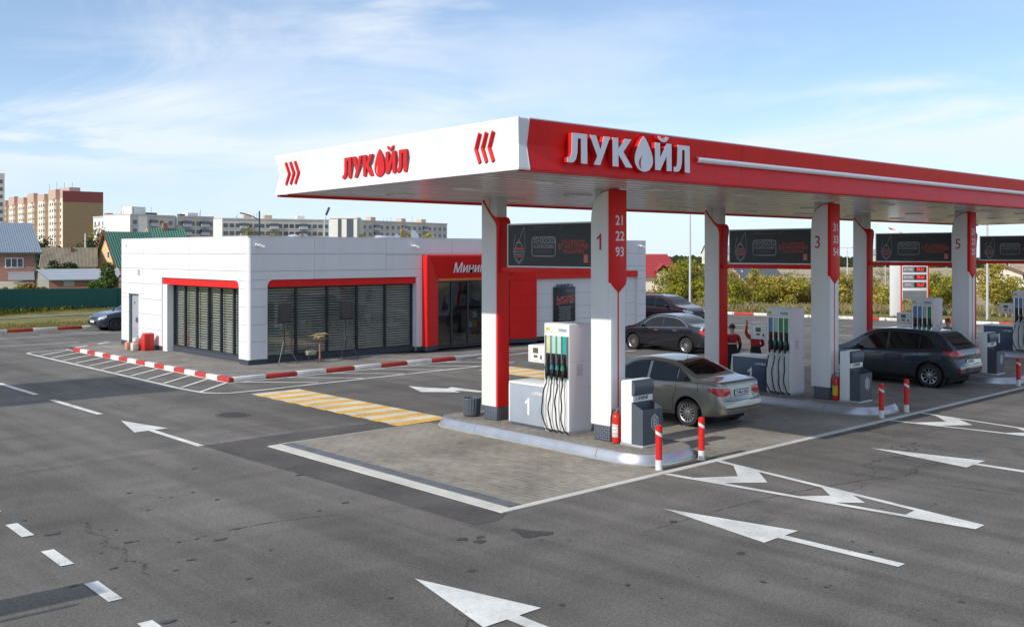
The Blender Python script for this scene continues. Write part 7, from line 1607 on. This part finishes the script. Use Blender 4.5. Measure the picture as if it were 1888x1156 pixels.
for k in range(nb):
    x0 = L_ * (k + .12) / nb; x1 = L_ * (k + .72) / nb; xm = L_ * (k + .58) / nb
    m = MB(); m.box(x0, xm, -1.6, .299, 0, H - 3.6 - (k % 2) * 1.2); m.build('cream_bay', M_CREAMB, t); m = MB(); m.box(xm + .01, x1, -1.3, .298, 0, H - 3.6); m.build('brick_bay', M_RBAY, t)
    m = MB(); m.box(x0 - .3, x1 + .3, -1.7, .297, H - 3.59, H + (.9 if k % 2 else -.4)); m.build('bay_gable', M_SALM, t)
    for r in range(2, 10):
        z = 2.2 + 3.05 * r
        if z > H - 4.2: continue
        for xx, yy, w_, hh in ((x0 + (xm - x0) * .30, -1.6, 2.2, 1.5), (x0 + (xm - x0) * .74, -1.6, 2.2, 1.5), ((xm + x1) / 2, -1.3, 2.4, 1.3), (x1 + L_ * .06 / nb * 1.2, .3, 1.7, 1.5), (x1 + L_ * .28 / nb, .3, 1.7, 1.5)):
            if xx > L_ - .8: continue
            o = put('window', wnm, None, t, (xx, yy, z)); o.scale = (w_, 1, hh)
        m = MB(); m.box(x0 - .05, x1 + .05, -1.66, -1.601, z - 1.25, z - .95); m.build('white_course', M_CONW, t)
for k in range(7): x = L_ * (.62 + .055 * k); m = MB(); m.tube([(x, 6, H - .6), (x, 6, H + (5.5, 2.5, 6, 3, 5, 2, 4.5)[k])], .09, 5); m.build('antenna', M_GREY, t)
m = MB(); m.box(L_ * .8, L_ * .97, 4, 9, H - .59, H + 2.0); m.build('lift_house', M_SALM, t)
x, y = plan(-22, 390); t = thing('grey_tower', 'grey tower block cut by the left picture edge', 'block of flats', (x, y, 0), facing(0)); u = 390 / 1844.36 * .9
m = MB(); m.box(-20 * u, 30 * u, 0, 14, 0, zat(319, 390)); m.build('wall', M_CONG, t)
for r in range(4, 11):
    for c in range(2): o = put('window', wnm, None, t, (22 * u - c * 5.0, 0, 2 + 2.95 * r)); o.scale = (1.6, 1, 1.4)

# ------------------------------------------------------------------ masts, price sign, off-frame signs
M_POLE = mat('galvanised_pole', (.60, .61, .62), .45, .35, var=.05); M_DPOLE = mat('dark_pole', (.05, .055, .06), .5)
def mast(name, label, px, d, h, r, mt, heads=(), z0=None):
    x, y = plan(px, d); t = thing(name, label, 'lamp post', (x, y, gz((x, y))), FACE); m = MB(); m.tube([(0, 0, 0), (0, 0, h * .5), (0, 0, h)], [r, r * .85, r * .6], 10); m.build('pole', mt, t, smooth=True)
    m = MB(); m.lathe([(r * 2.2, 0), (r * 2.2, .03), (r * 1.2, .05)], n=16); m.build('base_plate', mt, t)
    for pts, hd in heads:
        m = MB(); m.tube([(a, 0, b) for a, b in pts], r * .45, 8); m.build('arm', mt, t, smooth=True); (a, b), (c, e) = hd
        m = MB(); dv = Vector((c - a, 0, e - b)); n_ = Vector((-dv.z, 0, dv.x)).normalized() * .05; m.obox(((a + c) / 2, 0, (b + e) / 2), dv / 2, (0, .14, 0), n_); m.build('lamp_head', M_DPOLE, t, bevel=.02)
mast('lamp_post', 'tall pale lamp post beside the yellow green tree', 1272, 68, 8.4, .085, M_POLE, [([(0, 8.3), (-.5, 8.5)], ((-.5, 8.5), (-1.0, 8.55)))])
mast('lamp_post', 'pale lamp post at the right beside the yellow tree', 1820, 57, 7.3, .075, M_POLE, [([(0, 7.2), (.4, 7.35)], ((.4, 7.35), (.9, 7.4)))])
mast('lamp_post', 'distant lamp post with a T head between two columns', 1562, 150, 6.2, .09, M_POLE, [([(-1.1, 6.15), (1.1, 6.15)], ((.8, 6.2), (1.5, 6.2)))])
mast('lamp_post', 'grey lamp post with dark curved head behind the shop roof', 598, 62, 5.6, .075, M_POLE, [([(0, 5.5), (.02, 6.0), (.12, 6.35)], ((.10, 6.30), (.30, 6.78)))])
mast('utility_mast', 'dark mast with a side lamp behind the shop', 478, 78, 7.2, .10, M_DPOLE, [([(-.1, 6.55), (-.7, 6.85), (-1.2, 7.0)], ((-1.15, 6.98), (-1.5, 7.06)))])
mast('utility_pole', 'slim white pole before the tan brick flats', 157, 118, 6.2, .11, M_CONW)
mast('utility_pole', 'leaning thin pole left of the price sign', 1632, 72, 3.3, .05, M_POLE)
x, y = plan(1641, 62); t = thing('price_sign', 'white and grey fuel price sign with red figures', 'price sign', (x, y, 0), FACE); u = 62 / 1844.36
m = MB(); m.box(0, 18 * u, -.12, .12, 0, 5.35); m.build('white_slab', M_WHITE, t, bevel=.02); m = MB(); m.box(18 * u + .001, 20.5 * u, -.10, .10, 0, 5.2); m.build('red_stripe', M_RED, t)
m = MB(); m.prism([(-.1, 5.50), (.3, 5.36), (.75, 5.12), (.7, 5.02), (.2, 5.22)], lambda a, b, w_: (a, w_, b), -.1, .1); m.build('red_wing', M_RED, t)
m = MB(); m.box(21 * u, 68 * u, -.09, .09, 1.04, 5.2); bd = m.build('sign_board', M_WHITE, t, bevel=.01); m = MB(); m.box(68 * u + .001, 70.5 * u, -.08, .08, .0, 5.1); m.build('red_edge', M_RED, t)
m = MB(); m.box(22 * u, 66 * u, -.10, -.0905, 1.06, 1.60); m.build('grey_panel', mat('sign_grey', (.16, .165, .17), .5), t)
M_LED = mat('red_led', (.85, .03, .02), .4, emit=.8)
for k, (s1, s2) in enumerate((('ЕКТО', '10.67'), ('ЕКТО 92', '38.64'), ('ДТ ЭКО', '34.61'), ('95', '39.71'), ('98', '43.11'))):
    z = 1.76 + .475 * k; m = MB(); m.box(22 * u, 66 * u, -.10, -.0905, z, z + .38); r_ = m.build('price_row', mat('sign_dark', (.20, .21, .22), .5), t)
    m = MB(); m.box(43 * u, 65 * u, -.106, -.1005, z + .05, z + .33); m.build('figure_field', M_BLACK, r_)
    text_obj('price_figures', s2, .27, M_LED, r_, lambda a, b, w_, z=z: (54.5 * u + a, -.107 - w_, z + .19 + b), .002, sx=.82, bold=.006); text_obj('grade_name', s1, .17, M_DIGIT, r_, lambda a, b, w_, z=z: (32 * u + a, -.101 - w_, z + .19 + b), .002, sx=.8)
text_obj('sign_name', 'ЛУКОЙЛ', .34, M_REDL, bd, lambda a, b, w_: (44.5 * u + a, -.0905 - w_, 4.6 + b), .004, bold=.01)
# two signs beside the road, outside the frame, whose shadows fall across the asphalt
t = thing('roadside_billboard', 'blank roadside billboard beyond the left picture edge', 'billboard', (3.2, 30.3, 0)); m = MB(); m.box(-.1, .1, -2.27, 2.27, 2.6, 5.65); m.build('board', M_CONW, t)
for yy in (-1.6, 1.6): m = MB(); m.tube([(0, yy, 0), (0, yy, 2.6)], .1, 8); m.build('post', M_POLE, t)
t = thing('road_sign_post', 'narrow road sign beyond the left picture edge', 'road sign', (-1.2, 12.3, 0)); m = MB(); m.box(-.03, .03, -.28, .28, 1.9, 3.45); m.build('sign_plate', M_CONW, t); m = MB(); m.tube([(0, -.45, 0), (0, -.45, 3.2)], .04, 8); m.build('post', M_POLE, t); m = MB(); m.box(-.02, .02, -.5, -.29, 2.0, 2.1); m.build('bracket', M_POLE, t)

# ------------------------------------------------------------------ station workers
M_SKIN = mat('skin', (.50, .30, .21), .55, var=.06); M_HAIR = mat('dark_hair', (.015, .012, .010), .6); M_JRED = mat('red_work_cloth', (.40, .015, .018), .8, var=.15, scale=6, bump=.4, bscale=18); M_JBLK = mat('black_work_cloth', (.016, .016, .018), .85, var=.2, scale=6, bump=.4, bscale=18); M_REFL = mat('reflective_tape', (.62, .62, .60), .4); M_SHOE = mat('shoe_leather', (.012, .011, .010), .5)
def figure(label, loc, rz, J, zones, cap=None, hgt=1.0):
    """J: joint name -> (x, y, z); one skinned surface; zones(face centre) -> material index"""
    t = thing('person', label, 'person', loc, rz, 'station workers')
    E_ = [('pelvis', 'waist'), ('waist', 'chest'), ('chest', 'neck0'), ('neck0', 'neck'), ('neck', 'head0'), ('head0', 'head1'), ('head1', 'head2')]
    for s in 'lr': E_ += [('pelvis', 'hip' + s), ('hip' + s, 'knee' + s), ('knee' + s, 'ankle' + s), ('ankle' + s, 'toe' + s), ('neck0', 'sho' + s), ('sho' + s, 'elb' + s), ('elb' + s, 'wri' + s), ('wri' + s, 'palm' + s)]
    RAD = dict(pelvis=(.155, .115), waist=(.145, .105), chest=(.165, .12), neck0=(.10, .085), neck=(.055, .055), head0=(.062, .07), head1=(.078, .095), head2=(.062, .075), hip=(.098, .098), knee=(.066, .068), ankle=(.046, .05), toe=(.042, .035), sho=(.075, .075), elb=(.052, .052), wri=(.035, .032), palm=(.040, .022))
    # fingers, each its own short chain from the palm
    for s in 'lr':
        p, w_ = Vector(J['palm' + s]), Vector(J['wri' + s]); d = (p - w_).normalized(); side = d.cross(Vector((0, 1, .2))).normalized(); nrm = d.cross(side)
        for k, (o, l) in enumerate(((-.028, .072), (-.010, .085), (.010, .080), (.027, .062))):
            b = p + d * .035 + side * o; J['f%s%d0' % (s, k)] = b; J['f%s%d1' % (s, k)] = b + d * l * .5 + nrm * .006; J['f%s%d2' % (s, k)] = b + d * l * .85 + nrm * .028
            E_ += [('palm' + s, 'f%s%d0' % (s, k)), ('f%s%d0' % (s, k), 'f%s%d1' % (s, k)), ('f%s%d1' % (s, k), 'f%s%d2' % (s, k))]
        b = p - d * .015 - side * .035; J['t%s0' % s] = b; J['t%s1' % s] = b + d * .035 - side * .022 + nrm * .01; E_ += [('palm' + s, 't%s0' % s), ('t%s0' % s, 't%s1' % s)]
    names = list(J); me = bpy.data.meshes.new('body'); me.from_pydata([tuple(J[n]) for n in names], [(names.index(a), names.index(b)) for a, b in E_], [])
    o = bpy.data.objects.new('body', me); COL.objects.link(o); sk = o.modifiers.new('skin', 'SKIN'); sk.use_smooth_shade = True; ss = o.modifiers.new('sub', 'SUBSURF'); ss.levels = ss.render_levels = 2
    for n, v in zip(names, me.skin_vertices[0].data):
        k = n if n in RAD else n[:-1]; v.radius = RAD.get(k, (.009, .009)); v.use_root = (n == 'pelvis')
    dg = bpy.context.evaluated_depsgraph_get(); bm = bpy.data.meshes.new_from_object(o.evaluated_get(dg)); bpy.data.objects.remove(o)
    bm.materials.clear()
    for k in (M_SKIN, M_JRED, M_JBLK, M_SHOE): bm.materials.append(k)
    hd = Vector(J['head1'])
    for p in bm.polygons: p.material_index = zones(p.center); p.use_smooth = True
    body = put('body', bm, None, t)
    # hair or cap, features of the face
    c = Vector(J['head1']); upv = (Vector(J['head2']) - Vector(J['head0'])).normalized(); f = Vector(J['face']).normalized() if 'face' in J else Vector((0, 1, 0)); 
    return t, body, c, upv, f
def head_bits(t, c, up, f, hair, brim=False):
    rt = f.cross(up).normalized()
    m = MB(); rows = []
    for k in range(7):
        a = R(8 + 82 * k / 6) if k else R(-18); r = .104 * math.cos(a); rows.append([tuple(c + up * (.045 + .10 * math.sin(a)) + (rt * math.cos(q) * .92 + f * math.sin(q) * 1.12) * r - f * .012) for q in [2 * math.pi * j / 16 for j in range(17)]])
    m.grid(rows); m.build('cap' if brim else 'hair', hair, t, smooth=True, recalc=False)
    if brim: m = MB(); m.obox(c + up * .045 + f * .15, rt * .075, f * .06, up * .006); m.build('cap_brim', hair, t)
    m = MB(); m.obox(c + f * .115 - up * .01, rt * .013, f * .018, up * .022); m.build('nose', M_SKIN, t, bevel=.006)
    for s in (-1, 1):
        m = MB(); m.lathe([(.012, 0), (.009, .006), (.002, .008)], n=10, axis='y'); e = m.build('eye', M_BLACK, t); e.location = c + f * .098 + rt * s * .034 + up * .018
        m = MB(); m.obox(c + rt * s * .088 - up * .005, rt * .010, f * .018, up * .030); m.build('ear', M_SKIN, t, bevel=.006)
    m = MB(); m.obox(c + f * .100 - up * .052, rt * .024, f * .004, up * .005); m.build('mouth', mat('lips', (.35, .14, .11), .5), t)
def zones_std(waist, chest):
    def z(p):
        if p.z < .085: return 3
        if p.z < waist: return 2
        if p.z > 1.475: return 0
        return 1 if p.z > chest else 2
    return z
base = dict(pelvis=(0, 0, .95), waist=(0, .01, 1.10), chest=(0, .0, 1.30), neck0=(0, -.01, 1.43), neck=(0, .0, 1.51), head0=(0, .02, 1.57), head1=(0, .02, 1.65), head2=(0, .015, 1.71),
    hipl=(-.10, 0, .90), kneel=(-.105, .03, .50), anklel=(-.11, -.01, .09), toel=(-.12, .13, .045), hipr=(.10, 0, .90), kneer=(.105, .03, .50), ankler=(.11, -.01, .09), toer=(.12, .13, .045),
    shol=(-.19, -.01, 1.40), elbl=(-.25, -.03, 1.13), wril=(-.23, .10, .90), palml=(-.22, .13, .83), shor=(.19, -.01, 1.40), elbr=(.25, -.03, 1.13), wrir=(.23, .10, .90), palmr=(.22, .13, .83))
j = dict(base); t, b, c, u, f = figure('worker in red and black jacket standing at the second pump seen from behind', (25.66, 17.86, .012), R(-35), j, lambda p: 3 if p.z < .085 else (0 if (p.z > 1.475 or (abs(p.x) > .17 and p.z < .93)) else (1 if p.z > 1.20 else 2)))
head_bits(t, c, u, f, M_HAIR); 
m = MB(); m.lathe([(.176, 1.185), (.18, 1.20), (.176, 1.215)], n=24, cap=False); o = m.build('reflective_band', M_REFL, t, smooth=True); o.scale = (1.02, .82, 1); o.location = (0, .005, 0)
# second worker leans forward with one arm raised
j = dict(base); j.update(waist=(0, .03, 1.09), chest=(0, .09, 1.27), neck0=(0, .14, 1.39), neck=(0, .19, 1.45), head0=(0, .23, 1.49), head1=(0, .28, 1.55), head2=(0, .30, 1.61), shol=(-.19, .12, 1.37), elbl=(-.26, .20, 1.50), wril=(-.22, .26, 1.70), palml=(-.22, .27, 1.78), shor=(.19, .12, 1.37), elbr=(.27, .20, 1.14), wrir=(.20, .40, 1.06), palmr=(.17, .47, 1.05), face=(0, .85, -.5))
t, b, c, u, f = figure('dark haired worker in red jacket with one red sleeved arm raised', (26.2, 17.38, .012), R(-45), j, lambda p: 3 if p.z < .085 else (0 if (p.y > .38 or (p.z > 1.74) or (p.z > 1.46 and p.x > -.12)) else (1 if p.z > 1.13 else 2)))
head_bits(t, c, u, f, M_HAIR)
j = dict(base); j.update(head0=(0, .03, 1.57), head1=(0, .05, 1.64), head2=(0, .06, 1.70), elbl=(-.27, .02, 1.14), wril=(-.20, .22, 1.05), palml=(-.17, .29, 1.05), elbr=(.27, .02, 1.14), wrir=(.20, .22, 1.02), palmr=(.17, .29, 1.02), face=(0, .95, -.25))
t, b, c, u, f = figure('worker in dark jacket and red cap behind the third pump', (33.14, 14.55, .012), R(-60), j, lambda p: 3 if p.z < .085 else (0 if (p.z > 1.475 or p.y > .20) else 2))
head_bits(t, c, u, f, M_JRED, True)
